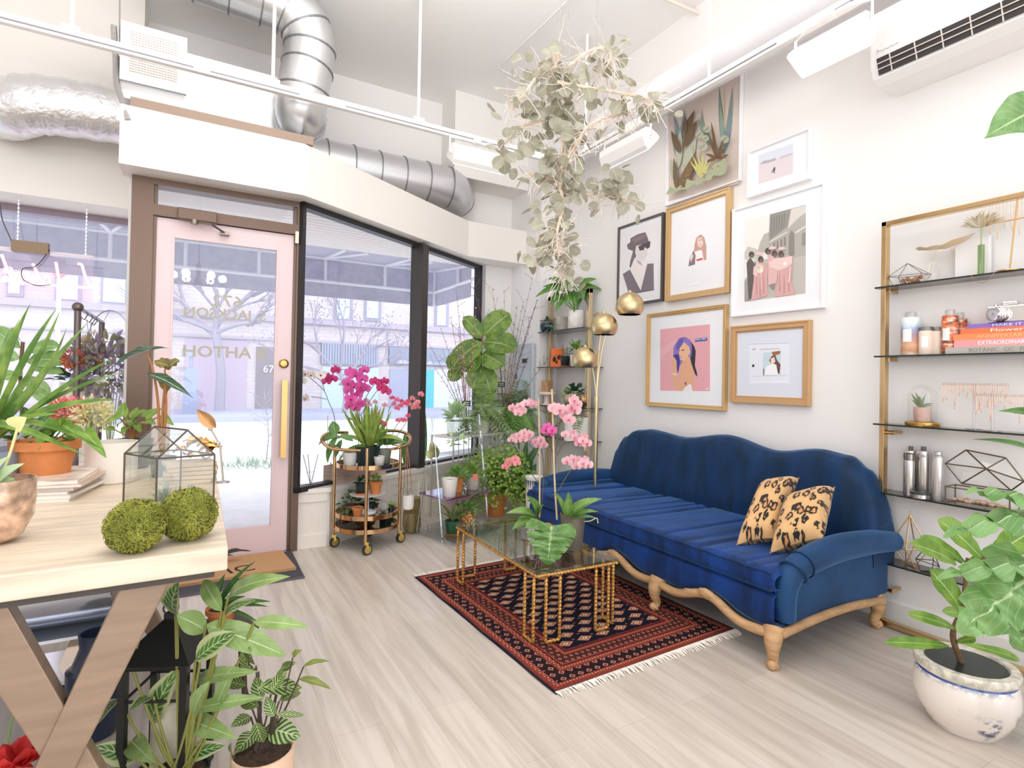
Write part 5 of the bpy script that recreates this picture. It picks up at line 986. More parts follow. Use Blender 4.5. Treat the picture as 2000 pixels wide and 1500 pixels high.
# door mats
t = thing('door_mat', 'charcoal ribbed door mat lying under the tan mat at the door', 'door mat', (.2, 4.2, 0)); f = MB(); f.prism([(-.55, 3.905), (.668, 3.915), (.676, 4.545), (-.55, 4.545)], 0, .008); f.build('pile', M('charcoal_mat', '4d4d55', .95, var=.35, vscale=120), t, False)
f = MB()
for a, b in (((-.55, 3.905), (.668, 3.915)), ((.668, 3.915), (.676, 4.545))): f.tube([(*a, .006), (*b, .006)], .007, 6)
f.build('rubber_edge', M('rubber_edge', '5d5560', .6), t)
t = thing('coir_mat', 'tan coir mat with black lettering in front of the pink door', 'door mat', (.2, 4.3, .008)); f = MB(); f.prism([(-.5, 4.06), (.645, 4.085), (.61, 4.535), (-.5, 4.53)], .008, .026); f.build('coir', M('tan_coir', 'cfa174', .95, var=.15, vscale=160, bump=.5, bscale=300), t, False)
f = MB(); p = fl(446, 1121, .0262); add_text(f, 'IC', .20, p, (1, .06, 0), (-.25, 1, 0), .17); f.build('lettering', M('black_print', '2a2826', .9), t, False)
# ================================================================ PLANT AND POT BUILDERS
mTerra = M('terracotta', 'd2824a', .75, var=.12, vscale=14); mSoil = M('potting_soil', '4a382b', .95, var=.4, vscale=70, bump=.6, bscale=90); mWPot = M('white_glazed_pot', 'f0ece6', .4); mBkPot = M('black_plastic_pot', '22302e', .4); mGrPot = M('green_plastic_pot', '1f5a3c', .4); mCon = M('concrete_pot', 'c9c3b8', .8, var=.15, vscale=20); mPkPot = M('blush_pot', 'ead9d4', .5); mStem = M('green_stem', '7f9a4e', .6); mBrSt = M('brown_stem', '7a5a44', .8)
LV = dict(green=('6f9a3c', '8fb554', 'c3d48c'), deep=('335f2b', '4d7c38', '9dbb78'), dark=('1f4a30', '2f6240', '7fa37c'), lime=('95b950', 'b0cd6a', 'd5e3a0'), grey=('8ea790', 'a9bda6', 'd0d9c6'), olive=('6f7d38', '8b9648', 'b9bd7c'), fern=('6fa04a', '8cb85f', 'b7d28c'), pale=('a9c890', 'c3d9ac', 'e1ecd0'))
def lm_(k, **kw): a, b, c = LV[k]; return leafmat('leaf_'+k, a, b, c, **kw)
def Lp(mb, d, x0, y0, x1, y1, w, kind='ovate', face=.6, arch=.1, fold=.15, d0=0, d1=0, wave=0, nseg=8, roll=0):
    """one leaf running between two places d metres away; w is its width in photo pixels"""
    b, t = at(x0, y0, d+d0), at(x1, y1, d+d1); n = -FW*face+V((0, 0, 1))*(1-face)+CR*roll; mb.leaf(b, t, w*d/FPX, n, arch, kind, fold, nseg, wave, x0*.1)
POTS = {'terra': [(.70, 0), (.86, .72), (.86, .74), (1.0, .74), (1.0, 1), (.90, 1), (.84, .86), (.0001, .86)], 'tapered': [(.74, 0), (.76, .01), (1, 1), (.93, 1), (.9, .88), (.0001, .88)], 'cyl': [(.94, 0), (1, .03), (1, 1), (.93, 1), (.92, .88), (.0001, .88)], 'bowl': [(.45, 0), (.62, .05), (.95, .45), (1, .75), (.9, 1), (.84, 1), (.84, .85), (.0001, .85)], 'round': [(.6, 0), (.85, .15), (1, .45), (.98, .85), (.9, 1), (.83, 1), (.83, .9), (.0001, .9)]}
def pot_px(name, x, yb, yt, wpx, z, mat, label, kind='terra', cat='potted plant', group=None, X=None, dd=0, saucer=None, n=28, base=None):
    """a pot standing at height z under photo column x; returns (thing, base, radius, height, distance)"""
    c = base if base is not None else (fl(x, yb, z) if X is None else on(x, yb, z, X)); d = dep(c); r = wpx*d/FPX/2
    if base is None and X is None: c = c+V((FW.x, FW.y, 0)).normalized()*r*.9
    d = dep(c); r = wpx*d/FPX/2; h = (yb-yt)*d/FPX*.97; t = thing(name, label, cat, c, group); o = 0
    if saucer: MB().lathe([(r*.85, 0), (r*1.05, .018), (r*1.0, .018), (r*.8, .006), (.0001, .006)], c, n).build('saucer', saucer, t); o = .007
    pr = POTS[kind]; MB().lathe([(a*r, b*h+o) for a, b in pr], c, n).build('pot', mat, t)
    zt = pr[-1][1]*h+o; MB().lathe([(pr[-2][0]*r*.98, zt), (r*.4, zt+.004), (.0001, zt+.005)], c, 18).build('soil', mSoil, t)
    return t, c, r, h+o, d
def bush(mb, c, n, reach, L, w, rn, kind='ovate', lo=-10, hi=80, stems=None, arch=.12, fold=.15, droop=.25, sq=1.0):
    """n leaves on short stems spraying out of c"""
    c = V(c)
    for i in range(n):
        a = rn.uniform(0, 2*PI); e = R(rn.uniform(lo, hi)); dr = V((math.cos(a)*math.cos(e), math.sin(a)*math.cos(e), math.sin(e)*sq)); q = c+dr*reach*rn.uniform(.35, 1); l = L*rn.uniform(.7, 1.15)
        o = (dr+V((rn.uniform(-.4, .4), rn.uniform(-.4, .4), -droop+rn.uniform(-.2, .3)))).normalized()
        if stems is not None: stems.tube(bez(c, (c+q)/2+V((0, 0, reach*.15)), q, 4), .0022, 4, False)
        mb.leaf(q, q+o*l, w*l/L, V((dr.x*.3, dr.y*.3, 1))-FW*.35, arch, kind, fold, 5)
def fern(mb, c, n, L, rn, w=.30, lo=10, hi=80, pin=14, droop=.55, stem=None):
    c = V(c)
    for i in range(n):
        a = rn.uniform(0, 2*PI); e = R(rn.uniform(lo, hi)); dr = V((math.cos(a)*math.cos(e), math.sin(a)*math.cos(e), math.sin(e))); l = L*rn.uniform(.65, 1.1); end = c+dr*l-V((0, 0, droop*l*math.cos(e))); mid = c+dr*l*.62+V((0, 0, l*.12)); sp = bez(c, mid, end, pin)
        sd = dr.cross(V((0, 0, 1))); sd = sd.normalized() if sd.length > .05 else V((1, 0, 0))
        if stem is not None: stem.tube(sp, .0018, 4, False)
        for k_ in range(2, pin+1):
            t = k_/pin; pl_ = l*w*math.sin(PI*min(.97, t*.9+.08))**.8; tg = (sp[k_]-sp[k_-1]).normalized()
            for s_ in (-1, 1): q = sp[k_]+(sd*s_+tg*.45)*pl_-V((0, 0, pl_*.2)); mb.leaf(sp[k_], q, l*.75/pin, V((0, 0, 1))-FW*.3, .08, 'lance', .1, 3)
def blossom(par, c, face, s, mats, tilt=0.0, name='blossom'):
    """moth orchid flower: three sepals, two broad petals, a small lip"""
    face = V(face).normalized(); up = V((0, 0, 1))-face*face.z; up = up.normalized(); rt = up.cross(face).normalized(); up, rt = up*math.cos(tilt)+rt*math.sin(tilt), rt*math.cos(tilt)-up*math.sin(tilt); f = MB(); c = V(c)
    for an, L, w in ((90, .5, .36), (212, .48, .34), (328, .48, .34)): a = R(an); d_ = rt*math.cos(a)+up*math.sin(a); f.leaf(c, c+d_*s*L+face*.02*s, s*w, face, .05, 'petal', .08, 5)
    for an in (8, 172): a = R(an); d_ = rt*math.cos(a)+up*math.sin(a); f.leaf(c+face*.01*s, c+d_*s*.54+face*.06*s, s*.56, face, .06, 'petal', .05, 5)
    f.k = 1; f.leaf(c+face*.03*s, c+face*.16*s-up*s*.16, s*.20, face, .3, 'petal', .5, 4); f.leaf(c+face*.02*s, c+face*.10*s+up*.04*s, s*.14, face, .2, 'petal', .4, 3)
    return f.build(name, mats, par, origin=c)
def petalmat(name, c1, c2): return leafmat(name, c1, c2, None, .35, .55)
mMag = [petalmat('magenta_petal', 'd94fa4', 'e86fb6'), M('magenta_lip', 'b3164f', .5)]; mWhO = [petalmat('white_petal', 'f3ece2', 'faf5ee'), M('crimson_lip', 'a03a3c', .5)]; mPkO = [petalmat('pink_petal', 'eeb5c2', 'f6d0d6'), M('coral_lip', 'd9606a', .5)]; mHot = [petalmat('hot_pink_petal', 'e5507f', 'f08aa5'), M('ruby_lip', 'b0203f', .5)]; mCor = [petalmat('coral_petal', 'ec8a92', 'f2a6a8'), M('coral_lip', 'd9606a', .5)]; mDkM = [petalmat('deep_magenta_petal', 'c62a6e', 'd94b8a'), M('magenta_lip', 'b3164f', .5)]
def spike(par, pts, d, r=.0028, mat=None, name='flower_spike', dz=None):
    f = MB(); f.tube(spline([at(x, y, d+(dz[i] if dz else 0)) for i, (x, y) in enumerate(pts)], 6), r, 6); return f.build(name, mat or M('dark_stem', '5c5a45', .6), par)
def flowers(par, pts, d, s, mats, rn, jit=.03):
    for x, y in pts: blossom(par, at(x, y, d+rn.uniform(-jit, jit)), -FW+CR*rn.uniform(-.6, .6)+V((0, 0, rn.uniform(-.35, .25))), s*rn.uniform(.9, 1.1), mats, rn.uniform(-.3, .3))
rn = random.Random(21)
# ================================================================ BAR CART BY THE BAY WINDOW
mCart = M('gold_plate', 'e0b98c', .14, 1); mRub = M('black_rubber', '2b2a28', .6); mMir = M('tinted_mirror', 'c9b8a6', .06, .9)
CC = V((1.237, 4.480, 0)); cr = .245; zTop, zMid, zLow = .655, .268, .165
bc = thing('bar_cart', 'round gold bar cart on casters loaded with orchids by the bay window', 'bar cart', CC)
def ringband(z, h, r=cr):
    f = MB(); f.lathe([(r-.004, z-h/2), (r+.004, z-h/2), (r+.004, z+h/2), (r-.004, z+h/2), (r-.004, z-h/2)], CC, 48); return f
for z in (zTop, zMid, zLow):
    o = ringband(z, .034).build('tray_rim', mCart, bc); MB().lathe([(.0001, z-.012), (cr-.004, z-.012), (cr-.004, z-.005), (.0001, z-.005)], CC, 40).build('tray', mMir if z < .5 else glassy('tray_glass', 'e8e4de', .12), bc)
f = MB(); f.tube([CC+V((.25*math.cos(R(a)), .25*math.sin(R(a)), .79)) for a in range(-90+28, 28, 6)], .011, 8); f.tube([CC+V((.25*math.cos(R(a)), .25*math.sin(R(a)), .79)) for a in range(152, 246, 6)], .011, 8); f.build('upper_rail', mCart, bc)
POSTS = [V((1.160, 4.225, 0)), V((1.492, 4.430, 0)), V((.985, 4.535, 0)), V((1.315, 4.725, 0))]
for p in POSTS:
    f = MB(); f.tube([p+V((0, 0, .10)), p+V((0, 0, .81))], .0125, 12); o = f.build('post', mCart, bc)
    f = MB(); q = p+V((.012, -.01, 0)); f.lathe([(.040, -.011), (.042, -.009), (.042, .009), (.040, .011)], q+V((0, 0, .042)), 22, rot=Matrix.Rotation(R(90), 3, 'X')@Matrix.Rotation(R(20), 3, 'Y')); w_ = f.build('caster', mRub, bc)
    f = MB(); f.lathe([(.03, -.0125), (.03, .0125)], q+V((0, 0, .042)), 20, rot=Matrix.Rotation(R(90), 3, 'X')@Matrix.Rotation(R(20), 3, 'Y')); f.box(q+V((-.008, 0, .075)), (.03, .03, .05)); f.build('caster_fork', M('caster_brass', 'e3c46e', .25, .9), w_)
for sx_ in (-1, 1):
    a = CC+V((sx_*.27*.9, sx_*.05-.13, .80)); b = a+V((sx_*.09, .04, .045)); f = MB(); f.tube(spline([CC+V((sx_*.20, -.16, .79)), CC+V((sx_*.31, -.06, .80)), CC+V((sx_*.36, .03, .86)), CC+V((sx_*.28, .12, .90)), CC+V((sx_*.12, .2, .89))], 6), .013, 10); f.build('handle', mCart, bc)
zt_ = zTop-.004
# pots and orchids on the cart
def inpot(name, lab, off, r, h, z, mat, kind, group=None, saucer=None): c = CC+V((off[0], off[1], z)); return pot_px(name, 0, 0, 0, 1, 0, mat, lab, kind, base=c, group=group) if False else mkpot(name, lab, c, r, h, mat, kind, group, saucer)
def mkpot(name, lab, c, r, h, mat, kind='terra', group=None, saucer=None, cat='potted plant', soil=True):
    c = V(c); t = thing(name, lab, cat, c, group); o = 0
    if saucer: MB().lathe([(r*.85, 0), (r*1.06, .016), (r*1.0, .016), (r*.8, .006), (.0001, .006)], c, 26).build('saucer', saucer, t); o = .007
    pr = POTS[kind]; MB().lathe([(a*r, b*h+o) for a, b in pr], c, 28).build('pot', mat, t)
    if soil: zt = pr[-1][1]*h+o; MB().lathe([(pr[-2][0]*r*.98, zt), (r*.4, zt+.004), (.0001, zt+.005)], c, 18).build('soil', mSoil, t)
    return t
dC = dep(CC+V((0, 0, .8)))
t = mkpot('potted_orchid', 'magenta orchid with upright strappy leaves in the middle of the bar cart', CC+V((-.01, -.02, zt_)), .10, .15, mBkPot, 'tapered')
f = MB(); cb = CC+V((0, 0, zt_+.14))
for i in range(34): a = rn.uniform(0, 2*PI); e = R(rn.uniform(52, 86)); dr = V((math.cos(a)*math.cos(e), math.sin(a)*math.cos(e), math.sin(e))); f.leaf(cb+V((dr.x, dr.y, 0))*.06, cb+dr*rn.uniform(.24, .40)+V((0, 0, -.0)), .028, -FW*.8+V((dr.x, dr.y, .3)), rn.uniform(-.08, .08), 'strap', .3, 6)
for x1, y1, w in ((660, 905, 16), (648, 860, 15), (672, 812, 10), (790, 862, 18), (770, 840, 14)): f.leaf(cb, at(x1, y1, dC-.05), w*dC/FPX, -FW*.4+V((0, 0, 1)), .35, 'strap', .2, 8)
f.build('leaves', leafmat('orchid_leaf', '7d9a3e', 'a6bd5c', 'c9d490', .3, .35), t)
spike(t, ((700, 870), (702, 800), (700, 760), (694, 725), (706, 712)), dC, dz=(0, 0, 0, 0, 0)); spike(t, ((703, 800), (718, 770), (730, 752), (738, 745)), dC); spike(t, ((704, 812), (735, 765), (756, 748)), dC)
flowers(t, ((684, 727), (711, 723), (681, 748), (708, 740), (682, 763), (686, 780), (706, 755), (700, 772), (684, 793), (702, 788), (693, 733), (697, 795), (690, 755), (712, 760)), dC-.05, .098, mMag, rn)
flowers(t, ((656, 723), (642, 737), (650, 740), (638, 745)), dC-.03, .085, mDkM, rn); flowers(t, ((732, 746), (746, 758), (754, 764), (750, 745)), dC-.03, .085, mDkM, rn); spike(t, ((700, 735), (675, 722), (656, 726), (642, 738)), dC)
t = mkpot('potted_orchid', 'white orchid with dark centres arching left from a white pot on the bar cart', CC+V((-.14, .02, zt_)), .062, .10, mWPot, 'tapered'); cb = CC+V((-.14, .02, zt_+.09)); f = MB()
for x0, y0, x1, y1, w, k_ in ((660, 850, 640, 905, 14, .3), (664, 852, 622, 870, 16, .4), (664, 850, 690, 862, 14, .2), (655, 848, 650, 822, 22, .1), (668, 858, 655, 895, 12, .1)): Lp(f, dep(cb)-.05, x0, y0, x1, y1, w, 'ovate', .5, k_)
f.build('leaves', leafmat('orchid_leaf_deep', '4e7a3c', '6d9650', '9fbb82', .25, .3), t)
dW = dep(cb); spike(t, ((658, 850), (652, 810), (642, 785), (634, 765), (622, 752), (600, 735), (585, 740), (572, 760)), dW-.05); spike(t, ((638, 780), (625, 777), (608, 775)), dW-.05); spike(t, ((634, 765), (628, 745), (612, 733)), dW-.05)
flowers(t, ((583, 732), (597, 730), (610, 732), (626, 732), (589, 744), (574, 750), (577, 761), (566, 775), (580, 781), (599, 778), (570, 765)), dW-.1, .085, mWhO, rn)
t = mkpot('potted_orchid', 'small hot pink orchids in a grey glass pot at the right of the bar cart', CC+V((.13, .0, zt_)), .062, .115, M('smoky_pot', '9aa08f', .25, .2), 'tapered'); cb = CC+V((.13, 0, zt_+.1)); dP = dep(cb); f = MB()
for x1, y1, w in ((772, 852, 22), (716, 858, 14), (750, 835, 16), (795, 865, 20), (735, 870, 14)): Lp(f, dP-.03, 748, 868, x1, y1, w, 'ovate', .5, .3)
f.build('leaves', leafmat('orchid_leaf_deep', '4e7a3c', '6d9650', '9fbb82', .25, .3), t)
spike(t, ((752, 865), (757, 820), (762, 795), (775, 782), (790, 785)), dP); spike(t, ((760, 862), (775, 830), (790, 815)), dP); spike(t, ((768, 862), (790, 830), (805, 800), (818, 782)), dP); spike(t, ((740, 865), (748, 830), (745, 820)), dP)
flowers(t, ((767, 777), (776, 781), (785, 784), (782, 792), (790, 788), (776, 797), (770, 789), (798, 784)), dP-.05, .05, mHot, rn); flowers(t, ((806, 778), (812, 789), (817, 795), (808, 796), (798, 790), (822, 770), (815, 786)), dP-.05, .05, mCor, rn)
flowers(t, ((784, 820), (790, 821), (778, 821), (748, 825), (742, 827), (753, 829), (797, 812)), dP-.05, .045, mHot, rn); flowers(t, ((716, 783), (733, 785), (722, 790), (737, 806), (752, 791)), dP-.02, .05, mPkO, rn)
f = MB()
for x, y0, y1 in ((640, 812, 870), (756, 820, 880), (738, 810, 880)): f.tube([at(x, y1, dC), at(x, y0, dC)], .003, 5)
f.build('stakes', M('bamboo', 'd4bd96', .7), t)
tag(mkpot('flower_pot', 'small empty white pot on the right of the bar cart top', CC+V((.06, -.11, zt_)), .045, .075, mWPot, 'tapered'), 'small white pot at the front right of the bar cart top', 'pot')
# white cake stand with two pots, on the middle tier
sc_ = CC+V((-.0, .0, zMid-.004)); zS = pY(710, 968, CC.y-.08).z
lt('cake_stand', [(.075, 0), (.07, .01), (.015, .025), (.015, zS-sc_.z-.03), (.05, zS-sc_.z-.012), (.135, zS-sc_.z-.008), (.14, zS-sc_.z), (.0001, zS-sc_.z-.002)], sc_, M('white_porcelain', 'f3eff0', .3), 'white cake stand on the middle tier of the bar cart', 'cake stand', n=40)
zS -= .001
t = mkpot('potted_plant', 'dark pot with small plant on a terracotta saucer on the white cake stand', (CC.x-.055, CC.y-.02, zS), .047, .085, mBkPot, 'tapered', saucer=mTerra); f = MB(); bush(f, (CC.x-.055, CC.y-.02, zS+.085), 40, .05, .035, .02, rn, 'ovate'); f.build('foliage', lm_('dark'), t)
t = mkpot('potted_succulent', 'small succulent in a terracotta pot on the white cake stand', (CC.x+.058, CC.y-.03, zS), .055, .10, mTerra); f = MB(); bush(f, (CC.x+.058, CC.y-.03, zS+.09), 70, .055, .03, .013, rn, 'ovate', 10, 90); f.build('foliage', lm_('lime'), t)
tag(mkpot('flower_pot', 'empty', (CC.x-.10, CC.y-.10, zMid-.004), .045, .07, mTerra), 'small empty terracotta pot on the middle tier of the bar cart', 'pot')
t = mkpot('potted_plant', 'small dark bushy plant at the back of the bar cart middle tier', (CC.x+.04, CC.y+.06, zMid-.004), .05, .06, mBkPot, 'tapered'); f = MB(); bush(f, (CC.x+.04, CC.y+.06, zMid+.05), 40, .06, .05, .018, rn, 'lance'); f.build('foliage', lm_('dark'), t)
t = mkpot('potted_plant', 'trailing dark green plant in an oval tray at the back left of the bar cart', (CC.x-.1, CC.y+.09, zMid-.004), .07, .05, M('brown_tray', '7c4f35', .6), 'bowl'); f = MB(); bush(f, (CC.x-.1, CC.y+.09, zMid+.05), 60, .10, .045, .022, rn, 'ovate', -30, 80); f.build('foliage', lm_('deep'), t)
tag(MB().ball(CC+V((.115, -.06, zMid+.04)), .044, 18).build('stone_ball', M('grey_stone', 'a9a7a0', .7, var=.2, vscale=20)), 'grey stone ball on the right of the bar cart middle tier', 'ball')
t = mkpot('potted_succulent', 'tiny succulent in a black pot on the right of the bar cart middle tier', (CC.x+.19, CC.y-.03, zMid-.004), .028, .04, mBkPot, 'tapered'); f = MB(); bush(f, (CC.x+.19, CC.y-.03, zMid+.035), 30, .03, .025, .011, rn, 'ovate'); f.build('foliage', lm_('lime'), t)
lt('glass_bowl', [(.05, 0), (.075, .02), (.08, .04), (.076, .04), (.07, .022), (.0001, .006)], CC+V((-.02, -.04, zLow-.004)), glassy('amber_glass', 'd9c9a8', .15), 'shallow glass bowl on the lowest tier of the bar cart', 'bowl')
f = MB(); f.box(CC+V((.14, -.05, zLow+.03)), (.07, .07, .075), R(30)); tag(bevel(f.build('square_pot', mBkPot, smooth=False), .006), 'square black pot on the lowest tier of the bar cart', 'pot')
# window ledge
c = at(607, 955, dep(V((.86, 4.64, .465)))); c = V((.83, 4.66, .465)); t = thing('reed_diffuser', 'square clear glass reed diffuser on the ledge beside the door', 'diffuser', c); MB().box(c+V((0, 0, .06)), (.08, .08, .12), R(20)).build('glass', mClear, t, False); f = MB()
for dx, dy in ((-.06, .02), (.05, -.01), (-.02, .04)): f.tube([c+V((0, 0, .01)), c+V((dx, dy, .26))], .003, 6)
f.build('reeds', M('grey_reed', '8f8a88', .7), t)
p0, p1 = K0+bn*.12+bd*.10, K0+bn*.12+bd*.72; mid = (p0+p1)/2+V((0, 0, .465)); t = thing('planter_box', 'weathered wooden planter box with grey seedlings on the window ledge behind the bar cart', 'planter', mid); rm = Matrix.Rotation(a_, 3, 'Z')
f = MB()
for s_ in (-1, 1): f.box(mid+bn*(s_*.07)+V((0, 0, .07)), (.6, .015, .14), mat=rm); f.box(mid+bd*(s_*.295)+V((0, 0, .07)), (.015, .14, .14), mat=rm)
f.box(mid+V((0, 0, .05)), (.58, .12, .08), mat=rm); f.build('box', M('weathered_wood', 'c4a898', .8, var=.2, vscale=8, stretch=(1, 1, 9)), t, False); f = MB()
for i in range(9): bush(f, mid+bd*(-.26+i*.065)+V((0, 0, .1)), 10, .06, .04, .012, rn, 'lance', 20, 90)
f.build('seedlings', lm_('grey'), t)
# floor plants right of the cart
t, c, r, h, d = pot_px('potted_plant', 815, 985, 915, 44, 0, mBkPot, 'broad-leaved philodendron in a black pot behind the hanging white pot', 'tapered'); f = MB()
for x0, y0, x1, y1, w, k_ in ((808, 930, 790, 845, 26, 'ovate'), (815, 930, 812, 840, 34, 'ovate'), (820, 925, 830, 800, 24, 'ovate'), (812, 925, 775, 905, 18, 'ovate'), (820, 930, 845, 905, 26, 'ovate'), (818, 935, 842, 955, 24, 'ovate'), (804, 935, 770, 900, 14, 'lance'), (812, 860, 800, 930, 26, 'ovate'), (815, 935, 800, 975, 20, 'ovate')): Lp(f, d-.05, x0, y0, x1, y1, w, k_, .7, .15)
f.build('leaves', lm_('deep'), t)
t = thing('hanging_planter', 'white hanging planter with copper straps and a spiky plant by the acrylic shelf', 'planter', at(796, 995, 4.62)); c = at(796, 995, 4.62); MB().lathe([(.03, 0), (.045, .008), (.052, .03), (.053, .125), (.048, .125), (.047, .1), (.0001, .1)], c, 26).build('pot', mWPot, t); f = MB(); tp = at(795, 862, 4.62)
for dx in (-.04, .0, .04): f.tube([c+V((dx, 0, .12)), tp], .0035, 5)
f.build('copper_straps', M('copper_strap', 'c98663', .4, .5), t); f = MB()
for i in range(12): a = i*.53; f.leaf(c+V((0, 0, .11)), c+V((math.cos(a)*.15, math.sin(a)*.15, .16+.07*math.sin(i*2.3))), .009, (0, 0, 1), .25, 'lance', .3, 6)
f.build('leaves', lm_('grey'), t)
c = fl(800, 1046, 0)+V((.05, .09, 0)); t = thing('candle_lantern', 'gold edged hexagonal glass lantern on the floor with a white candle', 'lantern', c); f = MB(); g = MB(); hx = [(math.cos(R(60*i+15)), math.sin(R(60*i+15))) for i in range(6)]; rb, rt_, hh = .085, .075, .30
for i in range(6):
    a, b = hx[i], hx[(i+1) % 6]; P = lambda q, r, z: c+V((q[0]*r, q[1]*r, z)); f.tube([P(a, rb*.75, .004), P(b, rb*.75, .004)], .003, 5); f.tube([P(a, rb, .06), P(a, rt_, hh)], .003, 5); f.tube([P(a, rb*.75, .004), P(a, rb, .06)], .003, 5); f.tube([P(a, rt_, hh), P(b, rt_, hh)], .003, 5); g.poly([P(a, rb, .06), P(b, rb, .06), P(b, rt_, hh), P(a, rt_, hh)]); g.poly([P(a, rb*.75, .004), P(b, rb*.75, .004), P(b, rb, .06), P(a, rb, .06)])
f.build('brass_edges', M('soft_brass', 'b99a64', .3, .8), t); g.build('panes', glassy('smoke_pane', 'cfc7a8', .08), t, False); tag(MB().lathe([(.034, .008), (.034, .15), (.03, .154), (.0001, .15)], c, 24).build('candle', M('candle_wax', 'f3efe9', .5)), 'white pillar candle inside the hexagonal floor lantern', 'candle')
# clear acrylic A-frame plant shelf
mAcr = glassy('clear_acrylic', 'f4f8fa', .16); t = thing('acrylic_shelf', 'clear acrylic ladder shelf of potted plants in front of the bay window', 'plant shelf', (2.08, 4.6, 0))
FLp = V((1.80, 4.24, 0)); FRp = V((2.36, 4.50, 0)); bk_ = V((-.10, .34, 0)); f = MB(); ht = 1.03
for p, nm in ((FLp, 'l'), (FRp, 'r')):
    tp = p+bk_*.45+V((0, 0, ht)); g = MB(); g.tube([p, tp], .014, 8); g.build('leg', mAcr, t); g = MB(); g.tube([p+bk_, tp], .014, 8); g.build('leg', mAcr, t); g = MB(); g.tube([p+bk_*.1+V((0, 0, .06)), p+bk_*.9+V((0, 0, .06))], .009, 8); g.build('rung', mAcr, t)
def ac(u, v, z): k_ = z/ht; a = FLp+bk_*(.45*k_)+bk_*(v*(1-k_)); return a+(FRp-FLp)*u+V((0, 0, z))
zA = [.03, .36, .70]
for z, mt in zip(zA, (mAcr, glassy('iridescent_acrylic', 'e3c6e6', .25), mAcr)):
    g = MB(); v0, v1 = (-.45, 1.2); g.prism([ac(0, v0, z).xy, ac(1, v0, z).xy, ac(1, v1, z).xy, ac(0, v1, z).xy], z-.006, z+.006); g.build('tray', mt, t, False)
g = MB()
for i in range(70): q = ac(rn.random(), -.45+.02*rn.random(), zA[1]); g.box(q+V((0, -.004, rn.uniform(-.03, -.008))), (.012, .003, .006), rn.random())
o = g.build('glitter_trim', M('violet_glitter', 'c65fc0', .3, .4), t, False); o['kind'] = 'stuff'
def shelfpot(lab, u, v, zi, r, h, mat, kind, saucer=None, group=None, name='potted_plant'):
    c = ac(u, v, zA[zi]); c.z = zA[zi]+.007; return mkpot(name, lab, c, r, h, mat, kind, group, saucer), c
t, c = shelfpot('variegated rubber plant in a white faceted pot on the acrylic shelf', .17, -.1, 1, .068, .15, mWPot, 'tapered'); f = MB(); q = c+V((0, 0, .14)); d = dep(c)
for x1, y1, w in ((850, 868, 22), (832, 882, 18), (843, 860, 16), (858, 880, 14)): Lp(f, d, 848, 893, x1, y1, w, 'ovate', .7, .1)
f.build('leaves', leafmat('variegated_olive', '8f8a4f', 'c9c78f', 'e3dfb8', .3, .35), t)
t, c = shelfpot('bushy herb in a terracotta pot between two pale pots on the acrylic shelf', .46, .25, 1, .058, .12, mTerra, 'terra'); f = MB(); bush(f, c+V((0, 0, .11)), 90, .10, .045, .03, rn, 'ovate', 0, 90); f.build('foliage', lm_('fern'), t)
t, c = shelfpot('leafy plant with coral tag in a grey ribbed pot on the acrylic shelf', .74, .1, 1, .068, .12, mCon, 'tapered'); f = MB(); bush(f, c+V((0, 0, .11)), 90, .11, .045, .025, rn, 'ovate', 0, 90); f.build('foliage', lm_('green'), t); g = MB(); g.box(c+V((-.01, -.075, .12)), (.045, .004, .05), R(-25)); g.build('plant_tag', M('coral_tag', 'e8826a', .6), t, False)
t, c = shelfpot('dark striped leafy plant in a green pot on the bottom acrylic shelf', .25, .1, 0, .062, .11, mGrPot, 'tapered', mTerra); f = MB()
for i in range(14): a = i*2.4; f.leaf(c+V((0, 0, .1)), c+V((math.cos(a)*.13, math.sin(a)*.13, .1+.05+.11*abs(math.sin(i*1.7)))), .045, (0, 0, 1), .2, 'lance', .15, 7)
f.build('leaves', leafmat('aglaonema_leaf', '3c6b3a', '7fa056', 'd98f86', .25, .4, stripe=2, edge='a9b878'), t)
t, c = shelfpot('plant with hanging gold berries in terracotta on the bottom acrylic shelf', .58, .15, 0, .066, .13, mTerra, 'terra', mTerra); f = MB(); bush(f, c+V((0, 0, .13)), 80, .11, .05, .03, rn, 'ovate', 0, 85); f.build('foliage', lm_('fern'), t); g = MB()
for i in range(34): a = rn.uniform(-2.6, -.4); g.ball(c+V((math.cos(a)*.075, math.sin(a)*.075, .05+rn.random()*.11)), .008, 6)
o = g.build('berries', M('gold_berry', 'e8cf8a', .4), t); o['kind'] = 'stuff'
t, c = shelfpot('small ivy in a clear cup hanging over the top acrylic shelf', .45, .1, 2, .045, .08, mClear, 'tapered'); f = MB(); bush(f, c+V((0, 0, .08)), 14, .10, .06, .045, rn, 'heart', -10, 50); f.build('foliage', lm_('pale'), t)
# big maidenhair fern on the floor
t, c, r, h, d = pot_px('potted_fern', 966, 1012, 965, 50, 0, mTerra, 'large bushy maidenhair fern in a terracotta pot beside the sofa arm', 'terra'); f = MB(); q = c+V((0, 0, h)); st_ = MB(); rr_ = random.Random(4)
fern(f, q, 60, .42, rr_, .24, -5, 85, 12, .7)
for i in range(1100):
    a = rr_.uniform(0, 2*PI); e = rr_.uniform(-.35, 1.2); k_ = rr_.uniform(.55, 1)**.6*.40; p = q+V((math.cos(a)*math.cos(e)*k_*1.05, math.sin(a)*math.cos(e)*k_, math.sin(e)*k_*1.15+.05)); dd = V((rr_.uniform(-1, 1), rr_.uniform(-1, 1), -.5)).normalized()*.030; f.leaf(p, p+dd, .030, (0, 0, 1)-FW*.5 if False else -FW*.6+V((0, 0, .6)), 0, 'heart', .1, 3)
f.build('fronds', leafmat('maidenhair', '86a846', 'a9c465', None, .35, .5), t)
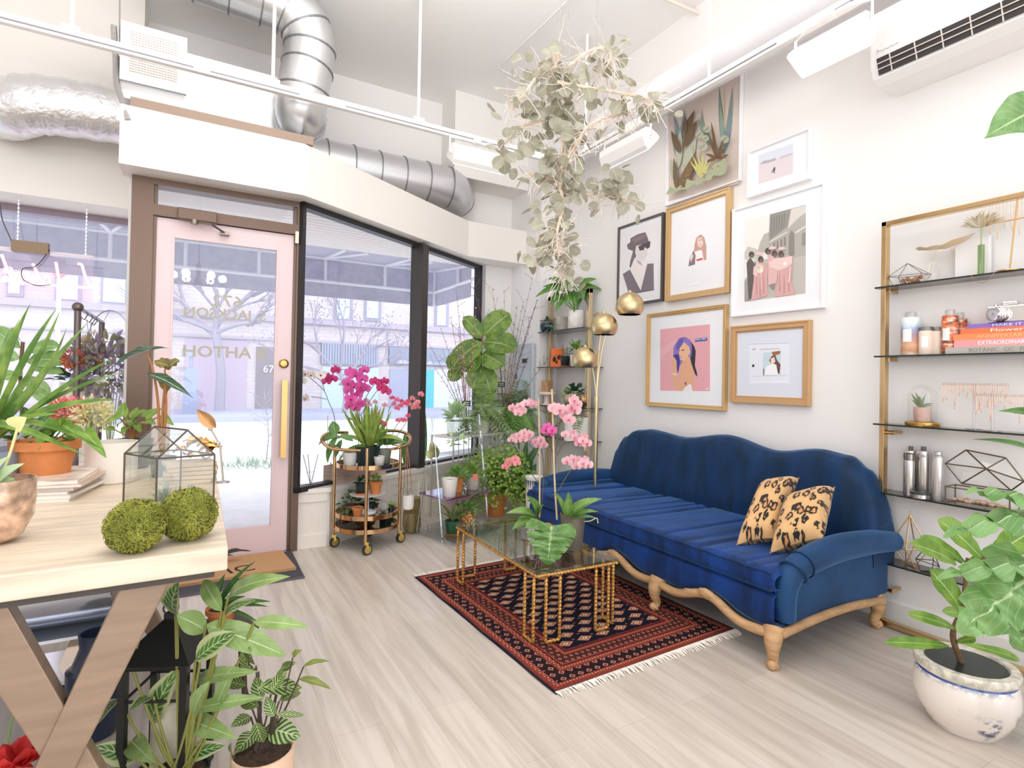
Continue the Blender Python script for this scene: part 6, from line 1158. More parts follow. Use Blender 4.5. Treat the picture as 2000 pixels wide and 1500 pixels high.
# white metal plant stand with glass vases and ferns on it
ws = fl(958, 1000, 0)+V((.05, .15, 0)); zW = pY(900, 847, 4.9).z; A0, A1 = pY(886, 847, 4.85), pY(1042, 850, 5.35); A0.z = A1.z = 0; dv = (A1-A0).normalized(); nv = V((-dv.y, dv.x, 0)); zW = pY(950, 847, 5.05).z
t = thing('plant_stand', 'white wire plant stand along the bay window carrying ferns and vases', 'plant stand', (A0+A1)/2); f = MB(); f.prism([A0.xy, A1.xy, (A1+nv*.30).xy, (A0+nv*.30).xy], zW-.02, zW); f.build('top', M('pale_shelf_board', 'e8e2dc', .5), t, False); f = MB(); L_ = (A1-A0).length
for i in range(19): q = A0+dv*(L_*i/18); f.tube([q+V((0, 0, .22)), q+V((0, 0, zW-.01))], .0045, 5)
f.tube([A0+V((0, 0, .22)), A1+V((0, 0, .22))], .006, 6); f.build('wire_bars', M('pewter_wire', 'b7b2ae', .35, .6), t)
for q in (A0, A1, A0+nv*.29, A1+nv*.29): g = MB(); g.tube([q, q+V((0, 0, zW))], .009, 8); g.build('leg', M('pewter_wire', 'b7b2ae', .35, .6), t)
def onW(x, k_=.12): s = (at(x, 845, 5.4)-A0); dx = ray(x, 845); M2 = Matrix(((dv.x, -dx.x), (dv.y, -dx.y))); o = A0+nv*k_; b_ = V((CO.x-o.x, CO.y-o.y)); u = M2.inverted()@b_; return V((o.x+dv.x*u[0], o.y+dv.y*u[0], zW+.001))
def mkvase(lab, c, r, h, mat=None, name='glass_vase'):
    return tag(MB().lathe([(r*.9, 0), (r, .006), (r, h), (r*.94, h), (r*.94, .012), (.0001, .012)], c, 26).build(name, mat or mClear, origin=c), lab, 'vase')
c = onW(890, .08); t = mkpot('potted_plant', 'pale veined plant in a frosted glass pot at the left of the wire stand', c, .085, .16, glassy('frosted_glass', 'dfe3da', .12, .3), 'cyl'); f = MB(); bush(f, c+V((0, 0, .15)), 26, .13, .10, .07, rn, 'heart', 0, 80); f.build('foliage', lm_('pale'), t)
c = onW(940, .10); t = mkpot('potted_fern', 'pale feathery fern spilling over a white pot in the middle of the white stand', c, .095, .17, mWPot, 'tapered'); f = MB(); fern(f, c+V((0, 0, .16)), 44, .38, random.Random(9), .26, -5, 80, 12, .6); f.build('fronds', leafmat('feathery_fern', '93b070', 'b6cb95', None, .35, .5), t)
c = onW(1008, .10); t = mkpot('potted_fern', 'staghorn fern with broad lobed fronds at the right end of the white stand', c, .10, .17, mBkPot, 'tapered'); f = MB(); fern(f, c+V((0, 0, .16)), 40, .42, random.Random(12), .32, -25, 80, 10, .6)
for x0, y0, x1, y1, w in ((1000, 800, 1015, 880, 18), (1010, 800, 1030, 870, 16), (995, 805, 985, 870, 14), (1015, 795, 1045, 850, 16)): Lp(f, dep(c)-.12, x0, y0, x1, y1, w, 'lance', .8, .15)
f.build('fronds', lm_('fern'), t)
mkvase('tall clear glass vase standing left of the staghorn fern', onW(976, .05), .05, .26)
# flowering branches with black tags
def branches(lab, vx, ytop, tips, d, seed, tagxy, fl_col):
    r_ = random.Random(seed); c = onW(vx, .18); d = dep(c); t = thing('branch_bundle', lab, 'branches', c); f = MB(); b = MB()
    for x, y in tips:
        b0 = c+V((r_.uniform(-.02, .02), r_.uniform(-.02, .02), .02)); e = at(x, y, d+r_.uniform(-.15, .15)); m1 = (b0+e)/2+CR*((vx-x)*.0009)+V((0, 0, r_.uniform(-.03, .06))); sp = bez(b0, m1, e, 14); f.tube(sp, [.005-.0036*i/14 for i in range(15)], 5)
        for i in range(5, 15):
            p = sp[i]
            if r_.random() < .6: q = p+V((r_.uniform(-.12, .12), r_.uniform(-.08, .08), r_.uniform(.0, .14))); f.tube([p, q], .0015, 4); b.ball(q, .005, 5)
            for _ in range(2): b.ball(p+V((r_.uniform(-.012, .012), 0, r_.uniform(-.01, .01))), r_.uniform(.004, .007), 5)
    f.build('twigs', M('dark_twig', '8a6a60', .8), t); o = b.build('buds', M('bud_'+fl_col, fl_col, .8), t); o['kind'] = 'stuff'
    g = MB(); q = at(*tagxy, d-.05); g.box(q, (.085, .004, .055), -_yaw); tg = g.build('price_tag', M('black_tag', '22302f', .6), t, False); g = MB()
    for dz in (.01, -.008): g.box(q+V((0, 0, dz))-FW*.004, (.055, .002, .006), -_yaw)
    g.build('chalk_lines', M('chalk', 'dfe5e2', .9), tg, False)
    MB().lathe([(.05, 0), (.055, .006), (.06, .28), (.056, .28), (.05, .012), (.0001, .012)], c, 24).build('glass_vase', mClear, t)
branches('tall dark budding branches in glass with a black tag right of the big round leaves', 985, 770, ((920, 545), (962, 565), (985, 570), (1022, 590), (1040, 545), (1058, 560), (1050, 585), (1010, 600), (1035, 640), (970, 640), (1075, 610), (1070, 700)), 5.5, 3, (979, 751), '8d5f6b')
branches('pale flowering branches in glass with a black tag left of the big round leaves', 912, 800, ((835, 668), (860, 640), (880, 620), (895, 640), (905, 610), (870, 700), (930, 600), (850, 720), (925, 650), (890, 560)), 5.3, 6, (911, 788), 'e6b9bb')
# big round-leaved plant behind the branches
c = onW(948, .24); t = mkpot('potted_plant', 'tall plant with big round leathery leaves in the bay window', c, .07, .14, mCon, 'tapered'); f = MB(); g = MB(); d = dep(c)+.02; sp = spline([c+V((0, 0, .1)), at(945, 800, d), at(940, 730, d), at(940, 680, d), at(944, 640, d)], 5); g.tube(sp, .009, 8); g.build('stem', mBrSt, t)
for x0, y0, x1, y1, w, k_, a in ((943, 660, 905, 618, 32, 'round', .1), (944, 656, 996, 612, 50, 'round', .15), (940, 668, 880, 720, 44, 'round', .3), (943, 668, 1003, 680, 44, 'round', .35), (942, 690, 985, 715, 46, 'round', .2), (938, 690, 905, 725, 40, 'round', .2), (940, 715, 922, 760, 40, 'round', .1), (942, 715, 960, 770, 42, 'round', .1), (905, 690, 875, 720, 34, 'round', .1), (900, 715, 880, 745, 30, 'round', .1), (950, 740, 948, 790, 40, 'round', 0), (985, 650, 1002, 690, 30, 'round', .2)): Lp(f, d, x0, y0, x1, y1, w, k_, .75, a, .08, wave=.02, d1=rn.uniform(-.12, .05))
f.build('leaves', leafmat('leathery_round_leaf', '5e8236', '86a54c', 'b4c27a', .3, .4), t)
# hydrangea-like blossom and pot plants low by the sofa arm
c = fl(1028, 985, 0)+V((.02, .05, 0)); t = mkpot('potted_plant', 'dark broad-leaved plant standing between the fern and the sofa arm', c, .10, .20, mBkPot, 'tapered'); f = MB(); d = dep(c)
for x0, y0, x1, y1, w in ((1020, 940, 1045, 870, 18), (1018, 935, 1005, 870, 20), (1020, 940, 985, 890, 18), (1024, 945, 1048, 905, 22), (1022, 945, 1010, 900, 20), (1015, 950, 978, 930, 18), (1025, 950, 1040, 930, 20), (1020, 935, 1030, 850, 14), (1010, 940, 1060, 860, 14)): Lp(f, d-.05, x0, y0, x1, y1, w, 'lance', .7, .15)
f.build('leaves', lm_('deep'), t)
c = at(1043, 953, 5.0); c = V((c.x, c.y, 0)); t = thing('garden_stool', 'white and navy patterned pot behind the left sofa arm', 'pot', c); zt2 = at(1043, 930, 5.0).z; MB().lathe([(.06, 0), (.072, .05), (.074, zt2-.03), (.082, zt2-.01), (.082, zt2), (.066, zt2), (.066, zt2-.05), (.0001, zt2-.05)], c, 30).build('pot', mWPot, t); f = MB()
for i in range(22): a = 2*PI*i/22; f.extr([c+V((math.cos(a+e)*.0755, math.sin(a+e)*.0755, z)) for e, z in ((-.1, zt2-.03), (.1, zt2-.03), (0, zt2-.10))], (math.cos(a)*.001, math.sin(a)*.001, 0))
f.build('navy_triangles', M('navy_glaze', '2b3f66', .4), t, False)
# ================================================================ SECOND BRASS SHELF, WITH PLANTS
PY0, PY1 = 4.43, 5.175; t = thing('wall_shelf', 'narrow brass plant shelf with four glass shelves left of the floor lamp', 'shelf', (3.44, 4.8, 0)); zt_ = pX(1150, 563, SX0).z
f = MB(); f.b2((SX0, PY0, .01), (SX1, PY0+.05, zt_)); f.b2((SX0, PY1-.05, .01), (SX1, PY1, zt_)); f.b2((SX0, PY0, zt_-.045), (SX1, PY1, zt_)); f.b2((SX0, PY0, .012), (SX1, PY1, .05)); bevel(f.build('frame', M('pale_brass', 'dcc6a2', .2, .9), t, False), .002)
PZ = [pX(1140, y, 3.36).z for y in (641, 716, 797, 862)]
for z in PZ: g = MB(); g.b2((3.28, PY0-.08, z-.009), (3.535, PY1+.0, z)); g.build('glass_shelf', mSmoke, t, False); g = MB(); g.b2((3.275, PY0-.08, z-.009), (3.28, PY1, z)); g.build('polished_edge', mEdge, t, False)
for y in (PY0+.02, PY1-.03): g = MB(); g.tube([(3.45, y, PZ[0]+.16), (3.54, y, PZ[0]+.16)], .014, 10); g.build('wall_standoff', M('pale_brass', 'dcc6a2', .2, .9), t)
def PS(lab, x, zi, r, h, mat, kind, X=3.38, name='potted_plant', **k): p = pX(x, 700, X); c = V((X, p.y, PZ[zi]+.001)); return mkpot(name, lab, c, r, h, mat, kind, **k), c
t, c = PS('anthurium with glossy dark leaves in a square marbled pot on top of the plant shelf', 1124, 0, .085, .19, M('marbled_pot', 'efebe4', .4, var=.15, vscale=12), 'cyl'); f = MB(); g = MB(); d = dep(c)
for x0, y0, x1, y1, w in ((1095, 560, 1046, 580, 20), (1095, 555, 1070, 545, 24), (1100, 565, 1060, 560, 22), (1110, 560, 1085, 570, 26), (1135, 560, 1178, 568, 18), (1138, 555, 1165, 545, 20), (1130, 560, 1140, 585, 24), (1115, 570, 1105, 600, 20), (1100, 580, 1085, 610, 18), (1120, 575, 1125, 605, 20), (1092, 575, 1075, 598, 18), (1130, 585, 1120, 610, 14), (1108, 555, 1118, 542, 16), (1140, 570, 1150, 600, 18)): Lp(f, d-.03, x0, y0, x1, y1, w, 'heart', .6, .2, d1=rn.uniform(-.12, .02)); g.tube(bez(c+V((0, 0, .17)), at(x0, y0+10, d), at(x0, y0, d-.03), 5), .003, 5)
f.build('leaves', leafmat('anthurium_leaf', '3f6f2e', '5f8f3f', 'a9c46c', .2, .28), t); g.tube(bez(c+V((0, 0, .17)), at(1119, 560, d), at(1118, 518, d), 6), .003, 5); q = at(1118, 517, d)
for i in range(5): a = i*1.25; f2 = (q, q+V((math.cos(a)*.04, math.sin(a)*.03, .012))); g.tube(f2, .005, 5)
g.build('stems', mStem, t)
t, c = PS('spiky succulent in a round navy bowl on top of the plant shelf', 1067, 0, .075, .10, M('navy_bowl', '27364a', .25), 'bowl', X=3.36); f = MB(); bush(f, c+V((0, 0, .1)), 30, .05, .05, .016, rn, 'lance', 10, 90); f.build('foliage', lm_('dark'), t)
tag(PS('x', 1098, 0, .075, .16, mCon, 'cyl', X=3.45)[0], 'grey concrete pot behind the marbled pot on the plant shelf', 'pot')
c = on(1078, 640, PZ[0]+.002, 3.31); t = MB()
for i in range(18): a = i*.9; t.leaf(c+V((0, 0, .03)), c+V((math.cos(a)*.09, math.sin(a)*.13, .05-.12*(i % 3 == 0)+.02*math.sin(i))), .014, (0, 0, 1), .35, 'lance', .3, 6)
tag(t.build('air_plant', lm_('grey'), smooth=True), 'silvery air plant drooping over the front edge of the plant shelf', 'air plant')
c = on(1088, 715, PZ[1]+.001, 3.36); t = thing('art_card', 'orange card with black figures propped on the plant shelf', 'card', c); rm = Matrix.Rotation(R(-62), 3, 'Z')@Matrix.Rotation(R(-8), 3, 'X'); MB().box(c+V((0, 0, .10)), (.15, .006, .20), mat=rm).build('card', M('orange_card', 'ee7433', .6), t, False); f = MB()
for dx, dz, s_ in ((-.03, .08, .03), (.02, .1, .025), (.0, .05, .02)): f.extr([c+V((0, 0, .1))+rm@V((dx+s_*math.cos(i*PI/4)*.7, -.0045, dz-.1+s_*math.sin(i*PI/4))) for i in range(8)], rm@V((0, -.001, 0)))
f.build('black_figures', M('black_ink', '231c1c', .7), t, False)
t, c = PS('wispy fern in a dark pot on a terracotta dish on the plant shelf second tier', 1104, 1, .055, .11, mBkPot, 'tapered', X=3.40, saucer=mTerra); f = MB(); fern(f, c+V((0, 0, .1)), 16, .17, rn, .2, 20, 85, 9); f.build('fronds', lm_('grey'), t)
t, c = PS('jade succulent in a blush pot behind the lowest lamp globe', 1124, 1, .06, .12, mPkPot, 'tapered', X=3.37); f = MB(); bush(f, c+V((0, 0, .13)), 60, .13, .05, .03, rn, 'ovate', 10, 80); f.build('foliage', lm_('green'), t)
c = on(1068, 790, PZ[2]+.001, 3.33); t = thing('pedestal_tray', 'blush pedestal tray carrying a wooden block on the plant shelf', 'tray', c); MB().lathe([(.06, 0), (.03, .02), (.03, .10), (.10, .115), (.105, .145), (.1, .145), (.0001, .13)], c, 30).build('tray', M('blush_ceramic', 'ead6cd', .5), t)
tag(MB().box(c+V((0, 0, .20)), (.085, .085, .13), R(20)).build('wooden_block', M('carved_wood', 'b98f68', .7, var=.25, vscale=30), smooth=False), 'carved wooden block standing on the blush pedestal tray', 'block')
t, c = PS('mixed succulents in a hammered copper bowl on the plant shelf third tier', 1126, 2, .125, .13, M('hammered_copper', 'e2c3a6', .2, .8, bump=.4, bscale=60), 'round', X=3.39); f = MB(); bush(f, c+V((0, .02, .13)), 60, .09, .05, .035, rn, 'ovate', 0, 80); f.build('green_succulents', lm_('dark'), t); f = MB(); bush(f, c+V((-.05, .09, .12)), 50, .06, .03, .02, rn, 'ovate', -20, 80); f.build('moss_tuft', lm_('lime'), t)
t, c = PS('asparagus fern in a white pot with wooden base on the lowest plant shelf tier', 1128, 3, .12, .24, mWPot, 'cyl', X=3.30); t.location = t.location
f = MB(); fern(f, c+V((0, 0, .24)), 22, .26, rn, .22, -10, 85, 10, .6); f.build('fronds', lm_('olive'), t)
# electric panel on the corner pier
a, b = pX(1046, 700, 3.305), pX(1010, 700, 3.305); z0, z1_ = pX(1028, 800, 3.3).z, pX(1028, 672, 3.3).z; t = thing('electric_panel', 'grey electric panel door on the wall beside the bay window', 'electric panel', (3.3, a.y+.1, z0)); o = MB().b2((3.26, a.y, z0), (3.308, b.y, z1_)).build('cabinet', M('panel_grey', 'bfc5cd', .45, .2), t, False); bevel(o, .012); MB().b2((3.255, a.y+.05, z0+.05), (3.26, b.y-.03, z1_-.06)).build('door', M('panel_door_grey', 'c8ced6', .45, .2), t, False); MB().b2((3.25, a.y+.10, z1_-.22), (3.254, a.y+.20, z1_-.17)).build('warning_label', M('black_tag', '22302f', .6), t, False); MB().b2((3.247, b.y-.09, (z0+z1_)/2-.03), (3.254, b.y-.05, (z0+z1_)/2+.03)).build('latch', M('latch_dark', '5d646c', .4), t, False)
f = MB(); q = pX(990, 512, 3.305); f.b2((3.29, q.y-.02, q.z-.07), (3.308, q.y+.02, q.z+.07)); tag(f.build('wall_switch', M('switch_white', 'f0eef2', .5), smooth=False), 'narrow white switch plate high on the wall by the bay window', 'switch')
# ================================================================ FLOOR LAMP
mLB = M('brushed_brass', 'dcc69a', .34, 1, bump=.08, bscale=30); dL = 4.75; LB = at(1163, 930, dL); LB = V((LB.x, LB.y, 0)); t = thing('floor_lamp', 'brass arc floor lamp with three globe shades behind the left end of the sofa', 'floor lamp', LB)
MB().lathe([(.13, 0), (.13, .02), (.03, .03), (.0001, .03)], LB, 32).build('base', mLB, t); pj = at(1165, 778, dL); f = MB(); f.tube([LB+V((0, 0, .02)), pj], .016, 12); f.lathe([(.02, -.03), (.02, .02)], pj, 12); f.build('pole', mLB, t)
for gx, gy, rp, mx_, my in ((1230, 598, 27, 1176, 640), (1180, 638, 26, 1170, 690), (1143, 702, 25, 1160, 735)):
    c = at(gx, gy, dL-.05); r = rp*dL/FPX; f = MB(); f.tube(bez(pj, at(mx_-2, my-30, dL), c+V((0, 0, r*1.02)), 14), .006, 8); f.build('arm', mLB, t)
    f = MB(); prof = [(r*math.sin(a), r*math.cos(a)) for a in [PI*i/24 for i in range(1, 18)]]; f.lathe([(.0001, r)]+prof+[(prof[-1][0]-.004, prof[-1][1]+.002)]+[(p[0]*.975, p[1]*.975) for p in prof[::-1]]+[(.0001, r*.975)], c, 36); f.lathe([(.016, r*.98), (.012, r*1.12), (.0001, r*1.15)], c, 12); sh_ = f.build('globe_shade', mLB, t); MB().lathe([(.0001, -r*.60), (prof[-1][0]*.93, -r*.60)], c, 28).build('diffuser', M('lamp_liner', 'e9e2e8', .6), sh_)
# ================================================================ ORCHIDS AND MONSTERA ON THE COFFEE TABLE
dT = 3.3; tz = TZ0+.001
c1 = fl(1036, 1062, tz)+V((.06, .1, 0)); t = mkpot('potted_orchid', 'pink orchid in a silver pot at the left on the coffee table', c1, .062, .13, M('mercury_silver', 'b9b4b4', .2, .85, bump=.3, bscale=40), 'cyl'); d1 = dep(c1); f = MB()
for x0, y0, x1, y1, w, a in ((1048, 1010, 988, 1003, 18, .35), (1048, 1012, 1000, 1035, 20, .3), (1045, 1015, 1018, 1030, 16, .2), (1050, 1008, 1030, 968, 22, .15), (1052, 1012, 1062, 985, 16, .1), (1048, 1015, 1012, 1012, 12, .3)): Lp(f, d1-.03, x0, y0, x1, y1, w, 'ovate', .45, a, .2, d1=-.08)
f.build('leaves', leafmat('phal_leaf', '5d8a3c', '86ad58', 'b5cb8c', .25, .3), t); spike(t, ((1054, 1010), (1054, 900), (1052, 780)), d1, .0055, M('bamboo', 'd4bd96', .7), 'stake')
spike(t, ((1056, 1010), (1062, 930), (1058, 880), (1045, 830), (1025, 800)), d1); spike(t, ((1056, 895), (1035, 870), (1020, 862)), d1); spike(t, ((1056, 950), (1030, 915), (1008, 905)), d1)
flowers(t, ((1008, 800), (1016, 793), (1026, 788), (1034, 787), (1042, 789), (1012, 806), (1020, 802), (1001, 797)), d1-.06, .058, mPkO, rn); flowers(t, ((998, 858), (1006, 853), (1014, 850), (1024, 846), (1034, 848), (1030, 855), (1012, 860), (1022, 857), (1046, 862), (1052, 870), (1062, 868), (1056, 858)), d1-.06, .055, mPkO, rn); flowers(t, ((986, 912), (992, 906), (1000, 900), (1007, 896), (1010, 905), (995, 900)), d1-.06, .05, mCor, rn)
c2 = fl(1122, 1082, tz)+V((.05, .09, 0)); t = mkpot('potted_orchid', 'pink orchid in a grey brown pot at the right on the coffee table', c2, .075, .20, M('taupe_pot', '7d7468', .35, .3), 'tapered'); d2 = dep(c2); f = MB()
for x0, y0, x1, y1, w, a in ((1108, 1012, 1176, 974, 22, .3), (1108, 1010, 1110, 960, 20, .1), (1110, 1015, 1170, 1000, 14, .35), (1105, 1012, 1082, 960, 16, .1), (1110, 1018, 1165, 1012, 10, .3), (1106, 1015, 1090, 975, 18, .1)): Lp(f, d2-.04, x0, y0, x1, y1, w, 'ovate', .45, a, .2, d1=-.08)
f.build('leaves', leafmat('phal_leaf', '5d8a3c', '86ad58', 'b5cb8c', .25, .3), t); spike(t, ((1088, 1015), (1083, 930), (1078, 760)), d2, .0055, M('bamboo', 'd4bd96', .7), 'stake'); f = MB(); f.tube(spline([at(1120, 1018, d2), at(1150, 1018, d2-.05), at(1165, 1012, d2-.06), at(1168, 1022, d2-.06)], 5), .003, 5); f.build('air_root', M('pale_root', 'd9d4b8', .7), t)
spike(t, ((1090, 1010), (1084, 930), (1088, 860), (1098, 810), (1112, 790)), d2); spike(t, ((1088, 890), (1100, 868), (1118, 862), (1132, 866)), d2); spike(t, ((1090, 960), (1110, 925), (1130, 905)), d2)
flowers(t, ((1082, 798), (1092, 800), (1115, 795), (1122, 802), (1126, 790), (1104, 812), (1112, 820), (1120, 783)), d2-.06, .075, mPkO, rn); flowers(t, ((1070, 835), (1078, 840), (1066, 840), (1074, 845)), d2-.08, .06, mMag, rn); flowers(t, ((1104, 848), (1112, 850), (1122, 854), (1130, 857), (1138, 860), (1146, 866), (1130, 866), (1118, 845), (1140, 852)), d2-.06, .058, mPkO, rn); flowers(t, ((1108, 901), (1118, 898), (1130, 900), (1138, 905), (1148, 908), (1142, 898), (1126, 910)), d2-.06, .06, mPkO, rn)
def monstera(mb, base, tip, w, nrm, seed=1, cuts=5, arch=.1):
    """heart-shaped blade with deep slots between its lobes"""
    base, tip = V(base), V(tip); ax = tip-base; L = ax.length; t0 = ax/L; nn = V(nrm); nn = (nn-t0*nn.dot(t0)).normalized(); sd = t0.cross(nn)
    N = 40
    def edge(t): return w*.5*(1.1*max(0, 1-t)**.62*min(1, .72+t*2.2))
    for s_ in (-1, 1):
        row0 = None
        for i in range(N+1):
            t = i/N; ph = t*cuts+.15*s_; sl = ph-math.floor(ph); cut = (.30 if sl < .16 and .12 < t < .9 else 1); h = edge(t)*cut; back = -.20*L*(1-t)**3
            pts = []
            for j in range(6):
                u = j/5; p = base+ax*t+t0*(back*u+u*u*L*.10*(1 if t > .1 else 0))+sd*(s_*h*u)+nn*(arch*L*4*t*(1-t)*.5-u*u*h*.22+.012*math.sin(t*20+u*3)); pts.append(p)
            b0 = len(mb.v); mb.v += pts
            if row0 is not None:
                for j in range(5):
                    q = (row0+j, row0+j+1, b0+j+1, b0+j); uvs = ((.5+s_*j/10, (i-1)/N), (.5+s_*(j+1)/10, (i-1)/N), (.5+s_*(j+1)/10, i/N), (.5+s_*j/10, i/N))
                    mb.face(q if s_ > 0 else q[::-1], uvs if s_ > 0 else uvs[::-1])
            row0 = b0
mMon = leafmat('monstera_leaf', '5f8a45', '7fa564', 'b5cc98', .2, .3)
c3 = fl(1078, 1097, tz)+V((.04, .05, 0)); t = thing('monstera_cutting', 'single monstera leaf in a clear glass vase at the front of the coffee table', 'cut leaf', c3); MB().lathe([(.04, 0), (.042, .006), (.042, .17), (.039, .17), (.039, .02), (.0001, .02)], c3, 26).build('glass_vase', mClear, t); d3 = dep(c3); f = MB(); monstera(f, at(1077, 1028, d3-.02), at(1070, 1096, d3-.10), 100*d3/FPX, -FW*.9+V((0, 0, .35)), 1, 5, .12); f.build('leaf', mMon, t); f = MB(); f.tube(bez(c3+V((0, 0, .02)), at(1080, 1020, d3+.02), at(1077, 1028, d3-.02), 8), .004, 6); f.build('stem', mStem, t)
# ================================================================ BIG WOODEN TABLE ON THE LEFT
ZT_ = .88; tc_ = fl(440.7, 1069.5, ZT_); mTab = M('limewashed_table', 'dcccb6', .5, var=.16, vscale=5, stretch=(1, 6, 6), bump=.15, bscale=50); mLegT = M('brushed_taupe_metal', '9c8470', .38, .35, var=.12, vscale=4, stretch=(1, 1, 9))
t = thing('work_table', 'long pale wood shop table with crossed metal legs at the left foreground', 'table', (-1.1, 2.5, 0)); TXR = tc_.x+.006; TYF = tc_.y; TYB = 3.42; TXL = -2.6
f = MB(); f.prism([(TXL, TYF-.09), (TXR, TYF), (TXR+.015, TYB), (TXL, TYB-.03)], ZT_-.062, ZT_); bevel(f.build('tabletop', mTab, t, False), .004)
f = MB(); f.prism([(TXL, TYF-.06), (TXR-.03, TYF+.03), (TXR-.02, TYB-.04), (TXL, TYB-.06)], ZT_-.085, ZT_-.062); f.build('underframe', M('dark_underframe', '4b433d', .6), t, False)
def xleg(y, xa, xb, w=.075):
    for x0, x1 in ((xa, xb), (xb, xa)):
        f = MB(); dz = ZT_-.085; dx = x1-x0; L = math.hypot(dx, dz); nx, nz = dz/L*w/2, -dx/L*w/2
        yo = 0 if x0 == xa else .01
        f.extr([(x0-nx, y+yo, dz-nz if False else dz), (x0+nx*1.0+w*.55, y+yo, dz), (x1+w*.9, y+yo, 0), (x1-w*.1, y+yo, 0)], (0, .055, 0)); bevel(f.build('leg', mLegT, t, False), .004)
ya = TYF+.06; L0 = fl(272, 1152, ZT_-.085); L0 = pY(268, 1150, ya); B0_ = pY(100, 1500, ya); sl = (B0_.x-L0.x)/(B0_.z-L0.z); xb_ = L0.x+sl*(0-(ZT_-.085))
xleg(ya, L0.x, xb_-.02); xleg(TYB-.25, L0.x, xb_-.02); xleg(ya, -2.0, -2.35)
# magazines
m0 = fl(200, 944, ZT_); ml = fl(37, 985, ZT_); mr_ = fl(172, 976, ZT_); cols = ['e9dcd2', 'd8cfc9', 'cdbfb8', 'ede6df', 'c9a794']; zc = ZT_; rm_ = random.Random(3)
for i in range(6):
    h = .011+.003*(i % 2); jx, jy = rm_.uniform(-.015, .015), rm_.uniform(-.02, .02); x1 = mr_.x-.01+jx+i*.002; x0 = x1-.30; y0 = mr_.y+jy; y1 = y0+.40; cp = ((x0+x1)/2, (y0+y1)/2, zc)
    o = thing('magazine', 'magazine in the stack under the terracotta pot on the wooden table', 'magazine', cp, 'magazines stacked on the wooden table'); rz = Matrix.Rotation(R(-8+rm_.uniform(-4, 4)), 3, 'Z'); c = V((cp[0], cp[1], zc+h/2))
    MB().box(c, (.29, .385, h*.8), mat=rz).build('pages', M('magazine_pages', 'f1ebe2', .8, var=.15, vscale=60, stretch=(1, 1, 30)), o, False); f = MB(); f.box(c+V((0, 0, h*.45)), (.295, .39, h*.1), mat=rz); f.box(c-V((0, 0, h*.45)), (.295, .39, h*.1), mat=rz); f.build('cover', M('magazine_cover_%d' % (i % 5), cols[i % 5], .3, var=.5, vscale=9) if i == 5 else M('magazine_cover_p%d' % (i % 5), cols[i % 5], .35), o, False); zc += h
# terracotta pot on the magazines
c = V((mr_.x-.165, mr_.y+.22, zc)); d = dep(c); t = mkpot('potted_plant', 'heart-leaved plant in a big terracotta pot standing on the magazines', c, 56*d/FPX, 62*d/FPX*1.04, mTerra, 'terra'); f = MB(); g = MB(); q = c+V((0, 0, .11))
for x1, y1, w, x0, y0 in ((30, 868, 26, 70, 845), (75, 880, 30, 95, 842), (112, 838, 28, 90, 825), (208, 895, 30, 165, 845), (60, 850, 34, 105, 830), (150, 850, 34, 115, 828), (150, 880, 20, 130, 855), (35, 890, 18, 60, 868), (170, 862, 26, 140, 838), (95, 815, 30, 105, 840), (125, 815, 28, 120, 838)): Lp(f, d-.02, x0, y0, x1, y1, w, 'heart', .4, .2, .12, d1=rn.uniform(-.12, .08)); g.tube(bez(q, at((x0+105)/2, y0+15, d), at(x0, y0, d-.02), 5), .003, 5)
f.build('leaves', lm_('green'), t); g.build('stems', mStem, t)
# white round planter, dark pot plants behind
cY = fl(200, 948, ZT_)+V((.02, .09, 0)); d = dep(cY); t = mkpot('planter', 'plain white cylinder planter on the wooden table beside the magazines', cY, 43*d/FPX, 78*d/FPX, M('matte_white_pot', 'efe8df', .6), 'cyl', cat='planter')
def tab(x, y, dd): p = at(x, y, dd); return V((p.x, p.y, ZT_))
c = tab(258, 880, 2.75); d = dep(c); hz = at(258, 858, d).z-ZT_; t = mkpot('potted_plant', 'sprawling pothos in a dark green pot behind the glass house terrarium', c, 36*d/FPX, hz, M('bottle_green_pot', '24413a', .4), 'tapered'); f = MB(); g = MB(); q = c+V((0, 0, hz))
for x1, y1, w, x0, y0 in ((205, 825, 20, 232, 815), (243, 785, 26, 240, 812), (285, 800, 26, 260, 820), (318, 798, 30, 285, 815), (230, 835, 18, 245, 822), (200, 840, 18, 222, 838), (265, 835, 20, 255, 820), (305, 830, 22, 285, 822), (340, 832, 18, 315, 812), (238, 850, 18, 248, 835), (275, 845, 16, 268, 830), (270, 795, 24, 262, 815)): Lp(f, d-.03, x0, y0, x1, y1, w, 'heart', .5, .15, .1, d1=rn.uniform(-.1, .1)); g.tube(bez(q, at((x0+258)/2, y0+10, d), at(x0, y0, d-.03), 5), .003, 5)
f.build('leaves', leafmat('pothos_leaf', '6b8f35', '8fae52', 'b7cc7e', .3, .35), t); g.build('stems', M('russet_stem', 'a9703f', .6), t)
c = tab(318, 905, 2.55); d = dep(c); t = mkpot('potted_plant', 'tall alocasia with dark arrow leaves and pale veins in front of the door', c, .055, .09, M('bottle_green_pot', '24413a', .4), 'tapered'); f = MB(); g = MB(); q = c+V((0, 0, .08)); mAlo = leafmat('alocasia_leaf', '22402a', '35583a', 'd9e3c4', .1, .3, vn=7)
for pts in (((312, 860), (308, 780), (298, 720), (286, 688)), ((316, 860), (318, 800), (322, 750), (322, 722)), ((320, 860), (324, 800), (323, 760), (318, 742))): sp = spline([q]+[at(x, y, d) for x, y in pts], 5); g.tube(sp, [.0075-.004*i/len(sp) for i in range(len(sp))], 7)
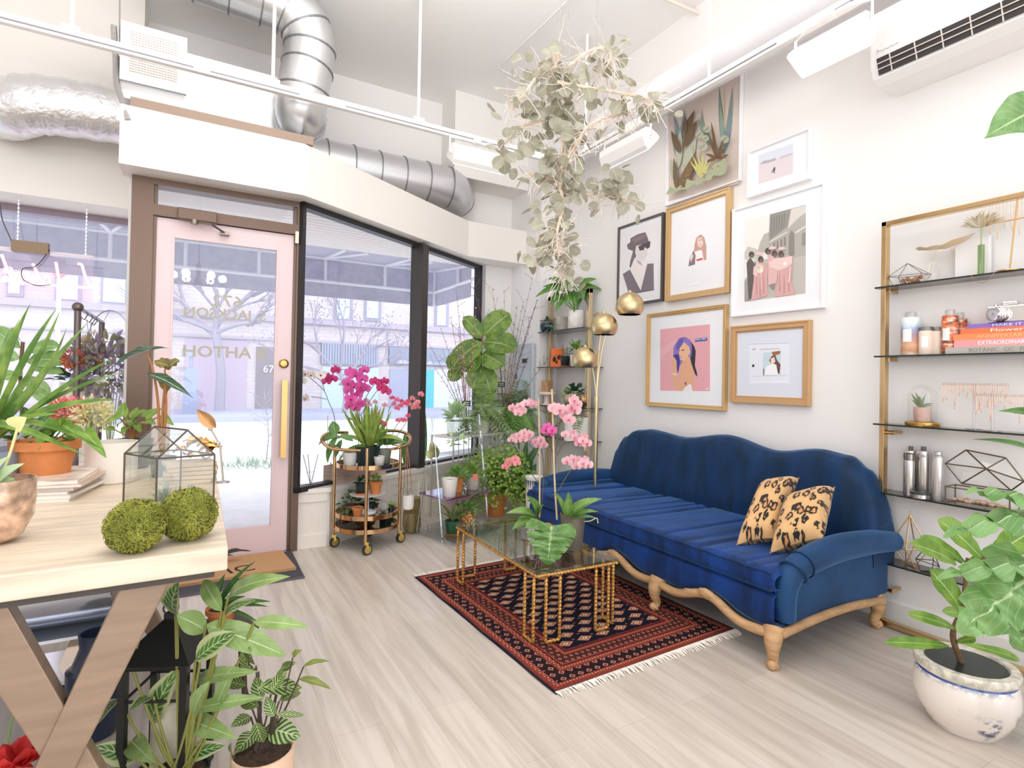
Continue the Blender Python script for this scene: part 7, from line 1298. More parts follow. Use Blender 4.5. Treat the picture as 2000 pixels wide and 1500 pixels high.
Lp(f, d, 318, 678, 214, 722, 24, 'lance', .35, .15, .3, d0=.05, d1=-.08, wave=.06, nseg=14); Lp(f, d, 290, 686, 330, 680, 8, 'lance', .3, .1, .3, nseg=8); Lp(f, d, 288, 730, 378, 778, 20, 'lance', .45, .15, .2, d1=-.1, wave=.05, nseg=14); f.build('leaves', mAlo, t); f = MB(); Lp(f, d, 322, 722, 350, 703, 30, 'ovate', .6, .1, .2, d1=.05, wave=.1, nseg=10); Lp(f, d, 330, 715, 302, 706, 22, 'ovate', .6, .1, .2, wave=.1, nseg=10); Lp(f, d, 322, 728, 326, 770, 26, 'lance', .8, -.1, .2, wave=.08, nseg=10); f.build('leaf_undersides', leafmat('alocasia_underside', '6b5f2f', '8a7c45', 'b9b277', .2, .5), t); g.build('stems', M('russet_stem', 'a9703f', .6), t)
# glass house terrarium
A = fl(240.6, 986, ZT_); B = fl(304, 1002, ZT_); C = fl(416.7, 987, ZT_); D_ = A+C-B; zE = at(304, 896, dep(B)).z; up = V((0, 0, zE-ZT_)); mid_ = (B+C)/2; zR = at(362, 840, dep(mid_)).z; Rg = V((mid_.x, mid_.y, zR)); Rb = V(((A.x+D_.x)/2, (A.y+D_.y)/2, zR))
t = thing('glass_house_terrarium', 'house-shaped glass terrarium with dark metal edges on the wooden table', 'terrarium', (A+C)/2); e8 = V((0, 0, .003)); P = [A+e8, B+e8, C+e8, D_+e8, A+up, B+up, C+up, D_+up, Rg, Rb]; mLead = M('dark_lead_edge', '5f5449', .4, .6)
wire(P, ((0, 1), (1, 2), (2, 3), (3, 0), (0, 4), (1, 5), (2, 6), (3, 7), (4, 5), (5, 6), (6, 7), (7, 4), (5, 8), (6, 8), (4, 9), (7, 9), (8, 9)), .0032, 'lead_edges', mLead, t); f = MB()
for q in ((0, 1, 5, 4), (1, 2, 6, 5), (2, 3, 7, 6), (3, 0, 4, 7), (4, 5, 8, 9), (6, 7, 9, 8), (5, 6, 8), (7, 4, 9)): f.poly([P[i] for i in q])
f.build('panes', glassy('terrarium_glass', 'eef0ec', .10), t, False)
for k_, (u, v, s_, lb) in enumerate(((.42, .45, .085, 'larger wispy air plant inside the glass house terrarium'), (.80, .35, .065, 'smaller wispy air plant at the right inside the glass house terrarium'))):
    q = B+(C-B)*u+(A-B)*v+V((0, 0, .012)); f = MB(); r_ = random.Random(k_)
    for i in range(90): a = r_.uniform(0, 2*PI); e = R(r_.uniform(5, 85)); dr = V((math.cos(a)*math.cos(e), math.sin(a)*math.cos(e), math.sin(e))); f.leaf(q, q+dr*s_*r_.uniform(.6, 1.1), .004, V((0, 0, 1))+dr*.3, r_.uniform(-.2, .3), 'lance', .3, 4)
    f.lathe([(.0001, -.012), (.014, -.006), (.012, .006), (.0001, .014)], q, 8); tag(f.build('air_plant', lm_('grey')), lb, 'air plant')
# moss balls
def moss(x, yb, rpx, lab, seed):
    b = fl(x, yb, ZT_); d = dep(b); r = rpx*d/FPX; c = V((b.x, b.y+r*.25, ZT_+r*.93)); r_ = random.Random(seed); t = thing('moss_ball', lab, 'moss ball', (c.x, c.y, ZT_)); f = MB(); f.ball(c, r*.93, 28); f.build('core', M('moss_core', '7a7a34', .95, var=.5, vscale=30, bump=1, bscale=90), t); f = MB()
    for i in range(2600):
        z = r_.uniform(-1, 1); a = r_.uniform(0, 2*PI); s_ = math.sqrt(1-z*z); n = V((s_*math.cos(a), s_*math.sin(a), z)); tg = n.cross(V((r_.uniform(-1, 1), r_.uniform(-1, 1), r_.uniform(-1, 1)))).normalized(); p = c+n*r*(.93+.03*math.sin(7*n.x+seed)*math.sin(6*n.z)); f.leaf(p, p+(tg*.9+n*.35)*r_.uniform(.010, .02), .0035, n, .2, 'lance', .1, 2)
    o = f.build('moss_strands', leafmat('moss', '7f8530', 'a9aa4c', None, .2, .9), t); o['kind'] = 'stuff'
moss(262, 1080, 53, 'left ball of green moss at the front edge of the wooden table', 1); moss(367, 1056, 52, 'right ball of green moss touching the terrarium on the wooden table', 2)
# gold leaves on a stack behind the terrarium
c = tab(375, 900, 2.42); t = thing('paper_stack', 'stack of tan paper and wood samples on the table behind the terrarium', 'stack', c); f = MB(); zz_ = ZT_
for i in range(5): h = .018; f.box(V((c.x-.01+.01*(i % 2), c.y+.02, zz_+h/2)), (.19, .14, h*.85), R(-10+5*i)); zz_ += h
f.build('sheets', M('tan_sheets', 'cbb08c', .6, var=.2, vscale=6), t, False); f = MB(); q0 = V((c.x, c.y, zz_)); r_ = random.Random(6); t2 = thing('gold_leaves', 'crumpled gold metal leaves lying on the paper stack behind the terrarium', 'ornament', q0)
for i in range(9): p = q0+V((r_.uniform(-.09, .09), r_.uniform(-.05, .05), .004+.008*i)); f.leaf(p, p+V((r_.uniform(-.10, .10), r_.uniform(-.06, .06), r_.uniform(.0, .04))), .05, (r_.uniform(-.3, .3), -.3, 1), .3, 'ovate', .3, 6, .12, i)
f.build('leaves', M('beaten_gold', 'c99a5e', .25, .95), t2)
b = tab(437, 905, 2.42); d = dep(b); t = thing('leaf_ornament', 'copper leaf on a small metal arm standing at the right of the terrarium', 'ornament', b); f = MB(); f.tube([b, at(430, 870, d), at(412, 838, d)], .005, 6); f.lathe([(.025, 0), (.025, .006), (.006, .01)], b, 14); f.ball(at(426, 866, d), .010, 8); f.ball(at(411, 838, d), .009, 8); f.build('arm', M('silver_arm', 'c9c2bc', .3, .8), t); f = MB(); Lp(f, d, 422, 836, 384, 799, 24, 'lance', .8, .15, .1, nseg=10); f.build('copper_leaf', M('copper_leaf', 'b98a5c', .3, .8), t)
# speckled glass vase with cut leaves, bottom left
c = fl(-25, 1072, ZT_)+V((0, .06, 0)); d = dep(c); r = 62*d/FPX; h = 125*d/FPX; t = thing('speckled_vase', 'gold speckled glass vase with pale leaves cut off by the left edge', 'vase', c); MB().lathe([(r*.35, 0), (r*.7, h*.12), (r*.95, h*.4), (r, h*.7), (r*.98, h), (r*.94, h), (r*.95, h*.7), (r*.66, h*.14), (.0001, h*.04)], c, 36).build('glass', M('gold_speckle', 'd9b49a', .2, .35, var=.45, vscale=30, coat=.6), t); f = MB()
for x0, y0, x1, y1, w in ((-10, 950, 48, 905, 26), (-15, 950, 30, 935, 22), (-20, 945, 20, 890, 22), (0, 950, 45, 945, 16)): Lp(f, d, x0, y0, x1, y1, w, 'ovate', .6, .2, .2)
f.build('leaves', lm_('pale'), t); f = MB(); f.tube(spline([at(-5, 945, d), at(18, 890, d), at(35, 835, d), at(42, 828, d)], 6), .0035, 6); f.leaf(at(35, 838, d), at(52, 815, d), .05, -FW, .2, 'ovate', .4, 6); f.build('withered_stem', M('straw_yellow', 'd9d59a', .8), t)
# long strap leaves
c = tab(-20, 950, 2.05); d = dep(c); zB = at(-18, 880, d).z; t = mkpot('potted_plant', 'big plant with long strap leaves reaching in from the left edge', c, .09, zB-ZT_, M('slate_pot', '8a94a8', .5), 'tapered'); f = MB(); b = (-16, 862)
for x, y, w, a, d1 in ((60, 592, 19, .04, -.1), (112, 600, 17, .03, .05), (118, 605, 14, -.10, .1), (131, 638, 12, -.14, -.05), (172, 629, 17, -.03, .1), (226, 697, 14, .06, .05), (246, 725, 12, .14, .1), (233, 780, 17, .22, 0), (120, 808, 14, .2, -.1), (85, 700, 12, .1, .2), (20, 640, 16, .05, .1), (-30, 600, 18, .0, 0), (170, 892, 15, .6, -.15), (205, 880, 12, .75, .05), (40, 620, 12, .1, .15)): Lp(f, d, b[0]+rn.uniform(-6, 6), b[1]+rn.uniform(-6, 6), x, y, w, 'strap', .55, a, .45, d1=d1, nseg=16)
f.build('leaves', leafmat('strap_leaf', '55802f', '8aa84f', 'b9cc86', .25, .35), t)
# blue pot
c = tab(38, 905, 2.75); d = dep(c); t = mkpot('potted_plant', 'leafy plant in a dusty blue pot behind the terracotta pot', c, 32*d/FPX, at(38, 872, d).z-ZT_, M('dusty_blue_pot', '7f97b4', .5), 'tapered'); f = MB(); bush(f, c+V((0, 0, at(38, 868, d).z-ZT_)), 26, .12, .12, .06, rn, 'ovate', -10, 70); f.build('leaves', lm_('deep'), t)
# ================================================================ LEFT WINDOW DISPLAY
f = MB(); f.b2((XL+.05, 4.95, 0), (-.55, 5.6, .70)); tag(bevel(f.build('display_bench', M('bench_paint', 'ece6e2', .5), smooth=False), .005), 'white display bench along the left window', 'bench')
def WB(x, y, z=.701): p = pY(x, y, y0_); return V((p.x, y0_, z))
y0_ = 5.25
c = WB(45, 800); d = dep(c); t = mkpot('potted_fig', 'fiddle-leaf fig with big light green leaves in the left window', c, .13, .30, M('galvanised_pot', 'b9bcc2', .4, .6), 'cyl'); f = MB(); g = MB(); g.tube(spline([c+V((0, 0, .25)), at(40, 740, d), at(42, 700, d), at(45, 668, d)], 5), .012, 7); g.build('stem', mBrSt, t)
for x0, y0, x1, y1, w in ((48, 690, 117, 675, 34), (50, 705, 137, 706, 40), (40, 680, -15, 640, 40), (40, 700, -20, 690, 44), (44, 668, 30, 640, 28), (55, 735, 100, 768, 26), (50, 745, 110, 790, 30), (45, 730, 5, 740, 36), (60, 720, 125, 728, 22)): Lp(f, d, x0, y0, x1, y1, w, 'fiddle', .7, .15, .1, wave=.03, d1=-.1, nseg=12)
f.build('leaves', leafmat('fig_leaf_light', '86b262', 'a6cb82', 'cfe2b2', .4, .4), t)
# pipe rack with hanging things
y0_ = 4.72; p0 = pY(152, 790, y0_); p1 = pY(152, 600, y0_); p2 = pY(199, 629, y0_+.75) ; t = thing('pipe_rack', 'dark metal pipe display rack hung with hooks in the left window', 'display rack', (p0.x, y0_, 0)); mPipe = M('gunmetal_pipe', '6f6460', .4, .7); f = MB(); f.tube([V((p0.x, y0_, 0)), p1], .020, 10); f.ball(p1, .034, 12); f.build('post', mPipe, t); q2_ = V((p2.x, p2.y, 0)); f = MB(); f.tube([q2_, p2], .020, 10); f.build('post', mPipe, t); f = MB(); f.tube([p1, p2], .014, 8); f.build('top_rail', M('steel_rail', 'aeb4c2', .35, .7), t)
for k_ in (.25, .45, .65): q = p1+(p2-p1)*k_; f = MB(); f.tube([q+V((0, 0, .01)), q+V((.02, 0, -.02)), q+V((0, 0, -.06)), q+V((-.02, 0, -.04))], .004, 5); f.build('hook', mPipe, t)
def hang(x, y, dd, r, lab, col, seed, k_):
    c = at(x, y, dd); t = thing('hanging_bundle', lab, 'dried flowers', c); r_ = random.Random(seed); f = MB()
    for i in range(90): dr = V((r_.uniform(-1, 1), r_.uniform(-1, 1), r_.uniform(-1, 1))).normalized(); p = c+dr*r*r_.uniform(.3, .9); f.leaf(p, p+dr*r*.5+V((0, 0, r_.uniform(-.01, .01))), r*.22, -FW+dr, .2, 'ovate', .3, 3)
    f.build('petals', leafmat('dried_'+col, col, col, None, .25, .8), t); top = p1+(p2-p1)*k_-V((0, 0, .06)); g = MB(); g.tube([c, top], .0025, 4); g.build('string', M('twine', 'a9a09c', .8), t)
d_r = dep(p1); hang(140, 700, d_r-.02, .07, 'russet dried flower bunch hanging left of the pipe post', 'b9694a', 1, .15); hang(176, 675, d_r+.2, .085, 'cream dried flower basket hanging from the pipe rack', 'd9c4ad', 2, .35); hang(182, 702, d_r+.2, .07, 'coral dried flower bunch hanging below the cream one', 'd9836a', 3, .5)
c = at(213, 668, d_r+.45); f = MB(); f.tube([c+CR*(.16*math.cos(a*PI/18))+V((0, 0, .24*math.sin(a*PI/18))) for a in range(37)], .004, 5, False); top = p2-V((0, 0, .02)); f.tube([c+V((0, 0, .24)), top], .002, 4); tag(f.build('wire_hoop', M('steel_rail', 'aeb4c2', .35, .7)), 'thin wire hoop hanging from the right of the pipe rack', 'hoop')
# dried bouquet, vase and flower bunches on the bench
y0_ = 5.05
def bunch(name, lab, x, y, dd, r, cols, n, seed, vase=None, sz=.03):
    c = at(x, y, dd); t = thing(name, lab, 'flowers', (c.x, c.y, c.z-r)); r_ = random.Random(seed)
    for ci, (nm, col) in enumerate(cols):
        f = MB()
        for i in range(n): dr = V((r_.uniform(-1, 1), r_.uniform(-1, 1), r_.uniform(-.6, 1))).normalized(); p = c+dr*r*r_.uniform(.5, 1); f.leaf(p, p+(dr+V((r_.uniform(-.6, .6), r_.uniform(-.6, .6), r_.uniform(-.6, .6))))*sz, sz*.6, -FW+dr, .2, 'ovate', .3, 3)
        f.build(nm, leafmat('bloom_'+col, col, col, None, .3, .8), t)
    f = MB(); b = V((c.x, c.y, vase if vase else c.z-r*1.6))
    for i in range(10): dr = V((r_.uniform(-.5, .5), r_.uniform(-.5, .5), .5)); f.tube([b, c+dr*r*.8], .003, 4)
    f.build('stems', M('sage_stem', 'a9b58c', .7), t); return t
y_ = 4.9; db = dep(pY(215, 720, 4.95))
bunch('dried_bouquet', 'big grey and lilac dried bouquet beside the door post', 218, 722, db, .24, (('grey_sprigs', 'b9b0b4'), ('lilac_sprigs', 'a493ad'), ('olive_sprigs', '8f8f72')), 170, 4, ZT_-.2, .06); f = MB(); q = at(198, 745, db-.15); f.box(q, (.10, .003, .05), mat=Matrix.Rotation(-_yaw, 3, 'Z')@Matrix.Rotation(R(30), 3, 'Y')); tag(f.build('paper_tag', M('paper_tag', 'f1ebe0', .7), smooth=False), 'small cream paper tag tied to the grey dried bouquet', 'tag')
c = pY(158, 800, 5.1); c.z = .701; d = dep(c); t = mkpot('potted_plant', 'dark leafy plant in a tall cream vase behind the pipe post', c, 33*d/FPX, at(158, 748, d).z-.7, M('cream_vase', 'eadfd6', .5), 'tapered'); f = MB(); bush(f, c+V((0, 0, at(158, 748, d).z-.7)), 40, .17, .10, .05, rn, 'ovate', 0, 80); f.build('leaves', lm_('dark'), t)
dd_ = 2.95; vz = ZT_
for lb, x, y, r_px, cl, sd in (('coral pink frilly flower bunch in a glass behind the terracotta pot', 135, 808, 30, (('frills', 'f08a8f'), ('pale_frills', 'f6b3ae'), ('coral_frills', 'ec6f66')), 7), ('pale yellow frilly flower bunch right of the coral one', 182, 812, 33, (('frills', 'e3dfa6'), ('pale_frills', 'efe9c4')), 8)):
    c = tab(x+4, 900, dd_); r = r_px*dd_/FPX; t = bunch('flower_bunch', lb, x, y, dd_, r, cl, 240, sd, ZT_+.05, .022); MB().lathe([(.035, 0), (.038, .005), (.045, .12), (.042, .12), (.035, .01), (.0001, .01)], V((c.x, c.y, ZT_)), 22).build('glass', mClear, t)
# neon sign on chains
YN = 5.62; t = thing('neon_sign', 'pink neon script sign on a clear panel hung by chains in the left window', 'neon sign', pY(80, 560, YN)); a = pY(-120, 476, YN); b = pY(183, 507, YN); zb_ = pY(100, 585, YN).z
MB().b2((a.x, YN, zb_), (b.x, YN+.008, b.z)).build('acrylic_panel', glassy('neon_panel', 'f6eef4', .04), t, False); f = MB(); f.tube([V((a.x, YN, b.z+.02)), V((b.x, YN, b.z+.02))], .012, 6); f.build('hanger_bar', M('white_bar', 'f3eef2', .5), t)
for x, y in ((34, 485), (167, 500)):
    q = pY(x, y, YN); f = MB(); zz_ = 2.69; n_ = 26
    for i in range(n_): f.box(V((q.x, YN, b.z+.03+(zz_-b.z-.03)*(i+.5)/n_)), (.012, .004, (zz_-b.z)/n_*.8), (i % 2)*PI/2)
    f.build('chain', M('chain_steel', 'd9d6d8', .3, .7), t)
f = MB(); q = pY(60, 484, YN-.03); f.b2((q.x-.11, YN-.06, q.z-.04), (q.x+.11, YN, q.z+.045)); f.build('transformer', M('bronze_box', '86715a', .45, .4), t, False); f = MB(); f.tube(spline([V((q.x-.11, YN-.03, q.z)), pY(20, 465, YN), pY(5, 430, YN), pY(0, 398, YN)], 6), .004, 5); f.tube(spline([V((q.x+.11, YN-.03, q.z)), pY(95, 492, YN-.03), pY(70, 520, YN-.03), pY(45, 525, YN-.03), pY(45, 545, YN-.03), pY(70, 557, YN-.03), pY(100, 556, YN-.03)], 5), .004, 5); f.build('cable', M('dark_cable', '5a4d55', .6), t)
mNeon = M('pink_neon', 'ff9fc0', .4, emit=2.6); mNeonW = M('white_neon', 'fff0f6', .4, emit=2.4); f = MB()
S = [((3, 497), (12, 520), (22, 540), (26, 548)), ((28, 548), (36, 535), (44, 540), (40, 552), (48, 553), (56, 540)), ((64, 515), (70, 528), (78, 545), (84, 552)), ((84, 552), (90, 540), (98, 545), (94, 556)), ((109, 512), (112, 528), (116, 548), (120, 556)), ((120, 556), (126, 545), (134, 550), (130, 560)), ((139, 540), (142, 552), (148, 558)), ((152, 515), (160, 518), (165, 535), (172, 552), (178, 560)), ((178, 545), (184, 548), (180, 560), (188, 556))]
for i, pts in enumerate(S): f.tube(spline([pY(x, y, YN-.02) for x, y in pts], 5), .010, 7)
f.build('script_tubes', mNeon, t); f = MB(); f.tube(spline([pY(x, y, YN-.02) for x, y in ((-60, 560), (0, 548), (40, 552), (90, 556), (140, 560), (190, 562))], 8), .009, 7); f.build('underline_tube', mNeonW, t)
# ================================================================ UNDER AND BEFORE THE TABLE
mChr = M('bright_chrome', 'e9ecf6', .16, .8)
# chrome bin and trolley below
dB = 2.25; a, b = at(-60, 1245, dB), at(222, 1208, dB); z0 = b.z; t = thing('chrome_trough', 'shiny chrome trough hanging under the wooden table', 'trough', ((a.x+b.x)/2, a.y, z0)); f = MB(); prof = [(0, .0), (-.05, .05), (-.06, .14), (-.05, .19)]
f.grid(lambda u, v: V((a.x-.5+(b.x-a.x+.5)*u, b.y+.02, z0))+V((0, -.16*math.sin(PI*v*.5)*(1)-.0, .17*v**1.4)), 8, 10); f.prism([(a.x-.5, b.y-.12), (b.x, b.y-.12), (b.x, b.y+.3), (a.x-.5, b.y+.3)], z0-.012, z0); f.extr([(b.x, b.y+.02, z0), (b.x, b.y-.15, z0+.17), (b.x, b.y+.3, z0+.17), (b.x, b.y+.3, z0)], (.004, 0, 0)); f.build('basin', mChr, t); f = MB(); f.tube([V((b.x-.08, b.y+.25, z0)), V((b.x-.08, b.y+.25, 0))], .012, 8); f.tube([V((a.x-.3, b.y+.25, z0)), V((a.x-.3, b.y+.25, 0))], .012, 8); f.build('support_legs', mChr, t)
c = fl(112, 1372, 0)+V((0, .1, 0)); t = thing('dolly', 'low chrome dolly with a black caster on the floor under the wooden table', 'dolly', c); f = MB(); f.b2((c.x-.12, c.y-.12, .075), (c.x+.12, c.y+.2, .09)); f.build('platform', mChr, t, False); f = MB(); f.extr([(c.x-.02, c.y+.05, .09), (c.x+.11, c.y+.05, .09), (c.x+.11, c.y+.05, .35), (c.x+.07, c.y+.05, .35)], (0, .12, 0)); f.build('mirror_stand', M('bronze_mirror', 'a8937e', .1, .9), t, False); f = MB(); f.lathe([(.03, -.012), (.032, -.01), (.032, .01), (.03, .012)], V((c.x-.01, c.y-.08, .034)), 18, rot=Matrix.Rotation(R(90), 3, 'X')); f.b2((c.x-.02, c.y-.10, .05), (c.x, c.y-.06, .076)); f.build('caster', mRub, t)
c = fl(172, 1470, 0); c = V((c.x, c.y+.12, 0)); d = dep(c); t = MB(); zt2 = at(170, 1235, d).z; t.lathe([(.07, 0), (.085, .02), (.09, .25), (.075, zt2-.12), (.05, zt2-.05), (.055, zt2), (.048, zt2), (.045, zt2-.05), (.0001, zt2-.1)], c, 32); tag(t.build('floor_vase', M('midnight_blue_glaze', '27324a', .25)), 'tall midnight blue vase on the floor behind the table leg', 'vase')
f = MB(); q = fl(70, 1368, 0); f.leaf(q+V((-.05, 0, .012)), q+V((.06, .02, .03)), .07, (0, 0, 1), .3, 'ovate', .2, 8, .1); tag(f.build('fallen_leaf', leafmat('peach_leaf', 'd9a883', 'e6c09c', None, .2, .7)), 'peach coloured dried leaf lying on the floor under the table', 'leaf')
d = 1.65; c = at(46, 1300, d); t = thing('dried_rose', 'dark dried rose head on a stem under the wooden table', 'rose', V((c.x, c.y, 0))); f = MB()
for i in range(26): a = i*2.4; e = .3+.9*(i/26); dr = V((math.cos(a)*math.cos(e), math.sin(a)*math.cos(e), math.sin(e))); f.leaf(c, c+dr*.036, .034, V((dr.x, dr.y, .2)), .3, 'round', .2, 4)
f.build('petals', leafmat('dark_rose', '4a1f1c', '6b2f28', None, .1, .7), t); f = MB(); f.tube(bez(V((c.x-.05, c.y, 0)), V((c.x-.04, c.y, c.z*.5)), c, 8), .003, 6); f.leaf(c-V((.01, 0, .03)), c+V((.03, 0, -.06)), .03, -FW, .2, 'ovate', .2, 5); f.build('stem', mStem, t)
c = at(40, 1487, 1.45); t = thing('red_flower', 'bright red flower at the bottom left corner under the table', 'flower', V((c.x, c.y, 0))); f = MB()
for i in range(14): a = i*2.4; e = .2+.07*i; dr = V((math.cos(a)*math.cos(e), math.sin(a)*math.cos(e), math.sin(e))); f.leaf(c, c+dr*.065, .06, V((dr.x, dr.y, .2)), .25, 'round', .15, 5)
f.build('petals', leafmat('red_petal', 'd9302f', 'e8504a', None, .3, .5), t); f = MB(); f.tube([V((c.x, c.y, 0)), c], .004, 6); f.build('stem', mStem, t)
# black lantern
c = fl(330, 1560, 0)+V((-.01, .10, 0)); d = dep(c); t = thing('lantern', 'black metal lantern with a cream candle among the foreground plants', 'lantern', c); zE = at(290, 1268, d).z; zA_ = at(333, 1206, d).z; w = .105; mBk = M('black_metal', '2e2e2c', .4, .4); rz = Matrix.Rotation(R(-25), 3, 'Z'); Q = [c+rz@V((sx*w, sy*w, 0)) for sx, sy in ((-1, -1), (1, -1), (1, 1), (-1, 1))]
f = MB()
for q in Q: f.box(q+V((0, 0, zE/2))-(q-c)*.12, (.022, .022, zE), R(-25))
for z in (.02, zE-.015, zE*.72):
    for i in range(4): f.tube([Q[i]*.88+c*.12+V((0, 0, z)), Q[(i+1) % 4]*.88+c*.12+V((0, 0, z))], .010 if z != zE*.72 else .005, 6)
f.box(c+V((0, 0, .012)), (w*2, w*2, .024), R(-25)); f.build('cage', mBk, t, False); f = MB(); n = len(f.v); E_ = [c+(q-c)*1.12+V((0, 0, zE)) for q in Q]; ap = V((c.x, c.y, zA_))
for i in range(4): f.poly([E_[i], E_[(i+1) % 4], ap+(Q[(i+1) % 4]-c)*.12, ap+(Q[i]-c)*.12])
f.poly(E_[::-1]); f.box(ap, (.03, .03, .03), R(-25)); f.build('roof', mBk, t, False); f = MB(); f.tube([ap+V((.022*math.cos(a*PI/8), 0, .03+.022*math.sin(a*PI/8))) for a in range(17)], .003, 5, False); f.build('ring', mBk, t); tag(MB().lathe([(.05, .025), (.05, zE*.62), (.045, zE*.63), (.0001, zE*.62)], c, 26).build('candle', M('ivory_candle', 'e6ddc8', .6, var=.1, vscale=10)), 'thick cream candle standing in the black lantern', 'candle')
# foreground calathea with long striped leaves
mCal = leafmat('calathea_leaf', '3f6e33', '5a8a42', 'c9d59a', .2, .32, stripe=2, edge='c6cd98', vn=8); mCalU = leafmat('calathea_pale', '86a45c', 'a3bd78', 'cfdcae', .2, .35, vn=9)
d = 1.76; c = at(350, 1600, d); c = V((c.x, c.y, 0)); t = mkpot('potted_calathea', 'large calathea with cream-striped leaves in the foreground below the table corner', c, .085, .09, mBkPot, 'tapered'); f = MB(); g = MB(); h_ = MB(); q = c+V((0, 0, .08))
CAL = [(402, 1220, 560, 1282, 50, 0), (496, 1215, 603, 1224, 26, 0), (382, 1289, 462, 1236, 50, 1), (382, 1330, 504, 1312, 30, 0), (297, 1408, 353, 1300, 52, 1), (379, 1386, 515, 1362, 27, 0), (367, 1406, 464, 1442, 40, 0), (353, 1478, 441, 1456, 36, 1), (268, 1478, 181, 1458, 44, 1), (257, 1446, 302, 1490, 40, 0), (232, 1365, 188, 1418, 26, 1), (255, 1292, 280, 1234, 20, 1), (343, 1200, 350, 1136, 62, 1), (346, 1202, 402, 1232, 42, 0), (433, 1194, 398, 1132, 32, 0), (446, 1164, 567, 1126, 34, 0), (440, 1200, 500, 1172, 22, 1), (380, 1400, 410, 1330, 34, 0), (460, 1300, 420, 1400, 26, 0), (300, 1360, 250, 1390, 24, 1)]
for x0, y0, x1, y1, w, k_ in CAL: Lp(f if k_ else h_, d, x0, y0, x1, y1, w, 'ovate', .55, .18, .12, d0=rn.uniform(-.08, .08), d1=rn.uniform(-.1, .08), wave=.02, nseg=12, roll=rn.uniform(-.2, .2)); g.tube(bez(q+V((rn.uniform(-.03, .03), 0, 0)), at((x0+350)/2, (y0+1560)/2+20, d), at(x0, y0, d), 8), .0042, 6)
f.build('leaves', mCal, t); h_.build('pale_leaves', mCalU, t); g.build('stems', M('olive_stem', '8a8a44', .6), t)
d = 1.84; c = at(512, 1545, d); c = V((c.x, c.y, 0)); zr = at(500, 1462, d).z; t = mkpot('potted_calathea', 'calathea with dark feather-marked leaves in a peach pot in the foreground', c, 58*d/FPX, zr, M('peach_pot', 'e6c4a8', .5), 'cyl'); f = MB(); g = MB(); h_ = MB(); q = c+V((0, 0, zr)); mMak = leafmat('feather_calathea', '8fa55c', 'a9bb74', 'c3cf92', .2, .32, stripe=1, edge='2f4a2b', vn=7)
for x0, y0, x1, y1, w in ((502, 1342, 590, 1344, 32), (520, 1420, 587, 1440, 44), (525, 1440, 570, 1462, 34), (498, 1430, 460, 1472, 34), (505, 1312, 472, 1272, 28), (500, 1300, 488, 1262, 24), (548, 1310, 578, 1294, 20), (545, 1370, 588, 1352, 20), (540, 1395, 595, 1397, 12), (505, 1470, 520, 1455, 26), (510, 1490, 525, 1515, 30), (480, 1340, 440, 1330, 24), (505, 1380, 470, 1365, 26), (510, 1370, 500, 1320, 26), (530, 1350, 560, 1310, 22), (535, 1400, 520, 1360, 22), (490, 1400, 450, 1420, 24), (500, 1410, 515, 1450, 28), (545, 1340, 555, 1300, 16), (470, 1480, 452, 1450, 22)): Lp(f, d, x0, y0, x1, y1, w, 'ovate', .55, .15, .1, d0=rn.uniform(-.08, .08), d1=rn.uniform(-.12, .08), wave=.015, nseg=10); g.tube(bez(q+V((rn.uniform(-.04, .04), 0, 0)), at((x0+512)/2, (y0+1480)/2, d), at(x0, y0, d), 6), .003, 5)
for x0, y0, x1, y1, w in ((584, 1326, 647, 1347, 15), (593, 1302, 646, 1292, 11), (572, 1284, 590, 1270, 15)): Lp(h_, d, x0, y0, x1, y1, w, 'lance', .4, .3, .2, wave=.06, nseg=10); g.tube(bez(q, at(545, 1420, d), at(x0, y0, d), 8), .0025, 5)
f.build('leaves', mMak, t); h_.build('curled_leaves', lm_('olive'), t); g.build('stems', M('plum_stem', '4d4038', .6), t)
d = 2.35; c = at(430, 1290, d); c = V((c.x, c.y, 0)); t = thing('plant_crate', 'low dark stool carrying a terracotta pot behind the foreground calathea', 'stool', c); zz_ = at(430, 1222, d).z; f = MB(); f.box(c+V((0, 0, zz_-.015)), (.22, .22, .03), R(20)); f.build('seat', M('dark_wood', '4a3a30', .6), t, False)
for sx in (-1, 1):
    for sy in (-1, 1): f = MB(); f.tube([c+V((sx*.09, sy*.09, 0)), c+V((sx*.08, sy*.08, zz_-.03))], .012, 6); f.build('leg', M('dark_wood', '4a3a30', .6), t)
c2 = V((c.x, c.y, zz_)); t = mkpot('potted_plant', 'dark green spiky plant in a terracotta pot behind the large calathea', c2, 28*d/FPX, 36*d/FPX, mTerra, 'terra'); f = MB()
for x1, y1, w in ((530, 1175, 10), (525, 1185, 8), (505, 1215, 8), (400, 1150, 12), (470, 1130, 12), (500, 1095, 10), (440, 1120, 14), (480, 1165, 10)): Lp(f, d, 430+rn.uniform(-8, 8), 1185, x1, y1, w, 'strap', .5, .2, .3, nseg=10)
f.build('leaves', lm_('deep'), t)
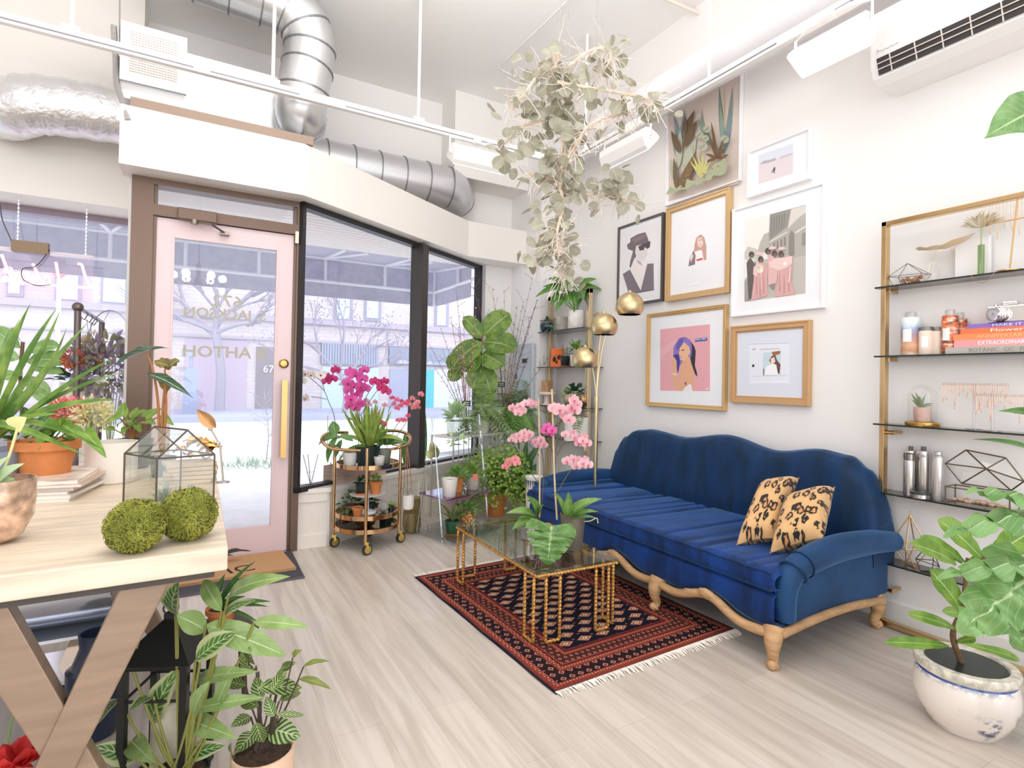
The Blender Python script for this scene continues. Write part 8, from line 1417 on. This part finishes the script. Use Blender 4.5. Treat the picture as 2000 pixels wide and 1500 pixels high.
# leaves of something dark by the mat, and a dried leaf on the doorstep
c = fl(452, 1098, .03); f = MB(); t = thing('fallen_branch', 'dark curled leaf standing on the tan mat behind the table corner', 'leaf', c); f.leaf(c+V((-.10, .08, .0)), c+V((.12, -.03, .07)), .05, (0, -.3, 1), .2, 'lance', .4, 8, .08); f.leaf(c+V((-.12, .05, 0)), c+V((.02, .05, .03)), .05, (0, 0, 1), .2, 'lance', .3, 6); f.build('leaf', M('black_leaf', '33322a', .35), t)
c = fl(465, 1006, -.02); c = pY(465, 1006, 5.0); c.z = -.015; f = MB(); f.leaf(c+V((-.14, 0, .01)), c+V((.14, .03, .02)), .13, (0, 0, 1), .1, 'ovate', .2, 10, .05); tag(f.build('dry_leaf', leafmat('brown_dry_leaf', '7d5148', '96695c', None, .1, .8)), 'brown dry leaf on the doorstep outside the glass door', 'leaf')
f = MB(); r_ = random.Random(9); 
for cx_, cy_ in ((495, 910), (520, 915), (680, 900), (470, 915)):
    q = fl(cx_, cy_, -.02)
    for i in range(40): p = q+V((r_.uniform(-.25, .25), r_.uniform(-.15, .15), 0)); f.leaf(p, p+V((r_.uniform(-.1, .1), r_.uniform(-.05, .05), r_.uniform(.05, .22))), .012, -FW, .1, 'lance', .1, 3)
tag(f.build('pavement_weeds', lm_('grey')), 'scrubby weeds growing from the pavement beyond the glass door', 'weeds', kind='stuff')
q = fl(520, 905, -.02); f = MB(); r_ = random.Random(5); sp = spline([q, q+V((.02, 0, .5)), q+V((-.04, 0, 1.0))], 6); f.tube(sp, [.012-.0008*i for i in range(len(sp))], 5)
for p in sp[3:]:
    for _ in range(4): f.tube([p, p+V((r_.uniform(-.25, .25), r_.uniform(-.15, .15), r_.uniform(.1, .3)))], .003, 4)
tag(f.build('bare_shrub', M('tree_bark', 'a79fae', .9)), 'small bare shrub on the pavement beyond the glass door', 'shrub')
# ================================================================ FIDDLE-LEAF FIG IN PORCELAIN, MONSTERA AT THE RIGHT EDGE
def porcelain():
    m = bpy.data.materials.new('blue_white_porcelain'); m.use_nodes = True; nt = m.node_tree; L = nt.links; N = nt.nodes.new; b = nt.nodes['Principled BSDF']; b.inputs['Roughness'].default_value = .12; b.inputs['Coat Weight'].default_value = .6
    uv = N('ShaderNodeUVMap'); sp = N('ShaderNodeSeparateXYZ'); L.new(uv.outputs[0], sp.inputs[0]); tc = N('ShaderNodeTexCoord')
    def mth(op, a, c=None):
        n = N('ShaderNodeMath'); n.operation = op
        for i, v in enumerate((a, c)):
            if v is None: continue
            if isinstance(v, (int, float)): n.inputs[i].default_value = v
            else: L.new(v, n.inputs[i])
        return n.outputs[0]
    def sst(v, a, c): n = N('ShaderNodeMapRange'); n.interpolation_type = 'SMOOTHSTEP'; L.new(v, n.inputs[0]); n.inputs[1].default_value = a; n.inputs[2].default_value = c; return n.outputs[0]
    v = sp.outputs[1]; mp = N('ShaderNodeMapping'); mp.inputs['Scale'].default_value = (9, 9, 15); L.new(tc.outputs['Object'], mp.inputs[0]); n1 = N('ShaderNodeTexNoise'); n1.inputs['Scale'].default_value = 1; n1.inputs['Detail'].default_value = 8; n1.inputs['Roughness'].default_value = .75; L.new(mp.outputs[0], n1.inputs[0])
    n2 = N('ShaderNodeTexNoise'); n2.inputs['Scale'].default_value = 60; L.new(tc.outputs['Object'], n2.inputs[0]); n3 = N('ShaderNodeTexNoise'); n3.inputs['Scale'].default_value = 6.5; L.new(tc.outputs['Object'], n3.inputs[0])
    zone = mth('MULTIPLY', sst(v, .18, .32), sst(v, .66, .5)); scene = mth('MULTIPLY', mth('MULTIPLY', sst(n1.outputs[0], .46, .56), sst(n3.outputs[0], .44, .54)), zone)
    band = mth('MULTIPLY', sst(v, .905, .925), sst(v, .985, .965)); fade = mth('MULTIPLY', mth('MULTIPLY', sst(v, .80, .92), sst(v, .93, .91)), sst(n2.outputs[0], .42, .62)); foot = mth('MULTIPLY', sst(v, .06, .08), sst(v, .13, .11))
    mx = N('ShaderNodeMix'); mx.data_type = 'RGBA'; L.new(scene, mx.inputs[0]); mx.inputs[6].default_value = (*s2l('eee6df'), 1); mx.inputs[7].default_value = (*s2l('27406f'), 1)
    m2 = N('ShaderNodeMix'); m2.data_type = 'RGBA'; L.new(mth('MAXIMUM', mth('MAXIMUM', band, mth('MULTIPLY', fade, .7)), foot), m2.inputs[0]); L.new(mx.outputs[2], m2.inputs[6]); m2.inputs[7].default_value = (*s2l('2f4f9a'), 1); L.new(m2.outputs[2], b.inputs['Base Color']); return m
c = fl(1884, 1418, 0); d = dep(c); rP = 84*d/FPX; zr = at(1873, 1290, d).z; t = thing('potted_fig', 'young fiddle-leaf fig in a blue and white porcelain pot on the floor', 'potted plant', c)
body = [(.62, 0), (.64, .02), (.66, .05), (.80, .16), (.94, .34), (1.0, .52), (.99, .68), (.95, .80), (.90, .86)]; MB().lathe([(a*rP, b*zr) for a, b in body], c, 48).build('pot', porcelain(), t)
MB().lathe([(.90*rP, .86*zr), (.98*rP, .88*zr), (1.0*rP, .93*zr), (1.0*rP, .97*zr), (.97*rP, zr), (.80*rP, zr*.995), (.77*rP, zr*.97), (.74*rP, zr*.80)], c, 48).build('rim', M('rim_glaze', 'd9d2c2', .2, coat=.5, var=.3, vscale=40), t); MB().lathe([(.76*rP, zr*.80), (.4*rP, zr*.83), (.0001, zr*.83)], c, 32).build('soil', mSoil, t); MB().lathe([(.775*rP, zr*.97), (.745*rP, zr*.80)], c, 40).build('liner', M('pot_liner', '1f2a26', .3), t)
g = MB(); tr_ = spline([V((c.x, c.y, zr*.82)), at(1862, 1250, d), at(1868, 1215, d), at(1880, 1195, d), at(1885, 1140, d), at(1890, 1090, d)], 6); g.tube(tr_, [.012-.0002*i for i in range(len(tr_))], 8); g.tube([at(1889, 1110, d), at(1935, 1082, d), at(1965, 1060, d)], .005, 6); g.build('trunk', M('fig_bark', '6b5038', .9, var=.3, vscale=60), t); f = MB()
for x0, y0, x1, y1, w, a in ((1856, 1262, 1727, 1254, 26, .10), (1868, 1230, 1770, 1198, 26, .12), (1881, 1198, 1815, 1112, 60, .1), (1868, 1104, 1778, 1062, 44, .12), (1888, 1100, 1796, 1048, 32, .1), (1918, 1092, 1832, 1014, 58, .1), (1870, 1255, 1992, 1290, 22, .15), (1875, 1232, 1930, 1232, 16, .1), (1862, 1255, 1905, 1245, 18, .1), (1880, 1100, 1850, 1078, 26, .1), (1880, 1200, 1840, 1195, 24, .1), (1935, 1085, 2010, 1040, 60, .1), (1890, 1095, 1990, 1085, 50, .1)): Lp(f, d, x0, y0, x1, y1, w, 'fiddle', .6, a, .12, d0=rn.uniform(-.03, .03), d1=rn.uniform(-.15, .05), wave=.025, nseg=14)
f.build('leaves', leafmat('fig_leaf', '5f8a2c', '7fa23f', 'b8cb80', .25, .38), t)
d = 1.62; c = at(2120, 1560, d+.1); c = V((c.x, c.y, 0)); t = mkpot('monstera', 'large glossy monstera reaching in from the right edge', c, .14, .28, mWPot, 'tapered'); f = MB(); g = MB(); q = c+V((0, 0, .26))
for x0, y0, x1, y1, w, nx in ((2010, 1125, 1886, 1225, 150, .1), (2015, 1105, 1850, 1125, 62, .3), (2025, 1010, 1862, 1042, 74, .4), (2030, 985, 1900, 962, 60, .5), (2060, 1180, 1990, 1260, 170, 0)): monstera(f, at(x0, y0, d), at(x1, y1, d-rn.uniform(0, .12)), w*d/FPX, -FW*(.8-nx)+V((0, 0, .35+nx)), 1, 4, .1); g.tube(bez(q, at(2090, (y0+1400)/2, d), at(x0, y0, d), 8), .006, 6)
Lp(f, d, 2030, 215, 1924, 268, 90, 'ovate', .75, .15, .15, d1=-.1, wave=.04, nseg=14); g.tube(bez(q, at(2200, 700, d), at(2030, 215, d), 14), .006, 6); f.build('leaves', mMon, t)
f = MB(); Lp(f, d, 2060, 822, 1950, 803, 30, 'lance', .45, .1, .1, d1=-.05, nseg=12); Lp(f, d, 2060, 905, 1896, 858, 22, 'lance', .4, .15, .15, d1=-.05, nseg=12); f.build('narrow_leaves', lm_('deep'), t); g.tube(bez(q, at(2120, 950, d), at(2060, 822, d), 8), .005, 6); g.tube(bez(q, at(2120, 1000, d), at(2060, 905, d), 8), .005, 6); g.build('stems', mStem, t)
